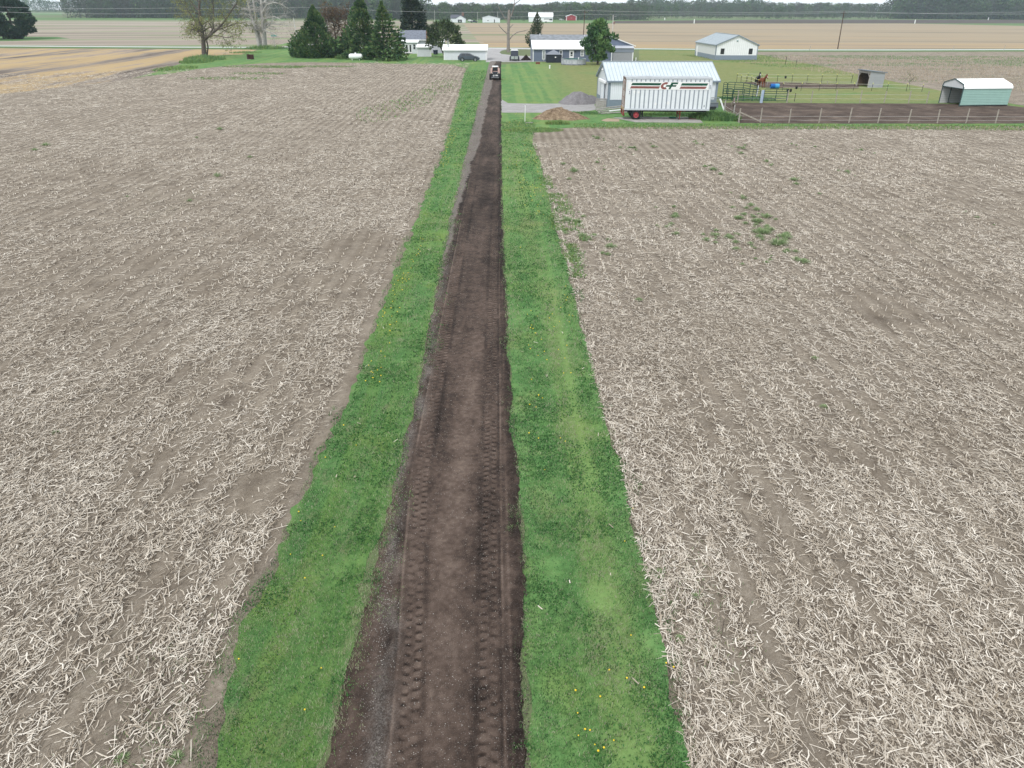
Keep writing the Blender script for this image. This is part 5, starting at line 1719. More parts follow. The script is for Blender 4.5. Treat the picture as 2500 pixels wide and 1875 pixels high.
        v = np.stack([X, Y, Z], -1).reshape(-1, 3)
        i = (np.arange(m - 1)[:, None] * n + np.arange(n)[None]).ravel()
        j = (np.arange(m - 1)[:, None] * n + (np.arange(n) + 1)[None] % n).ravel()
        o = link(name, mesh_np(name, v, np.stack([i, i + n, j + n, j], -1), mat), None, (c[0], c[1], .02))
        tag(o, label, cat)
    m1 = earth_mat("grey_crushed_gravel", [(.3, (.10, .095, .10)), (.5, (.19, .18, .185)), (.7, (.30, .29, .295))], 2.5, 16, .05)
    pile("gravel_pile", "cone of grey crushed gravel at the end of the side drive", "gravel pile", at(1414, 251), 2.5, 2.6, 1.45, m1, 3, .1)
    m2 = earth_mat("tan_wood_mulch", [(.34, (.055, .036, .025)), (.44, (.15, .105, .07)), (.54, (.29, .215, .145)), (.68, (.44, .35, .25))], 2.6, 13, .12)
    pile("mulch_pile", "long heap of tan and brown wood mulch beside the lane", "mulch pile", at(1370, 288), 3.0, 1.9, 1.15, m2, 17, .22, -.35)
    m3 = earth_mat("black_mulch", [(.3, (.012, .008, .007)), (.6, (.03, .02, .018)), (.75, (.10, .075, .07))], 2.5, 12, .06)
    pile("mulch_pile", "dark brown mulch heap at the corner of the blue house", "mulch pile", at(1284.5, 147), 1.2, 1.7, 1.0, m3, 29, .15)
    # pallets and lumber in front of the barn
    t = thing("pallet", "weathered wooden pallet leaning on end by the barn corner", "pallet", at(1453, 268), R(0))
    for z in (0, .45, .9):
        MB().box(0, 1.25, .0, .09, z, z + .1).build("stringer", WOOD_GREY, t)
    sl = MB()
    for k in range(8):
        sl.box(.02 + k * .155, .11 + k * .155, -.025, -.002, 0, 1.0)
    sl.build("slats", WOOD_GREY, t)
    t2 = copy_tree(t, at(1455, 262.5), R(2), "weathered wooden pallet standing behind another near the barn door")
    t['group'] = t2['group'] = "pallets by the barn"
    lum = [((1456, 275), (1522, 270), .25, "grey plank on top of the lumber heap"), ((1460, 277), (1530, 273), .18, "brown grey plank in the middle of the lumber heap"), ((1458, 273), (1516, 268), .34, "thin plank at the back of the lumber heap"),
           ((1466, 279), (1535, 277), .10, "lowest grey plank of the lumber heap"), ((1488, 277.5), (1545, 273), .28, "white board angled across the lumber heap"), ((1552, 273), (1622, 268), .42, "white board lying behind the trailer wheel")]
    for k, (p, q, z, lab) in enumerate(lum):
        a, b = gp(*p), gp(*q)
        o = MB().beam((a[0], a[1], z), (b[0], b[1], z + .08), .24, .09).build("plank", PLASTIC_W if 'white' in lab else WOOD_GREY)
        tag(o, lab + " by the barn", "plank", "planks beside the barn")
    o = MB().beam((0, 0, 0), (.35, -.5, .55), .08).build("prop_stick", WOOD_GREY, None, at(1460, 279)); tag(o, "short stick propped against the lumber heap", "stick")
    # coiled green hose and a wooden block on the slab
    hz_ = MB()
    for k in range(3):
        pts = [(math.cos(a * .4) * (.32 + .05 * k), math.sin(a * .4) * (.30 + .04 * k), .09 + .03 * k) for a in range(17)]
        hz_.tube(pts, .022, 5, False)
    o = hz_.build("garden_hose", plain("green_hose", (.03, .14, .09), .5), None, at(1642, 290)); tag(o, "coiled green garden hose on the slab under the trailer", "hose")
    o = MB().box(-.55, .55, -.18, .18, .06, .16).box(-.5, -.35, -.14, .14, .16, .22).build("wooden_skid", WOOD_DARK, None, at(1694, 292.5)); tag(o, "dark wooden skid lying on the right end of the slab", "skid")
    o = MB().box(-.5, .9, -.14, .14, .06, .1).build("rubber_strip", RUBBER, None, at(1570, 287)); tag(o, "flat dark rubber strip on the slab behind the red wheel", "strip")
    # feeder gate standing by the barn's right corner
    t = thing("hay_rack", "grey metal hay rack standing at the right end of the trailer", "rack", at(1733, 268), R(2))
    fr = MB().box(0, .95, 0, .04, .0, .05).box(0, .95, 0, .04, 1.3, 1.36).box(0, .95, 0, .04, .75, .8)
    for k in range(9):
        fr.box(k * .115, k * .115 + .03, 0, .04, .8, 1.3)
    fr.build("frame", STEEL, t)
    MB().box(0, .95, .05, .5, .2, .75).build("trough", plain("grey_trough", (.17, .19, .22), .5), t)
    o = MB().prism([(0, 0, 0), (.75, 0, 0), (.95, 0, .36), (-.1, 0, .36)], (0, .5, 0)).build("stock_tub", BLACK, None, at(1729, 268.8)); tag(o, "black stock tub under the hay rack by the barn", "tub")
    o = MB().beam((0, 0, 1.25), (.55, -.35, 0), .13, .13).build("leaning_post", W_PAINT, None, at(1754.5, 268.5)); tag(o, "white post leaning against the barn's right corner", "post")
    # blue barrels
    t = thing("water_barrel", "dark blue plastic barrel lying on its side in the corral", "barrel", (*gp(1886, 216), .33), 0, "blue barrels in the corral")
    prof = [(.28, 0), (.33, .04), (.33, .3), (.345, .32), (.33, .34), (.33, .62), (.28, .66)]
    MB().lathe(prof, (-.35, 0, 0), 16, 'x').build("drum", plain("deep_blue_plastic", (.005, .10, .36), .4, .1), t)
    MB().lathe([(.05, -.40), (.05, -.34)], (0, .1, .12), 8, 'x').build("bung", BLACK, t)
    t = thing("water_barrel", "light blue plastic barrel lying beside the dark blue one", "barrel", (*gp(1896, 216), .33), 0, "blue barrels in the corral")
    MB().lathe(prof, (-.35, 0, 0), 16, 'x').build("drum", plain("light_blue_plastic", (.06, .30, .55), .4, .1), t)
    MB().lathe([(.05, .66), (.05, .70)], (-.35, .1, .12), 8, 'x').build("bung", BLACK, t)
    for px, py, z, lab in ((1915.5, 204, .75, "black bucket hung on the far corral wire"), (1920.5, 236, .62, "black bucket hung left of the wooden gate post"), (1928, 236.5, .62, "small black bucket hung right of the wooden gate post"), (1941, 236, .95, "black bucket on top of a thin stake")):
        o = MB().lathe([(.0, 0), (.13, 0), (.17, .34), (.15, .34), (.12, .03)], n=12, cap=False).tube([(-.16, 0, .34), (0, 0, .5), (.16, 0, .34)], .012, 4).build("bucket", BLACK, None, at(px, py, z))
        tag(o, lab, "bucket", "black buckets by the corral")
    c = at(1939, 248)
    o = MB().beam((0, 0, 0), (.02, 0, 1.0), .06).build("stake", BLACK, None, c); tag(o, "thin dark stake carrying a black bucket by the gate", "stake")


yard_things()


# ------------------------------------------------------------------ fences and gates
def post_fence(name, label, cat, pts, h, w, mat, wires, brace=None, rnd=True, caps=None, side=0):
    c = gp(*pts[0])
    t = thing(name, label, cat, (c[0], c[1], 0))
    P = [Vector((*gp(*p), 0)) - Vector((c[0], c[1], 0)) for p in pts]
    for k, p in enumerate(P):
        hh = h * random.uniform(.95, 1.06)
        lean = Vector((random.uniform(-.05, .05), random.uniform(-.03, .03), 0))
        mb = MB()
        if rnd:
            mb.tube([p, p + lean + Vector((0, 0, hh))], [w / 2, w / 2 * .9], 8)
        else:
            mb.beam(p, p + lean + Vector((0, 0, hh)), w)
        po = mb.build("post", mat, t)
        if caps:
            q = p + lean + Vector((0, 0, hh))
            MB().ball(q, .06, .06, .08, 6, 4).build("insulator", caps, po)
    wb = MB()
    for z in wires:
        for a, b in zip(P[:-1], P[1:]):
            m = (a + b) / 2 + Vector((0, -w * .5, z - .03))
            wb.tube([a + Vector((0, -w * .5, z)), m, b + Vector((0, -w * .5, z))], .011 if not caps else .016, 4, False)
    wb.build("wire", WIRE if not caps else plain("electric_tape", (.55, .55, .42), .5), t)
    for a, za, b, zb in brace or []:
        MB().beam(P[a] + Vector((0, -.08, za)), P[b] + Vector((0, -.08, zb)), .12).build("brace", mat, t)
    return t


post_fence("wire_fence", "near paddock wire fence of bleached wooden posts facing the stubble field", "fence",
           [(1804, 299.6), (1856, 300), (1926, 300.6), (1999, 300.6), (2072, 300.8), (2143, 300.8), (2217, 301), (2288, 301), (2358, 301.2), (2430, 301.3), (2502, 301.5), (2580, 302)],
           1.42, .135, WOOD_POST, (.32, .68), [(0, 1.02, 1, .15)])
post_fence("wire_fence", "short slanting wire fence from the barn corner to the brace post", "fence",
           [(1767.5, 275), (1789.5, 289), (1803, 299)], 1.3, .15, WOOD_GREY, (.35, .75), [(1, .1, 2, .95)])
post_fence("wire_fence", "back paddock fence of pale thin posts below the corral grass", "fence",
           [(1800, 250.8), (1921, 251.2), (1979.5, 250.8), (2039.5, 250.8), (2099, 251.5), (2158, 251.2), (2217.5, 252), (2262, 252.5)], 1.45, .13, WOOD_POST, (.5, 1.0))
post_fence("electric_fence", "electric corral fence of thin metal posts with yellow caps behind the horses", "fence",
           [(1798, 199.6), (1823.5, 199.2), (1858, 201), (1897, 202), (1933, 202), (1969.5, 202.4), (2005, 202.4), (2041, 202.4), (2078, 202.4)], 1.25, .05, BLACK, (.75, 1.2), None, False, YEL_INS)
post_fence("electric_fence", "electric fence running down from the corral corner toward the pipe gates", "fence",
           [(1808.5, 202), (1820.5, 204), (1833, 206), (1843, 212), (1850, 214.5)], 1.15, .05, BLACK, (.6, 1.1), None, False, YEL_INS)
post_fence("electric_fence", "front electric corral fence between the blue barrels and run-in shed", "fence",
           [(1910, 221), (1955, 222), (1999, 221.5), (2040, 221.5), (2083, 221), (2127, 222), (2165, 222), (2212, 223), (2250, 224)], 1.0, .045, BLACK, (.45, .9), None, False, YEL_INS)
post_fence("rail_fence", "pale single rail across the corral in front of the dirt", "fence",
           [(1873, 207), (1915, 206.5), (1965, 206), (2020, 206), (2090, 208)], .5, .06, WOOD_GREY, (.3, .45), None, False)
post_fence("wire_fence", "pair of dark thin posts standing in the lawn below the old stubble", "fence", [(1917, 158), (1942.5, 163)], 1.5, .07, BLACK, (.9,), None, False)
o = MB().tube([(0, 0, 0), (.04, 0, 1.5)], [.19, .18], 10).build("gate_post", plain("pale_blue_post", (.36, .45, .56), .7, .15), None, at(1858, 251.5)); tag(o, "thick pale blue gate post between the two green pipe gates", "post")
o = MB().tube([(0, 0, 0), (.12, .1, 1.65)], [.08, .06], 8).build("leaning_pole", plain("striped_grey_pole", (.45, .47, .5), .7, .4, 6), None, at(1846, 241)); tag(o, "tilted pale pole with dark stripes beside the horses", "pole")


def pipe_gate(p, q, h, label, ups):
    a, b = Vector((*gp(*p), 0)), Vector((*gp(*q), 0))
    L = (b - a).length
    t = thing("pipe_gate", label, "gate", (a.x, a.y, 0), math.atan2(b.y - a.y, b.x - a.x), "green pipe gates round the pen")
    r = .042
    fr = MB().tube([(0, 0, .08), (0, 0, h - .12), (.12, 0, h), (L - .12, 0, h), (L, 0, h - .12), (L, 0, .08)], r, 6)
    fr.build("outer_frame", PIPE_GREEN, t)
    for k in range(5):
        z = .12 + (h - .12) * k / 5.0
        MB().tube([(0, 0, z), (L, 0, z)], r * .8, 5).build("rail", PIPE_GREEN, t)
    for x in ups:
        MB().beam((x * L, 0, .1), (x * L, 0, h), .07).build("upright", PIPE_GREEN, t)


pipe_gate((1763, 247), (1786, 247), 1.5, "short green pipe gate next to the barn's right corner", [.5])
pipe_gate((1787, 248), (1853, 249), 1.5, "long green pipe gate behind the donkey's dirt pen", [.4, .73])
pipe_gate((1863, 248), (1919, 248.5), 1.5, "green pipe gate right of the pale blue post", [.52])
pipe_gate((1764, 230), (1773, 230.5), 1.55, "narrow green pipe panel seen behind the barn's ridge end", [])
pipe_gate((1774, 231), (1812, 233), 1.6, "green pipe panel farther back, left of the two horses", [.45])
pipe_gate((1812, 233), (1845, 240), 1.6, "green pipe panel running forward from the back row below the horses", [.5])


# ------------------------------------------------------------------ animals
def skin_body(name, V, E, mat, parent, sub=2, root=0):
    me = bpy.data.meshes.new(name)
    me.from_pydata([v[:3] for v in V], E, [])
    o = link(name, me, parent)
    sk = o.modifiers.new("skin", 'SKIN')
    sk.use_smooth_shade = True
    lay = me.skin_vertices[0].data
    for i, v in enumerate(V):
        r = v[3]
        lay[i].radius = (r, r) if not isinstance(r, tuple) else r
        lay[i].use_root = (i == root)
    ss = o.modifiers.new("sub", 'SUBSURF')
    ss.levels = ss.render_levels = sub
    me.materials.append(mat)
    return o


def equine(name, label, cat, loc, rz, s, coat, mane, blaze, head=(0, 0), ear=.16, muzzle=None):
    t = thing(name, label, cat, loc, rz)
    t.scale = (s, s, s)
    hx, hy = head
    V = [(0, .95, 1.22, .30), (0, .40, 1.16, .33), (0, -.20, 1.18, .29), (0, -.52, 1.36, .19), (hx * .5, -.78, 1.68, .135), (hx * .8, -.92, 1.84, .115), (hx, -1.08, 1.68 + hy, .10), (hx * 1.3, -1.22, 1.42 + hy, .075),
         (-.17, -.36, .92, .13), (-.17, -.40, .50, .062), (-.17, -.38, .16, .045), (-.17, -.42, .03, .058),
         (.17, -.34, .92, .13), (.17, -.36, .50, .062), (.17, -.34, .16, .045), (.17, -.38, .03, .058),
         (-.19, .98, .88, .16), (-.18, 1.20, .54, .07), (-.18, 1.14, .16, .047), (-.18, 1.10, .03, .058),
         (.19, 1.0, .88, .16), (.18, 1.24, .54, .07), (.18, 1.18, .16, .047), (.18, 1.14, .03, .058),
         (hx * .8 - .07, -.90, 1.92, .035), (hx * .8 - .09, -.88, 1.92 + ear, .018), (hx * .8 + .07, -.90, 1.92, .035), (hx * .8 + .09, -.88, 1.92 + ear, .018)]
    E = [(0, 1), (1, 2), (2, 3), (3, 4), (4, 5), (5, 6), (6, 7), (2, 8), (8, 9), (9, 10), (10, 11), (2, 12), (12, 13), (13, 14), (14, 15), (0, 16), (16, 17), (17, 18), (18, 19), (0, 20), (20, 21), (21, 22), (22, 23), (5, 24), (24, 25), (5, 26), (26, 27)]
    skin_body("body", V, E, coat, t)
    MB().tube([(0, 1.22, 1.30), (0, 1.34, 1.05), (0, 1.36, .6), (0, 1.34, .40)], [.05, .075, .07, .02], 7).build("tail", mane, t, smooth=True)
    MB().tube([(0, -.35, 1.52), (hx * .4, -.62, 1.74), (hx * .7, -.80, 1.92), (hx * .8, -.95, 1.98)], [.04, .07, .06, .045], 6).build("mane", mane, t, smooth=True)
    if blaze:
        MB().ball((hx * 1.05, -1.185, 1.68 + hy), .045, .03, .12, 8, 6).build("blaze", PLASTIC_W, t, smooth=True)
    if muzzle:
        MB().ball((hx * 1.3, -1.24, 1.40 + hy), .085, .085, .085, 8, 6).build("muzzle", muzzle, t, smooth=True)
    ey = MB().ball((hx * .9 - .10, -1.0, 1.78 + hy), .022, .022, .022, 6, 4).ball((hx * .9 + .10, -1.0, 1.78 + hy), .022, .022, .022, 6, 4)
    ey.build("eyes", BLACK, t)
    hf = MB()
    for x, y in ((-.17, -.42), (.17, -.38), (-.18, 1.10), (.18, 1.14)):
        hf.lathe([(.07, 0), (.055, .08)], (x, y, 0), 8)
    hf.build("hooves", BLACK, t)


BLK = plain("black_coat", (.014, .014, .017), .55, .2)
BAY = plain("chestnut_coat", (.16, .045, .02), .55, .2)
GRY = plain("grey_brown_donkey_coat", (.215, .175, .15), .8, .2)
equine("horse", "black horse with a white blaze standing at the corral rail", "horse", at(1849, 211), R(-6), 1.02, BLK, BLK, True, (-.05, 0))
equine("horse", "chestnut bay horse standing beside the black horse in the corral", "horse", at(1860, 214), R(10), .96, BAY, BLK, True, (.10, -.08))
equine("donkey", "grey brown donkey with pale muzzle standing in the dirt pen", "donkey", at(1788, 273), R(-12), .80, GRY, plain("dark_donkey_mane", (.06, .05, .045), .9), False, (0, -.05), .26, plain("pale_muzzle", (.6, .58, .55), .8))


# ------------------------------------------------------------------ poles and wires along the road
def pole(px, py, top_px, top_py, label, r=.14, arm=False, mat=WOOD_GREY, trans=False):
    b = gp(px, py)
    h = hz(top_px, top_py, b[1])
    x = xat(top_px, top_py, b[1])
    t = thing("utility_pole", label, "pole", (b[0], b[1], 0), 0, "utility poles")
    MB().tube([(0, 0, 0), (x - b[0], 0, h)], [r, r * .75], 8).build("shaft", mat, t)
    if arm:
        MB().box(x - b[0] - .9, x - b[0] + .9, -.05, .05, h - .6, h - .48).build("crossarm", mat, t)
        for q in (-.8, 0, .8):
            MB().lathe([(.05, 0), (.05, .2)], (x - b[0] + q, 0, h - .48), 6).build("insulator", STEEL, t)
    if trans:
        MB().lathe([(.0, 0), (.28, 0), (.28, .8), (0, .85)], (x - b[0] + .45, 0, h - 2.6), 10, cap=False).build("transformer", plain("rusty_grey_can", (.22, .15, .13), .6), t)
        MB().beam((x - b[0], 0, h - .5), (x - b[0] + 1.2, 0, h - .3), .08).build("lamp_arm", STEEL, t)
    return (x, b[1], h)


pale = plain("pale_pole_wood", (.50, .49, .47), .8, .15)
tops = []
T0 = pole(727, 109.5, 716.5, 43, "pale utility pole left of the tall evergreen at the road junction", .15, False, pale)
T1 = pole(803, 108, 797, 17, "pale utility pole rising behind the reddish bare shrub", .15, False, pale)
T2 = pole(1423, 112, 1428, 25, "dark utility pole rising behind the blue house roof", .15, True, WOOD_DARK)
T3 = pole(1495, 110, 1497, 37, "pale utility pole with a rusty transformer behind the big yard tree", .15, False, pale, True)
T4 = pole(2045, 120, 2061, 27, "tilted dark utility pole beside the road right of the far barn", .16, True, WOOD_DARK)
for k, (px, py, top, lab) in enumerate([(1033, 52, 24, "thin grey pole just right of the tall dark spruce"), (1061, 53, 25, "thin grey pole left of the round far tree"), (1166, 55.5, 29, "pale pole beside the far dark truck"), (1215, 55, 29, "thin pole at the right end of the far white building")]):
    pole(px, py, px, top, lab, .14, False, pale)


def wire(pts, r, label):
    mb = MB()
    for a, b in zip(pts[:-1], pts[1:]):
        a, b = Vector(a), Vector(b)
        seg = []
        for k in range(13):
            s = k / 12
            p = a.lerp(b, s)
            p.z -= 4 * s * (1 - s) * min(.9, (b - a).length * .006)
            seg.append(p)
        mb.tube(seg, r, 4, False)
    o = mb.build("power_line", plain("power_cable", (.42, .43, .44), .5, .05))
    tag(o, label, "power line", "power lines along the road")


def wp(px, py, y):
    return (xat(px, py, y), y, hz(px, py, y))


wire([wp(-700, 14, 250), wp(0, 17, 248), wp(420, 19.5, 247), wp(733, 18, 246), T1, wp(975, 27.5, 246), wp(1240, 29, 246), T2, wp(1680, 29, 243), T4, wp(2500, 34, 238), wp(3200, 40, 236)], .028, "upper power line strung along the whole road")
wire([wp(-700, 27, 248), wp(0, 29, 246), wp(420, 32.5, 245), wp(700, 33, 244)], .026, "lower power line strung across the left fields")
wire([wp(1180, 42, 240), wp(1425, 35, 240), wp(1680, 34, 239), wp(2061, 30, 231), wp(2500, 29, 226), wp(3200, 30, 220)], .024, "second power line running to the tilted right pole")
for px, py, tp, tx, lab in ((1976, 123, 112, 1979, "short thin post at the road edge nearest the tilted pole"), (2326, 122, 111, 2330, "short leaning post at the road edge right of the carport ridge"), (2450, 124.5, 110, 2455, "dark leaning post at the road edge near the right border")):
    b = gp(px, py)
    o = MB().tube([(0, 0, 0), (xat(tx, tp, b[1]) - b[0], 0, hz(tx, tp, b[1]))], .06, 6).build("road_post", WOOD_GREY, None, (b[0], b[1], 0)); tag(o, lab, "post")
for px, py, tp, tx, lab in ((1694.5, 57, 48, 1695.5, "white marker post in the far field above the white barn"), (2233, 57.5, 49, 2235, "white leaning marker post at the plowed field's right part"), (2412, 49, 43, 2414, "small white marker post below the dark right wood"), (1623, 49, 44, 1623, "tiny white marker post left of the plowed field")):
    b = gp(px, py)
    h = hz(tx, tp, b[1])
    o = MB().tube([(0, 0, 0), (xat(tx, tp, b[1]) - b[0], 0, h)], .4, 8).lathe([(.4, h), (.3, h + .2), (0, h + .3)], (xat(tx, tp, b[1]) - b[0], 0, 0), 8).build("marker_post", PLASTIC_W, None, (b[0], b[1], 0)); tag(o, lab, "post")


# ------------------------------------------------------------------ the far farmstead
def far_farm():
    wl = plain("far_white_wall", (.72, .74, .77), .6, .04)
    dk = plain("far_dark_roof", (.085, .09, .11), .8, .15)
    c = gp(1113, 55)
    t = thing("house", "distant white house with dark roof and open dark garage", "house", (c[0], c[1], 0), 0)
    gable_house(t, 7.6, 9, 2.9, 5.0, 'y', wl, dk, .3, .15)
    MB().box(1.6, 4.8, -.12, -.02, 0, 2.1).build("garage_shade_panel", BLACK, t)  # black panel painted as the shade inside the open garage
    MB().box(2.9, 3.6, -.2, -.125, .6, 1.3).build("pale_stack", PLASTIC_W, t)
    MB().prism([(-4.2, 2, 0), (-.01, 2, 0), (-.01, 2, 2.9), (-4.2, 2, 2.9)], (0, 6, 0)).build("wing_wall", wl, t)
    MB().prism([(-4.5, 1.6, 2.92), (-4.5, 5, 5.6), (-4.5, 8.4, 2.92)], (10, 0, 0)).build("wing_roof", dk, t)
    MB().box(4.6, 6.2, 4, 5.5, 4.6, 7.4).build("red_chimney", BRICK, t)
    c = gp(1178, 55)
    t = thing("barn", "long low distant white building with a lopsided gable", "building", (c[0], c[1], 0), 0)
    MB().prism([(0, 0, 0), (14, 0, 0), (14, 0, 2.9), (4.6, 0, 4.9), (0, 0, 3.7)], (0, 8, 0)).build("wall", wl, t)
    MB().prism([(-.3, -.2, 3.63), (4.6, -.2, 4.92), (14.3, -.2, 2.88), (14.3, -.2, 3.02), (4.6, -.2, 5.08), (-.3, -.2, 3.78)], (0, 8.4, 0)).build("roof", plain("pale_far_roof", (.45, .47, .5), .5, .05), t)
    MB().box(4.0, 4.8, -.1, -.02, 1.2, 1.8).build("window", BLACK, t)
    MB().box(9.2, 9.9, -.1, -.02, 0, 2.2).build("door", BLACK, t)
    c = gp(1290.5, 53.5)
    t = thing("barn", "distant long white barn partly hidden by the cedar tree", "barn", (c[0], c[1], 0), R(-2))
    gable_house(t, 20.5, 12, 3.9, 7.0, 'x', wl, W_ROOF, .3, .15)
    MB().box(13, 20, -.12, -.02, 1.4, 2.6).build("lean_to_shade_panel", BLACK, t)  # solid black panel, standing in for the shade under the lean-to
    o = thing("livestock_trailer", "distant white livestock trailer parked at the white barn", "trailer", (*gp(1320, 55), 0), 0)
    MB().box(0, 7.2, 0, 2.4, .7, 2.3).build("body", PLASTIC_W, o)
    for x in (3.8, 4.8):
        MB().lathe([(.42, 0), (.42, .3)], (x, -.05, .42), 10, 'y').build("wheel", RUBBER, o)
    c = gp(1382.5, 50)
    t = thing("barn", "small distant red barn with white trim", "barn", (c[0], c[1], 0), 0)
    gable_house(t, 9.6, 12, 3.5, 5.1, 'y', RED_BARN, plain("white_grey_roof", (.6, .61, .63), .5), .35, .2, fascia=PLASTIC_W)
    build_each(MB().box(-.05, .45, -.1, -.01, 0, 3.4).box(9.15, 9.65, -.1, -.01, 0, 3.4), "white_trim", PLASTIC_W, t)
    MB().box(4.2, 5.4, -.1, -.01, 1.6, 2.8).build("hatch", plain("dusty_red", (.36, .10, .10), .7), t)
    def farcar(px, py, L, col, lab, pick=False):
        c = gp(px, py)
        t = thing("parked_car", lab, "car", (c[0], c[1], 0), 0)
        m = plain("far_paint_%d" % int(px), col, .4, .05)
        side_prism(MB(), [(0, .4), (0, 1.1), (L, 1.0), (L, .4)], -.9, .9).build("body", m, t)
        if pick:
            side_prism(MB(), [(L * .35, 1.06), (L * .42, 1.8), (L * .68, 1.8), (L * .78, 1.04)], -.85, .85).build("cab", m, t)
        else:
            side_prism(MB(), [(L * .05, 1.08), (L * .12, 1.65), (L * .6, 1.65), (L * .75, 1.03)], -.85, .85).build("cabin", m, t)
        for x in (L * .2, L * .8):
            for y in (-.93, .7):
                MB().lathe([(.38, 0), (.38, .22)], (x, y, .38), 10, 'y').build("wheel", RUBBER, t)
    farcar(1148, 55.5, 5.8, (.03, .035, .05), "distant dark pickup truck parked between the white buildings", True)
    farcar(1142, 53, 4.4, (.6, .61, .62), "distant white car parked behind the dark pickup")
    farcar(1365, 50.5, 4.4, (.35, .36, .37), "distant grey car parked left of the red barn")
    c = gp(1403, 44)
    t = thing("house", "tiny white roofed house far off above the red barn", "house", (c[0], c[1], 0), 0)
    gable_house(t, 14, 9, 4, 8, 'x', wl, W_ROOF, .3, .2)
    c = gp(2388, 44)
    t = thing("house", "tiny white house in front of the dark wood at far right", "house", (c[0], c[1] - 30, 0), 0)
    gable_house(t, 5.5, 5, 5.2, 7.2, 'x', wl, W_ROOF, .3, .2)
    c = gp(969, 47)
    o = MB().tube([(0, 0, 0), (0, 0, 4.5)], .16, 6).lathe([(.2, 4.4), (1.3, 4.7), (1.3, 6.3), (.3, 6.8), (0, 6.85)], n=12).build("water_tank", PLASTIC_W, None, (c[0], c[1], 0)); tag(o, "small white tank on a thin leg left of the tall spruce", "tank")


far_farm()

# ------------------------------------------------------------------ trees
BARK = plain("grey_brown_bark", (.105, .088, .075), .95, .4, 5)
BARK_PALE = plain("pale_sycamore_bark", (.38, .365, .345), .9, .3, 1.6)
BARK_DEAD = plain("bleached_dead_wood", (.23, .205, .185), .9, .35, 2.5)
SPRING = [(0, (.10, .125, .045)), (.4, (.18, .205, .075)), (.7, (.27, .285, .11)), (1, (.37, .36, .16))]
M_SPRING = tone_mat("spring_leaf", SPRING, .75, .3)
M_EVER = tone_mat("evergreen_spray", [(0, (.022, .055, .025)), (.3, (.052, .110, .042)), (.6, (.095, .172, .060)), (.88, (.16, .235, .08)), (1, (.22, .19, .09))], .8, .12)
M_SPRUCE = tone_mat("dark_spruce_spray", [(0, (.010, .020, .014)), (.5, (.024, .042, .024)), (.9, (.05, .075, .035)), (1, (.09, .085, .05))], .8, .1)
M_PINE = tone_mat("pine_spray", [(0, (.03, .075, .036)), (.35, (.072, .155, .06)), (.7, (.13, .235, .08)), (1, (.20, .30, .11))], .75, .15)
M_RED = tone_mat("reddish_bud", [(0, (.075, .05, .035)), (.5, (.14, .085, .05)), (1, (.19, .14, .075))], .8, .2)


def sprays(P, D, L, W, tone, rg):
    """Many small kite-shaped sprays; P base points, D unit directions."""
    n = len(P)
    U = np.cross(D, rg.normal(0, 1, (n, 3)))
    U /= np.linalg.norm(U, axis=1)[:, None] + 1e-9
    M = P + D * (L * .45)[:, None]
    M2 = M + np.cross(D, U) * (W * .22)[:, None]
    v = np.stack([P, M2 - U * (W / 2)[:, None], P + D * L[:, None], M2 + U * (W / 2)[:, None]], 1).reshape(-1, 3)
    f = np.arange(n)[:, None] * 4 + np.array([[0, 1, 2, 3]])
    return v, f, np.repeat(tone, 4)


def conifer(name, label, base, h, rad, prof, n, mat, size, up, seed, group=None, clump=.55, trunk=True, low=.02, wob=.16, whorl=0):
    rg = np.random.default_rng(seed)
    t = thing(name, label, "tree", (base[0], base[1], 0), 0, group)
    q = low + (1 - low) * rg.random(n) ** 1.25
    a = rg.uniform(0, 2 * np.pi, n)
    if whorl:
        q = np.clip((np.floor(q * whorl) + rg.normal(.5, .18, n)) / whorl, low, 1)
    r = prof(q) * rad
    lob = 1 + (fbm(np.cos(a) * 1.6 + 9 + q * 2.2, np.sin(a) * 1.6 + q * h * .42, seed, 3) - .5) * 2 * wob * 2
    depth = 1.08 - rg.random(n) ** 1.4 * .6
    rr = r * lob * depth
    P = np.stack([rr * np.cos(a), rr * np.sin(a), q * h], -1)
    u = up(q)
    D = np.stack([np.cos(a), np.sin(a), u], -1) + rg.normal(0, .38, (n, 3))
    D /= np.linalg.norm(D, axis=1)[:, None]
    L = rg.uniform(.6, 1.3, n) * size * (.55 + .45 * (1 - q))
    W = L * rg.uniform(.35, .6, n)
    tone = np.clip(-.32 + 1.5 * fbm(P[:, 0] * .9 + 3, P[:, 1] * .9 + P[:, 2] * 1.1, seed + 3, 3) + rg.normal(0, .16, n), 0, .93)
    tone = np.where(rg.random(n) < .02, .99, tone)
    v, f, tn = sprays(P - D * (L * .5)[:, None], D, L, W, tone, rg)
    link("crown", mesh_np("crown", v, f, mat, {'tone': tn}), t)
    if trunk:
        MB().tube([(0, 0, 0), (0, 0, h * .5), (0, 0, h * .93)], [h * .022, h * .013, .03], 8).build("trunk", BARK, t)
    return t


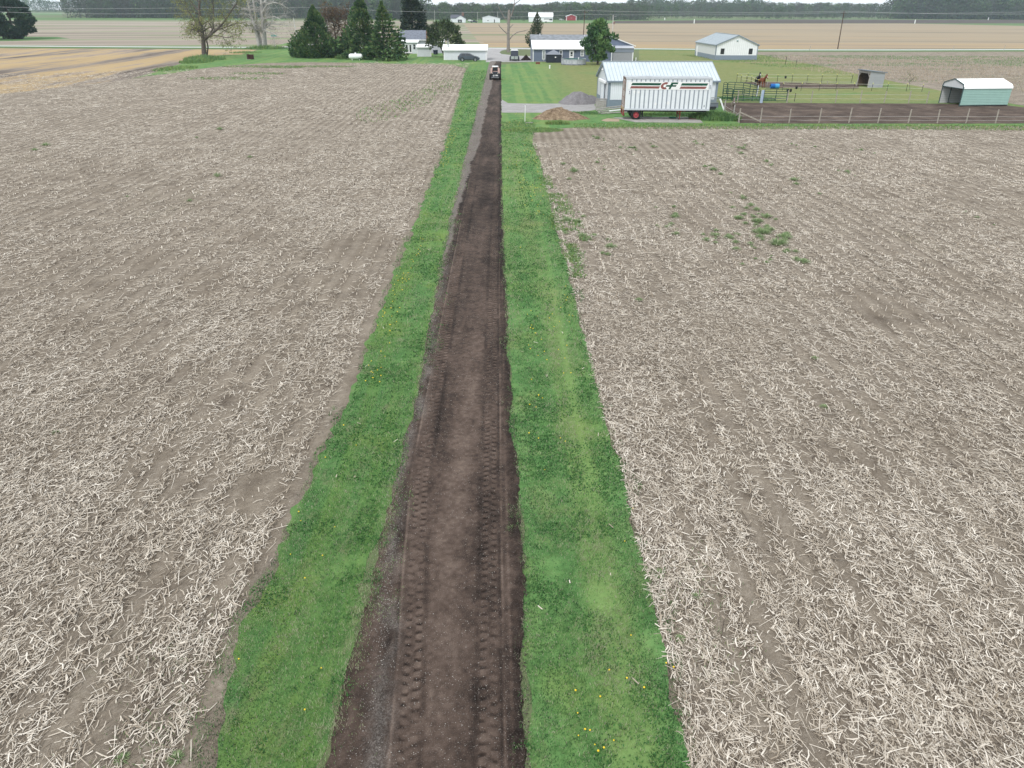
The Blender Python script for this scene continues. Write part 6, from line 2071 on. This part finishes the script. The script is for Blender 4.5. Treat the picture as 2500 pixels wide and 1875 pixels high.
def limb_segments(limbs, rg, levels, spawn, lenf, up=.25, droop=0.0, spread=.9, thin=.5):
    """Grow side branches off hand-laid limbs. limbs: lists of (Vector, radius). Returns polylines and twig tips."""
    out, tips = [], []
    cur = [(l, 0) for l in limbs]
    while cur:
        nxt = []
        for l, lev in cur:
            out.append(l)
            tot = sum((l[i + 1][0] - l[i][0]).length for i in range(len(l) - 1))
            if lev >= levels:
                tips.append((l[-1][0], (l[-1][0] - l[-2][0]).normalized()))
                tips.append(((l[-1][0] + l[-2][0]) / 2, (l[-1][0] - l[-2][0]).normalized()))
                continue
            k = max(2, int(tot * spawn[min(lev, len(spawn) - 1)]))
            for j in range(k):
                s = rg.uniform(.18 if lev else .25, 1.0) * (len(l) - 1)
                i = min(int(s), len(l) - 2)
                p = l[i][0].lerp(l[i + 1][0], s - i)
                rr = l[i][1] + (l[i + 1][1] - l[i][1]) * (s - i)
                d = (l[i + 1][0] - l[i][0]).normalized()
                rv = Vector(rg.normal(0, 1, 3))
                side = (rv - d * rv.dot(d)).normalized()
                dd = (d * (1 - spread * .55) + side * spread + Vector((0, 0, up))).normalized()
                Ln = lenf[min(lev, len(lenf) - 1)] * rg.uniform(.5, 1.25)
                r0 = max(rr * thin, .02)
                seg = [(p, r0)]
                m = 4 if lev == 0 else 3
                for q in range(m):
                    dd = (dd + Vector(rg.normal(0, .22, 3)) + Vector((0, 0, -droop))).normalized()
                    seg.append((seg[-1][0] + dd * Ln / m, max(r0 * (1 - (q + 1) / (m + .3)), .014)))
                nxt.append((seg, lev + 1))
        cur = nxt
    return out, tips


def tubes_np(polys, n=5):
    V, F, o = [], [], 0
    ang = np.arange(n) * 2 * np.pi / n
    for l in polys:
        P = np.array([tuple(p) for p, r in l])
        rad = np.array([r for p, r in l])
        d = np.gradient(P, axis=0)
        d /= np.linalg.norm(d, axis=1)[:, None] + 1e-9
        ref = np.where(np.abs(d[:, 2:3]) < .9, np.array([[0, 0, 1.]]), np.array([[0, 1., 0]]))
        a = np.cross(d, ref)
        a /= np.linalg.norm(a, axis=1)[:, None] + 1e-9
        b = np.cross(a, d)
        v = P[:, None] + (a[:, None] * np.cos(ang)[None, :, None] + b[:, None] * np.sin(ang)[None, :, None]) * rad[:, None, None]
        m = len(l)
        i = (np.arange(m - 1)[:, None] * n + np.arange(n)[None]).ravel() + o
        j = (np.arange(m - 1)[:, None] * n + ((np.arange(n) + 1) % n)[None]).ravel() + o
        F.append(np.stack([i, j, j + n, i + n], -1))
        V.append(v.reshape(-1, 3))
        o += m * n
    return np.concatenate(V), np.concatenate(F)


def traced_tree(name, label, base_px, limbs_px, levels, spawn, lenf, bark, leaf=None, nleaf=0, lsize=.22, seed=1, up=.2, droop=0.0, spread=.9, trunk_n=1, thin=.5):
    """limbs_px: polylines of (px, py, radius, depth offset)."""
    rg = np.random.default_rng(seed)
    b = gp(*base_px)
    t = thing(name, label, "tree", (b[0], b[1], 0))
    limbs = []
    for l in limbs_px:
        q = []
        for px, py, r, dy in l:
            y = b[1] + dy
            q.append((Vector((xat(px, py, y) - b[0], dy, max(-.05, hz(px, py, y)))), r))
        limbs.append(q)
    polys, tips = limb_segments(limbs, rg, levels, spawn, lenf, up, droop, spread, thin)
    thick = [l for l in polys[:len(limbs)]]
    rest = [l for l in polys[len(limbs):]]
    v, f = tubes_np(thick, 9)
    link("trunk", mesh_np("trunk", v, f, bark, smooth=True), t)
    if rest:
        v, f = tubes_np(rest, 4)
        br = link("branches", mesh_np("branches", v, f, bark), t)
    if leaf and nleaf:
        k = rg.integers(0, len(tips), nleaf)
        P = np.array([tuple(tips[i][0]) for i in k]) + rg.normal(0, .28, (nleaf, 3))
        D = rg.normal(0, 1, (nleaf, 3)); D /= np.linalg.norm(D, axis=1)[:, None]
        tone = np.clip(fbm(P[:, 0] * .5 + 4, P[:, 2] * .5 + P[:, 1] * .3, seed, 3) + rg.normal(0, .18, nleaf), 0, 1)
        v, f, tn = sprays(P, D, rg.uniform(.6, 1.3, nleaf) * lsize, rg.uniform(.5, .9, nleaf) * lsize, tone, rg)
        link("crown", mesh_np("crown", v, f, leaf, {'tone': tn}), t)
    return t


# the evergreens in front of the white house
base_cone = lambda q: np.clip(np.where(q < .14, .84 + q * 1.15, 1.0 - ((q - .14) / .86) ** 1.35), 0.03, 1.1)
conifer("evergreen_tree", "broad dark green cone shaped evergreen, leftmost of the yard evergreens", gp(776, 140), 10.9, 4.75, base_cone, 11000, M_EVER, .75, lambda q: .55 + q, 11, wob=.36)
conifer("evergreen_tree", "tall yellowish topped evergreen behind the propane tank", gp(891, 142), 13.0, 4.9, lambda q: np.clip(1.02 - q ** 1.15, .03, 1), 8500, M_EVER, .8, lambda q: .45 + .6 * q, 12, wob=.5)
conifer("evergreen_tree", "ragged dark evergreen with open side branches left of the porch", gp(940, 146), 11.8, 4.9, lambda q: np.clip(1.0 - q ** 1.0, .03, 1), 5200, M_EVER, .95, lambda q: .25 + .5 * q, 13, wob=.6, whorl=15)
conifer("spruce_tree", "tall dark spruce behind the grey roofed white house", gp(1009, 111), 19.5, 4.7, lambda q: np.clip(.92 - .72 * q, .03, 1) * np.clip(q / .12 + .3, 0, 1), 9000, M_SPRUCE, 1.0, lambda q: -.1 + .4 * q, 14, wob=.4, low=.10)
conifer("cedar_tree", "narrow olive green cedar behind the blue house's grey roof", gp(1310, 116), 9.5, 2.35, lambda q: np.clip(np.where(q < .2, .7 + q * 1.5, 1.0 - ((q - .2) / .8) ** 1.4), .05, 1), 3200, tone_mat("olive_cedar", [(0, (.025, .040, .02)), (.5, (.05, .075, .03)), (1, (.10, .11, .045))], .8, .1), .6, lambda q: .8 + q, 15, wob=.5)
conifer("low_bush", "dark low evergreen bush in the gap behind the propane tank", gp(838, 141), 3.6, 2.4, lambda q: np.sqrt(np.clip(1 - q * q, 0, 1)) * .95 + .05, 2600, M_EVER, .6, lambda q: .6 + 0 * q, 18, wob=.2, trunk=False)
conifer("low_bush", "dark twiggy bush under the bare reddish tree", gp(818, 139), 3.0, 2.0, lambda q: np.sqrt(np.clip(1 - q * q, 0, 1)) * .95 + .05, 1500, M_RED, .5, lambda q: .6 + 0 * q, 19, wob=.25, trunk=False)


def clumped_tree(name, label, base, crowns, nper, mat, size, seed, trunk, trunkmat=BARK, flat=.5, upn=.3):
    """Crown of foliage pads: each pad a flattened ball of sprays at a branch end."""
    rg = np.random.default_rng(seed)
    t = thing(name, label, "tree", (base[0], base[1], 0))
    V, F, T, o = [], [], [], 0
    for (cx, cy, cz, r) in crowns:
        n = int(nper * r * r)
        d = rg.normal(0, 1, (n, 3)); d /= np.linalg.norm(d, axis=1)[:, None]
        rad = r * (1 - rg.random(n) ** 2 * .5) * (1 + .35 * (fbm(d[:, 0] * 2 + cx, d[:, 1] * 2 + cz, seed, 2) - .5))
        P = np.array([cx, cy, cz]) + d * rad[:, None] * np.array([1, 1, flat])
        D = d + np.array([0, 0, upn]) + rg.normal(0, .4, (n, 3)); D /= np.linalg.norm(D, axis=1)[:, None]
        L = rg.uniform(.6, 1.3, n) * size
        tone = np.clip(rg.uniform(.1, .8) + rg.normal(0, .17, n), 0, 1)
        v, f, tn = sprays(P - D * (L * .4)[:, None], D, L, L * rg.uniform(.35, .6, n), tone, rg)
        V.append(v); F.append(f + o); T.append(tn); o += len(v)
    link("crown", mesh_np("crown", np.concatenate(V), np.concatenate(F), mat, {'tone': np.concatenate(T)}), t)
    tk = MB()
    for pts, rs in trunk:
        tk.tube(pts, rs, 8)
    tk.build("trunk", trunkmat, t, smooth=True)
    return t


def ball_pads(n, rx, rz, cz, r, seed, shape=lambda u: 1.0, lo=-1.0):
    rg = np.random.default_rng(seed)
    out = []
    for k in range(n):
        u = lo + (1 - lo) * (k + .5) / n
        a = k * 2.39996 + rg.uniform(-.4, .4)
        q = math.sqrt(max(0, 1 - u * u)) * shape(u) * rg.uniform(.72, 1.0)
        out.append((rx * q * math.cos(a), rx * q * math.sin(a), cz + rz * u, r * rg.uniform(.7, 1.25)))
    return out


pads = [(x * f, y * f, z + (f - 1) * 1.2, r * (1.5 - .6 * f)) for (x, y, z, r), f in zip(ball_pads(64, 3.3, 3.5, 4.7, .66, 3, lambda u: 1.0 if u < .1 else 1.05 - .45 * u), np.random.default_rng(5).uniform(.62, 1.18, 64))] + ball_pads(12, 1.3, 2.0, 4.4, .75, 4) + [(-.5, 0, 8.0, .5), (.3, .2, 8.3, .45), (.9, 0, 7.7, .5), (-1.2, .1, 7.4, .5), (3.4, -.4, 5.2, .6), (-3.3, .2, 4.0, .6), (2.9, -.6, 3.0, .6)]
legs = [([(0, 0, 0), (.0, 0, 1.0), (.1, 0, 2.4), (.1, .1, 6.0)], [.24, .2, .15, .05])]
for k in range(7):
    a = k * .9
    legs.append(([(0, 0, .9 + .1 * k), (1.0 * math.cos(a), 1.0 * math.sin(a), 2.4 + .2 * k), (2.1 * math.cos(a), 2.1 * math.sin(a), 4.0 + .3 * k)], [.12, .08, .03]))
clumped_tree("pine_tree", "bright green bushy pine in front of the blue house, right of the pool", gp(1459, 158), pads, 170, M_PINE, .6, 31, legs, flat=.85, upn=.8)
pads = [(x, y, z, r) for x, y, z, r in ball_pads(46, 3.9, 3.1, 4.3, .95, 7, lo=-.45)]
pads += [(4.0, -.5, 2.9, .6), (3.2, -1, 2.8, .8), (-3.4, -1, 2.6, 1.0), (4.5, .2, 3.2, .5)]
legs = []
for k in range(7):
    a = k * .9 + .3
    legs.append(([(.15 * math.cos(a), .15 * math.sin(a), 0), (.9 * math.cos(a), .9 * math.sin(a), 1.8), (2.5 * math.cos(a), 2.5 * math.sin(a), 3.9)], [.17, .12, .04]))
clumped_tree("juniper_tree", "round topped dark green tree behind the long white garage", gp(1087, 139.5), pads, 75, tone_mat("juniper_spray", [(0, (.022, .038, .017)), (.5, (.062, .094, .038)), (1, (.13, .16, .065))], .8, .1), .62, 33, legs, flat=.75, upn=.4)
pads = [(x * 1.15, y, z * 1.0, r) for x, y, z, r in ball_pads(52, 6.6, 6.2, 7.2, 1.9, 9, lambda u: 1.0 if u < 0 else 1 - .35 * u)]
legs = [([(0, 0, 0), (.2, 0, 6), (0, 0, 12)], [.45, .32, .1]), ([(-4.5, 1, 0), (-4.4, 1, 5), (-4.6, 1, 9)], [.35, .25, .1])]
clumped_tree("pine_tree", "big blue green pine beyond the road at the left edge", gp(36, 95), pads, 60, tone_mat("blue_pine_spray", [(0, (.012, .034, .024)), (.5, (.028, .066, .042)), (1, (.060, .105, .052))], .8, .1), 1.1, 35, legs, flat=.5, upn=.25)
c = gp(-75, 97)
clumped_tree("pine_tree", "second blue green pine half out of the picture at the left edge", c, [(x, y, z, r) for x, y, z, r in ball_pads(36, 6.5, 6.5, 7.5, 2.0, 10)], 50, bpy.data.materials["blue_pine_spray"], 1.2, 36, [([(0, 0, 0), (0, 0, 12)], [.4, .1])], flat=.5)

# broadleaf trees drawn limb by limb
traced_tree("oak_tree", "dark trunked spreading tree in thin yellow green leaf beside the left lawn", (499, 139),
            [[(499, 140, .62, 0), (497, 115, .50, 0), (496, 95, .44, 0), (492, 70, .38, .5), (488, 45, .34, 1), (486, 15, .28, 1.5), (492, -25, .18, 2), (497, -60, .08, 2)],
             [(500, 96, .34, 0), (510, 88, .28, -.5), (530, 72, .24, -1), (548, 52, .2, -1.5), (562, 30, .16, -2), (578, 8, .12, -2), (588, -14, .06, -2)],
             [(508, 90, .22, 0), (520, 70, .18, 1), (522, 40, .15, 2), (520, 5, .12, 3), (526, -30, .06, 3.5)],
             [(496, 80, .22, 0), (482, 60, .16, 2), (470, 42, .12, 3), (458, 25, .08, 4), (452, 5, .05, 4)],
             [(530, 72, .16, -1), (552, 66, .12, -2), (575, 58, .09, -3), (600, 54, .05, -4)],
             [(515, 86, .14, -1), (535, 88, .11, -2.5), (555, 92, .07, -4), (572, 88, .04, -5)],
             [(491, 66, .15, 0), (480, 70, .12, -2), (470, 60, .09, -3), (461, 58, .05, -4)],
             [(488, 30, .2, 1), (470, 10, .14, 2), (455, -15, .08, 3)],
             [(505, 139, .20, .6), (508, 115, .16, .6), (504, 95, .13, .8), (502, 80, .10, 1.0)]],
            2, (1.5, 2.3), (3.6, 1.5), BARK, M_SPRING, 7000, .28, 41, .12, .02, .95)
traced_tree("sycamore_tree", "pale bare multi stemmed sycamore beside the road", (641, 118.3),
            [[(634, 119, .55, 0), (629, 95, .46, 0), (620, 61, .40, 0), (612, 34, .32, .5), (603, 0, .25, 1), (596, -40, .1, 1)],
             [(640, 119, .5, .6), (632, 85, .42, .6), (626, 57, .36, .8), (618, 0, .26, 1.5), (612, -45, .1, 2)],
             [(645, 119, .6, 0), (643, 85, .52, 0), (641, 57, .44, 0), (637, 0, .32, 1), (636, -50, .12, 1)],
             [(650, 119, .35, .5), (647, 70, .28, .5), (648, 40, .24, 1), (647, 10, .2, 2), (655, -40, .08, 3)],
             [(641, 30, .24, 0), (652, 11, .19, -1), (668, 6, .15, -2), (684, 9, .12, -3), (704, 21, .06, -3)],
             [(612, 28, .22, 0), (598, 22, .16, -1), (580, 15, .11, -2), (570, 4, .06, -2)],
             [(643, 48, .2, 0), (656, 43, .16, -1), (670, 40, .12, -2), (685, 48, .06, -3)],
             [(643, 72, .18, 0), (656, 78, .14, -2), (668, 83, .1, -3), (686, 92, .05, -4)],
             [(617, 61, .18, 0), (604, 62, .14, -1), (590, 58, .1, -2), (567, 44, .05, -3)],
             [(645, 60, .16, 0), (662, 58, .12, 2), (690, 60, .08, 3), (706, 64, .04, 3)],
             [(640, 10, .2, 1), (660, -10, .15, 2), (690, -25, .08, 2)]],
            2, (1.3, 1.9), (4.2, 1.8), BARK_PALE, tone_mat("grey_bud", [(0, (.16, .14, .11)), (1, (.27, .25, .17))], .8, .2), 2200, .22, 43, .05, .05, .95)
traced_tree("dead_tree", "broken topped dead tree trunk in the grass island of the drive", (1241, 127.3),
            [[(1241, 128, .50, 0), (1241, 105, .40, 0), (1241, 85, .36, 0), (1242, 55, .36, 0), (1243, 38, .42, 0), (1243, 24, .30, 0)],
             [(1241, 100, .16, 0), (1250, 88, .13, -.4), (1262, 79, .11, -.6), (1276, 76, .09, -.8), (1291, 72, .04, -1)],
             [(1240, 84, .14, 0), (1230, 75, .12, -.5), (1222, 67, .10, -.8), (1217, 60, .05, -1)],
             [(1243, 70, .12, 0), (1248, 64, .10, .3), (1253, 60, .07, .5)],
             [(1247, 40, .22, 0), (1253, 26, .16, .2), (1256, 10, .12, .4), (1266, 3, .08, .6), (1276, -6, .05, .6)],
             [(1254, 22, .10, .2), (1256, 5, .08, .2), (1256, -14, .04, .2)],
             [(1240, 60, .08, 0), (1228, 38, .06, .4), (1218, 18, .05, .6), (1211, 8, .03, .8)],
             [(1241, 52, .08, 0), (1233, 44, .06, -.3), (1226, 32, .03, -.4)]],
            0, (1,), (1,), BARK_DEAD, None, 0, seed=45)
traced_tree("bare_tree", "reddish bare budding tree between the two broad evergreens", (822, 138),
            [[(822, 138, .22, 0), (821, 110, .18, 0), (818, 80, .14, 0), (812, 50, .10, 0), (808, 30, .05, 0)],
             [(822, 120, .15, 0), (835, 90, .11, 0), (842, 60, .08, 1), (846, 36, .04, 1)],
             [(821, 115, .14, 0), (806, 92, .10, -1), (800, 68, .07, -1), (797, 48, .04, -1)],
             [(824, 112, .12, 0), (842, 100, .09, -2), (852, 92, .06, -2.5), (826, 106, .03, -3)],
             [(820, 100, .12, 0), (826, 70, .09, 1.5), (828, 40, .05, 2)]],
            2, (3.0, 3.2), (2.6, 1.3), BARK, M_RED, 3600, .30, 47, .25, 0.0, .8)

# ------------------------------------------------------------------ far woods
def wood_proto(seed, h, w, leafy, n=360):
    rg = np.random.default_rng(seed)
    limbs = [[(Vector((0, 0, 0)), .22), (Vector((rg.normal(0, .2), 0, h * .4)), .16), (Vector((rg.normal(0, .4), rg.normal(0, .3), h * .85)), .05)]]
    polys, tips = limb_segments(limbs, rg, 1, (.55,), (w * .55,), .55, 0, .75, .55)
    v0, f0 = tubes_np(polys, 3)
    m = n
    u = rg.random(m) ** .8
    a = rg.uniform(0, 6.283, m)
    z = h * np.where(rg.random(m) < .16, rg.uniform(.01, .25, m), .2 + .8 * u)
    r = w * .5 * np.sqrt(np.clip(1 - ((u - .42) / .62) ** 2, 0, 1)) * (1 - rg.random(m) ** 1.6 * .6) * (1 + (fbm(np.cos(a) * 1.5 + seed, u * 4, seed, 2) - .5) * .9)
    P = np.stack([r * np.cos(a), r * np.sin(a), z], -1)
    D = rg.normal(0, 1, (m, 3)) + np.array([0, 0, .6]); D /= np.linalg.norm(D, axis=1)[:, None]
    s = h / 15.0 * (.75 + .5 * leafy)
    L = rg.uniform(.7, 1.6, m) * s * (1 if leafy > .4 else 1.3)
    W = L * (rg.uniform(.5, .9, m) if leafy > .4 else rg.uniform(.10, .22, m))
    tone = np.clip(.1 + .5 * leafy + rg.normal(0, .15, m), 0, 1)
    v1, f1, t1 = sprays(P, D, L, W, tone, rg)
    v = np.concatenate([v0, v1])
    f = np.concatenate([f0, f1 + len(v0)])
    tn = np.concatenate([np.full(len(v0), .02), t1])
    return v, f, tn


M_WOOD = tone_mat("woodland_spray", [(0, (.08, .073, .066)), (.2, (.105, .10, .086)), (.38, (.07, .095, .06)), (.6, (.08, .13, .062)), (.85, (.135, .20, .078)), (1, (.21, .25, .10))], .85, .2)
PROTO = [wood_proto(k, 15, 9 + (k % 3) * 1.5, lf) for k, lf in enumerate((.05, .9, .5, .15, .7, .3, .45, .6))]
WOODMESH = [mesh_np("woodland_tree", p[0], p[1], M_WOOD, {'tone': p[2]}) for p in PROTO]


def wood_mass(name, label, spots):
    V, F, T, o = [], [], [], 0
    for (x, y, s, k, a, dt) in spots:
        v, f, t = PROTO[k]
        c, q = math.cos(a), math.sin(a)
        vv = np.stack([(v[:, 0] * c - v[:, 1] * q) * s * 1.1 + x, (v[:, 0] * q + v[:, 1] * c) * s * 1.1 + y, v[:, 2] * s], -1)
        V.append(vv); F.append(f + o); T.append(np.clip(t + dt, 0, 1)); o += len(v)
    ob = link(name, mesh_np(name, np.concatenate(V), np.concatenate(F), M_WOOD, {'tone': np.concatenate(T)}))
    tag(ob, label, "wood", kind='stuff')


def line_spots(x0, y0, x1, y1, sp, depth, s0, s1, leaf, n_rows, seed):
    rg = np.random.default_rng(seed)
    L = math.hypot(x1 - x0, y1 - y0)
    out = []
    nx, ny = -(y1 - y0) / L, (x1 - x0) / L
    for r in range(n_rows):
        n = int(L / sp)
        for k in range(n):
            q = (k + rg.uniform(-.4, .4)) / n
            d = depth * (r + rg.uniform(-.3, .3)) / max(1, n_rows)
            pick = rg.choice(len(PROTO), p=leaf)
            out.append((x0 + (x1 - x0) * q + nx * d, y0 + (y1 - y0) * q + ny * d, rg.uniform(s0, s1), int(pick), rg.uniform(0, 6.28), rg.normal(0, .12)))
    return out


bare_mix = np.array([.26, .06, .12, .24, .06, .16, .06, .04]); bare_mix /= bare_mix.sum()
green_mix = np.array([.05, .2, .15, .07, .2, .09, .12, .12]); green_mix /= green_mix.sum()
# left wood: a long bare grey stand behind the tan field
a, b = gp(175, 43.5), gp(1010, 46)
wood_mass("left_wood", "long grey leafless wood behind the far left field", line_spots(a[0] + 10, a[1] + 12, b[0], b[1] + 20, 4.6, 55, 1.35, 1.75, bare_mix, 5, 71))
# far horizon belts
wood_mass("horizon_wood", "pale blue belt of woodland on the left horizon", line_spots(-1450, 1560, -300, 1600, 10, 60, 1.1, 1.5, green_mix, 2, 72))
wood_mass("centre_wood", "mixed green belt of trees behind the distant farmstead", line_spots(-190, 800, -95, 800, 5, 60, 1.05, 1.3, green_mix, 4, 93) + line_spots(-95, 800, 140, 820, 5.5, 70, .68, .98, green_mix, 4, 73))
wood_mass("hill_wood", "hazy blue green wood on the low rise beyond the farm", line_spots(60, 1250, 560, 1230, 8, 120, .95, 1.3, green_mix, 4, 74) + line_spots(190, 1330, 420, 1330, 8, 60, 1.25, 1.6, green_mix, 2, 75))
wood_mass("horizon_wood", "faint far treeline along the right horizon", line_spots(-320, 1600, 1500, 1560, 9, 70, .8, 1.15, green_mix, 3, 76))
a, b = gp(2165, 46.5), gp(2560, 49)
wood_mass("right_wood", "tall dense green wood behind the plowed field at far right", line_spots(a[0] + 30, a[1] + 16, b[0] + 130, b[1] + 25, 4.8, 70, 1.45, 2.0, green_mix, 5, 77))
# the treeline in front of it, tree by tree
def tree_row(p, q, n, s0, s1, mix, label, group, seed, jit=6):
    rg = np.random.default_rng(seed)
    a, b = gp(*p), gp(*q)
    for k in range(n):
        f = (k + rg.uniform(-.35, .35)) / max(1, n - 1)
        o = link("woodland_tree", WOODMESH[int(rg.choice(8, p=mix))], None, (a[0] + (b[0] - a[0]) * f, a[1] + (b[1] - a[1]) * f + rg.uniform(-jit, jit), 0), rg.uniform(0, 6.28))
        s = rg.uniform(s0, s1)
        o.scale = (s * rg.uniform(.85, 1.2), s, s)
        tag(o, label, "tree", group)


tree_row((1500, 45.3), (2190, 45.8), 66, .52, 1.02, green_mix, "hazy spring tree in the long treeline behind the plowed field", "trees of the treeline behind the plowed field", 81)
tree_row((2150, 46), (2560, 48.5), 34, .95, 1.4, green_mix, "green tree at the front edge of the tall right wood", "front trees of the right wood", 82)
tree_row((165, 44), (470, 45), 34, .95, 1.5, bare_mix, "grey bare tree at the front edge of the left wood", "front trees of the left wood", 83)
tree_row((470, 45.2), (1040, 48), 46, .9, 1.4, bare_mix * .5 + green_mix * .5, "half leafed tree of the wood behind the yard evergreens", "wood trees behind the yard evergreens", 84, 12)
tree_row((1000, 49), (1480, 47), 40, .5, .8, green_mix, "green tree of the belt behind the distant farm buildings", "belt trees behind the distant farm", 85, 10)
for px, py, s, k, lab in ((1085, 53, .95, 1, "round yellow green tree left of the distant white house"), (1188, 53.5, .62, 4, "small pointed green tree behind the long distant white building"), (1153, 52, .95, 7, "dark conical tree right of the distant white house"),
                          (1570, 46, 1.15, 2, "round dark tree standing out before the far treeline, left one"), (1535, 46, 1.1, 7, "grey green tree left of the round dark treeline tree"), (1278, 51, .35, 4, "small dark bush beside the dead trunk in the far grass"), (795, 60, 1.0, 6, "sparse green tree behind the reddish bare tree")):
    c = gp(px, py)
    o = link("woodland_tree", WOODMESH[k], None, (c[0], c[1], 0), 1.0 + k)
    o.scale = (s, s, s)
    tag(o, lab, "tree")
# sapling by the paddock
traced_tree("sapling", "thin young sapling in the grass left of the carport", (2221, 219), [[(2221, 220, .03, 0), (2221, 205, .025, 0), (2222, 190, .015, 0), (2223, 180, .01, 0)], [(2221, 203, .015, 0), (2215, 196, .012, .1), (2212, 188, .008, .2)], [(2222, 200, .015, 0), (2229, 192, .01, .1), (2232, 186, .008, .1)]],
            1, (2.5,), (.6,), BARK, M_SPRING, 160, .12, 49, .3)
# brush heap against the grey garage front
rg_ = np.random.default_rng(50)
tw = [[(Vector((x, 0, 0)), .03), (Vector((x + rg_.normal(0, .3), rg_.normal(-.1, .2), rg_.uniform(.4, .9))), .012)] for x in rg_.uniform(-1.2, 1.2, 90)]
v, f = tubes_np(tw, 4)
c = gp(1519, 150.5)
tag(link("brush_heap", mesh_np("brush_heap", v, f, BARK), None, (c[0], c[1] - .6, 0)), "heap of dry brush against the grey garage front", "brush")
c = gp(1478, 147)
o = MB().box(-.5, .5, -.3, .3, 0, 1.0).box(-.56, .56, -.36, .36, 1.0, 1.08).build("green_bin", plain("teal_plastic", (.01, .16, .13), .5), None, (c[0], c[1], 0)); tag(o, "teal green bin half hidden behind the bright pine", "bin")

# ------------------------------------------------------------------ the air between
hm = bpy.data.materials.new("haze_air")
hm.use_nodes = True
ht = hm.node_tree
ht.nodes.remove(ht.nodes["Principled BSDF"])
pv = ht.nodes.new("ShaderNodeVolumePrincipled")
pv.inputs['Color'].default_value = (.70, .87, 1.0, 1)
pv.inputs['Density'].default_value = 0.00013
ht.links.new(pv.outputs[0], ht.nodes["Material Output"].inputs['Volume'])
o = MB().box(-2500, 2500, -260, 2500, -1, 40).build("haze", hm)
tag(o, "thin pale haze lying over the far fields and woods", "haze", kind='stuff')
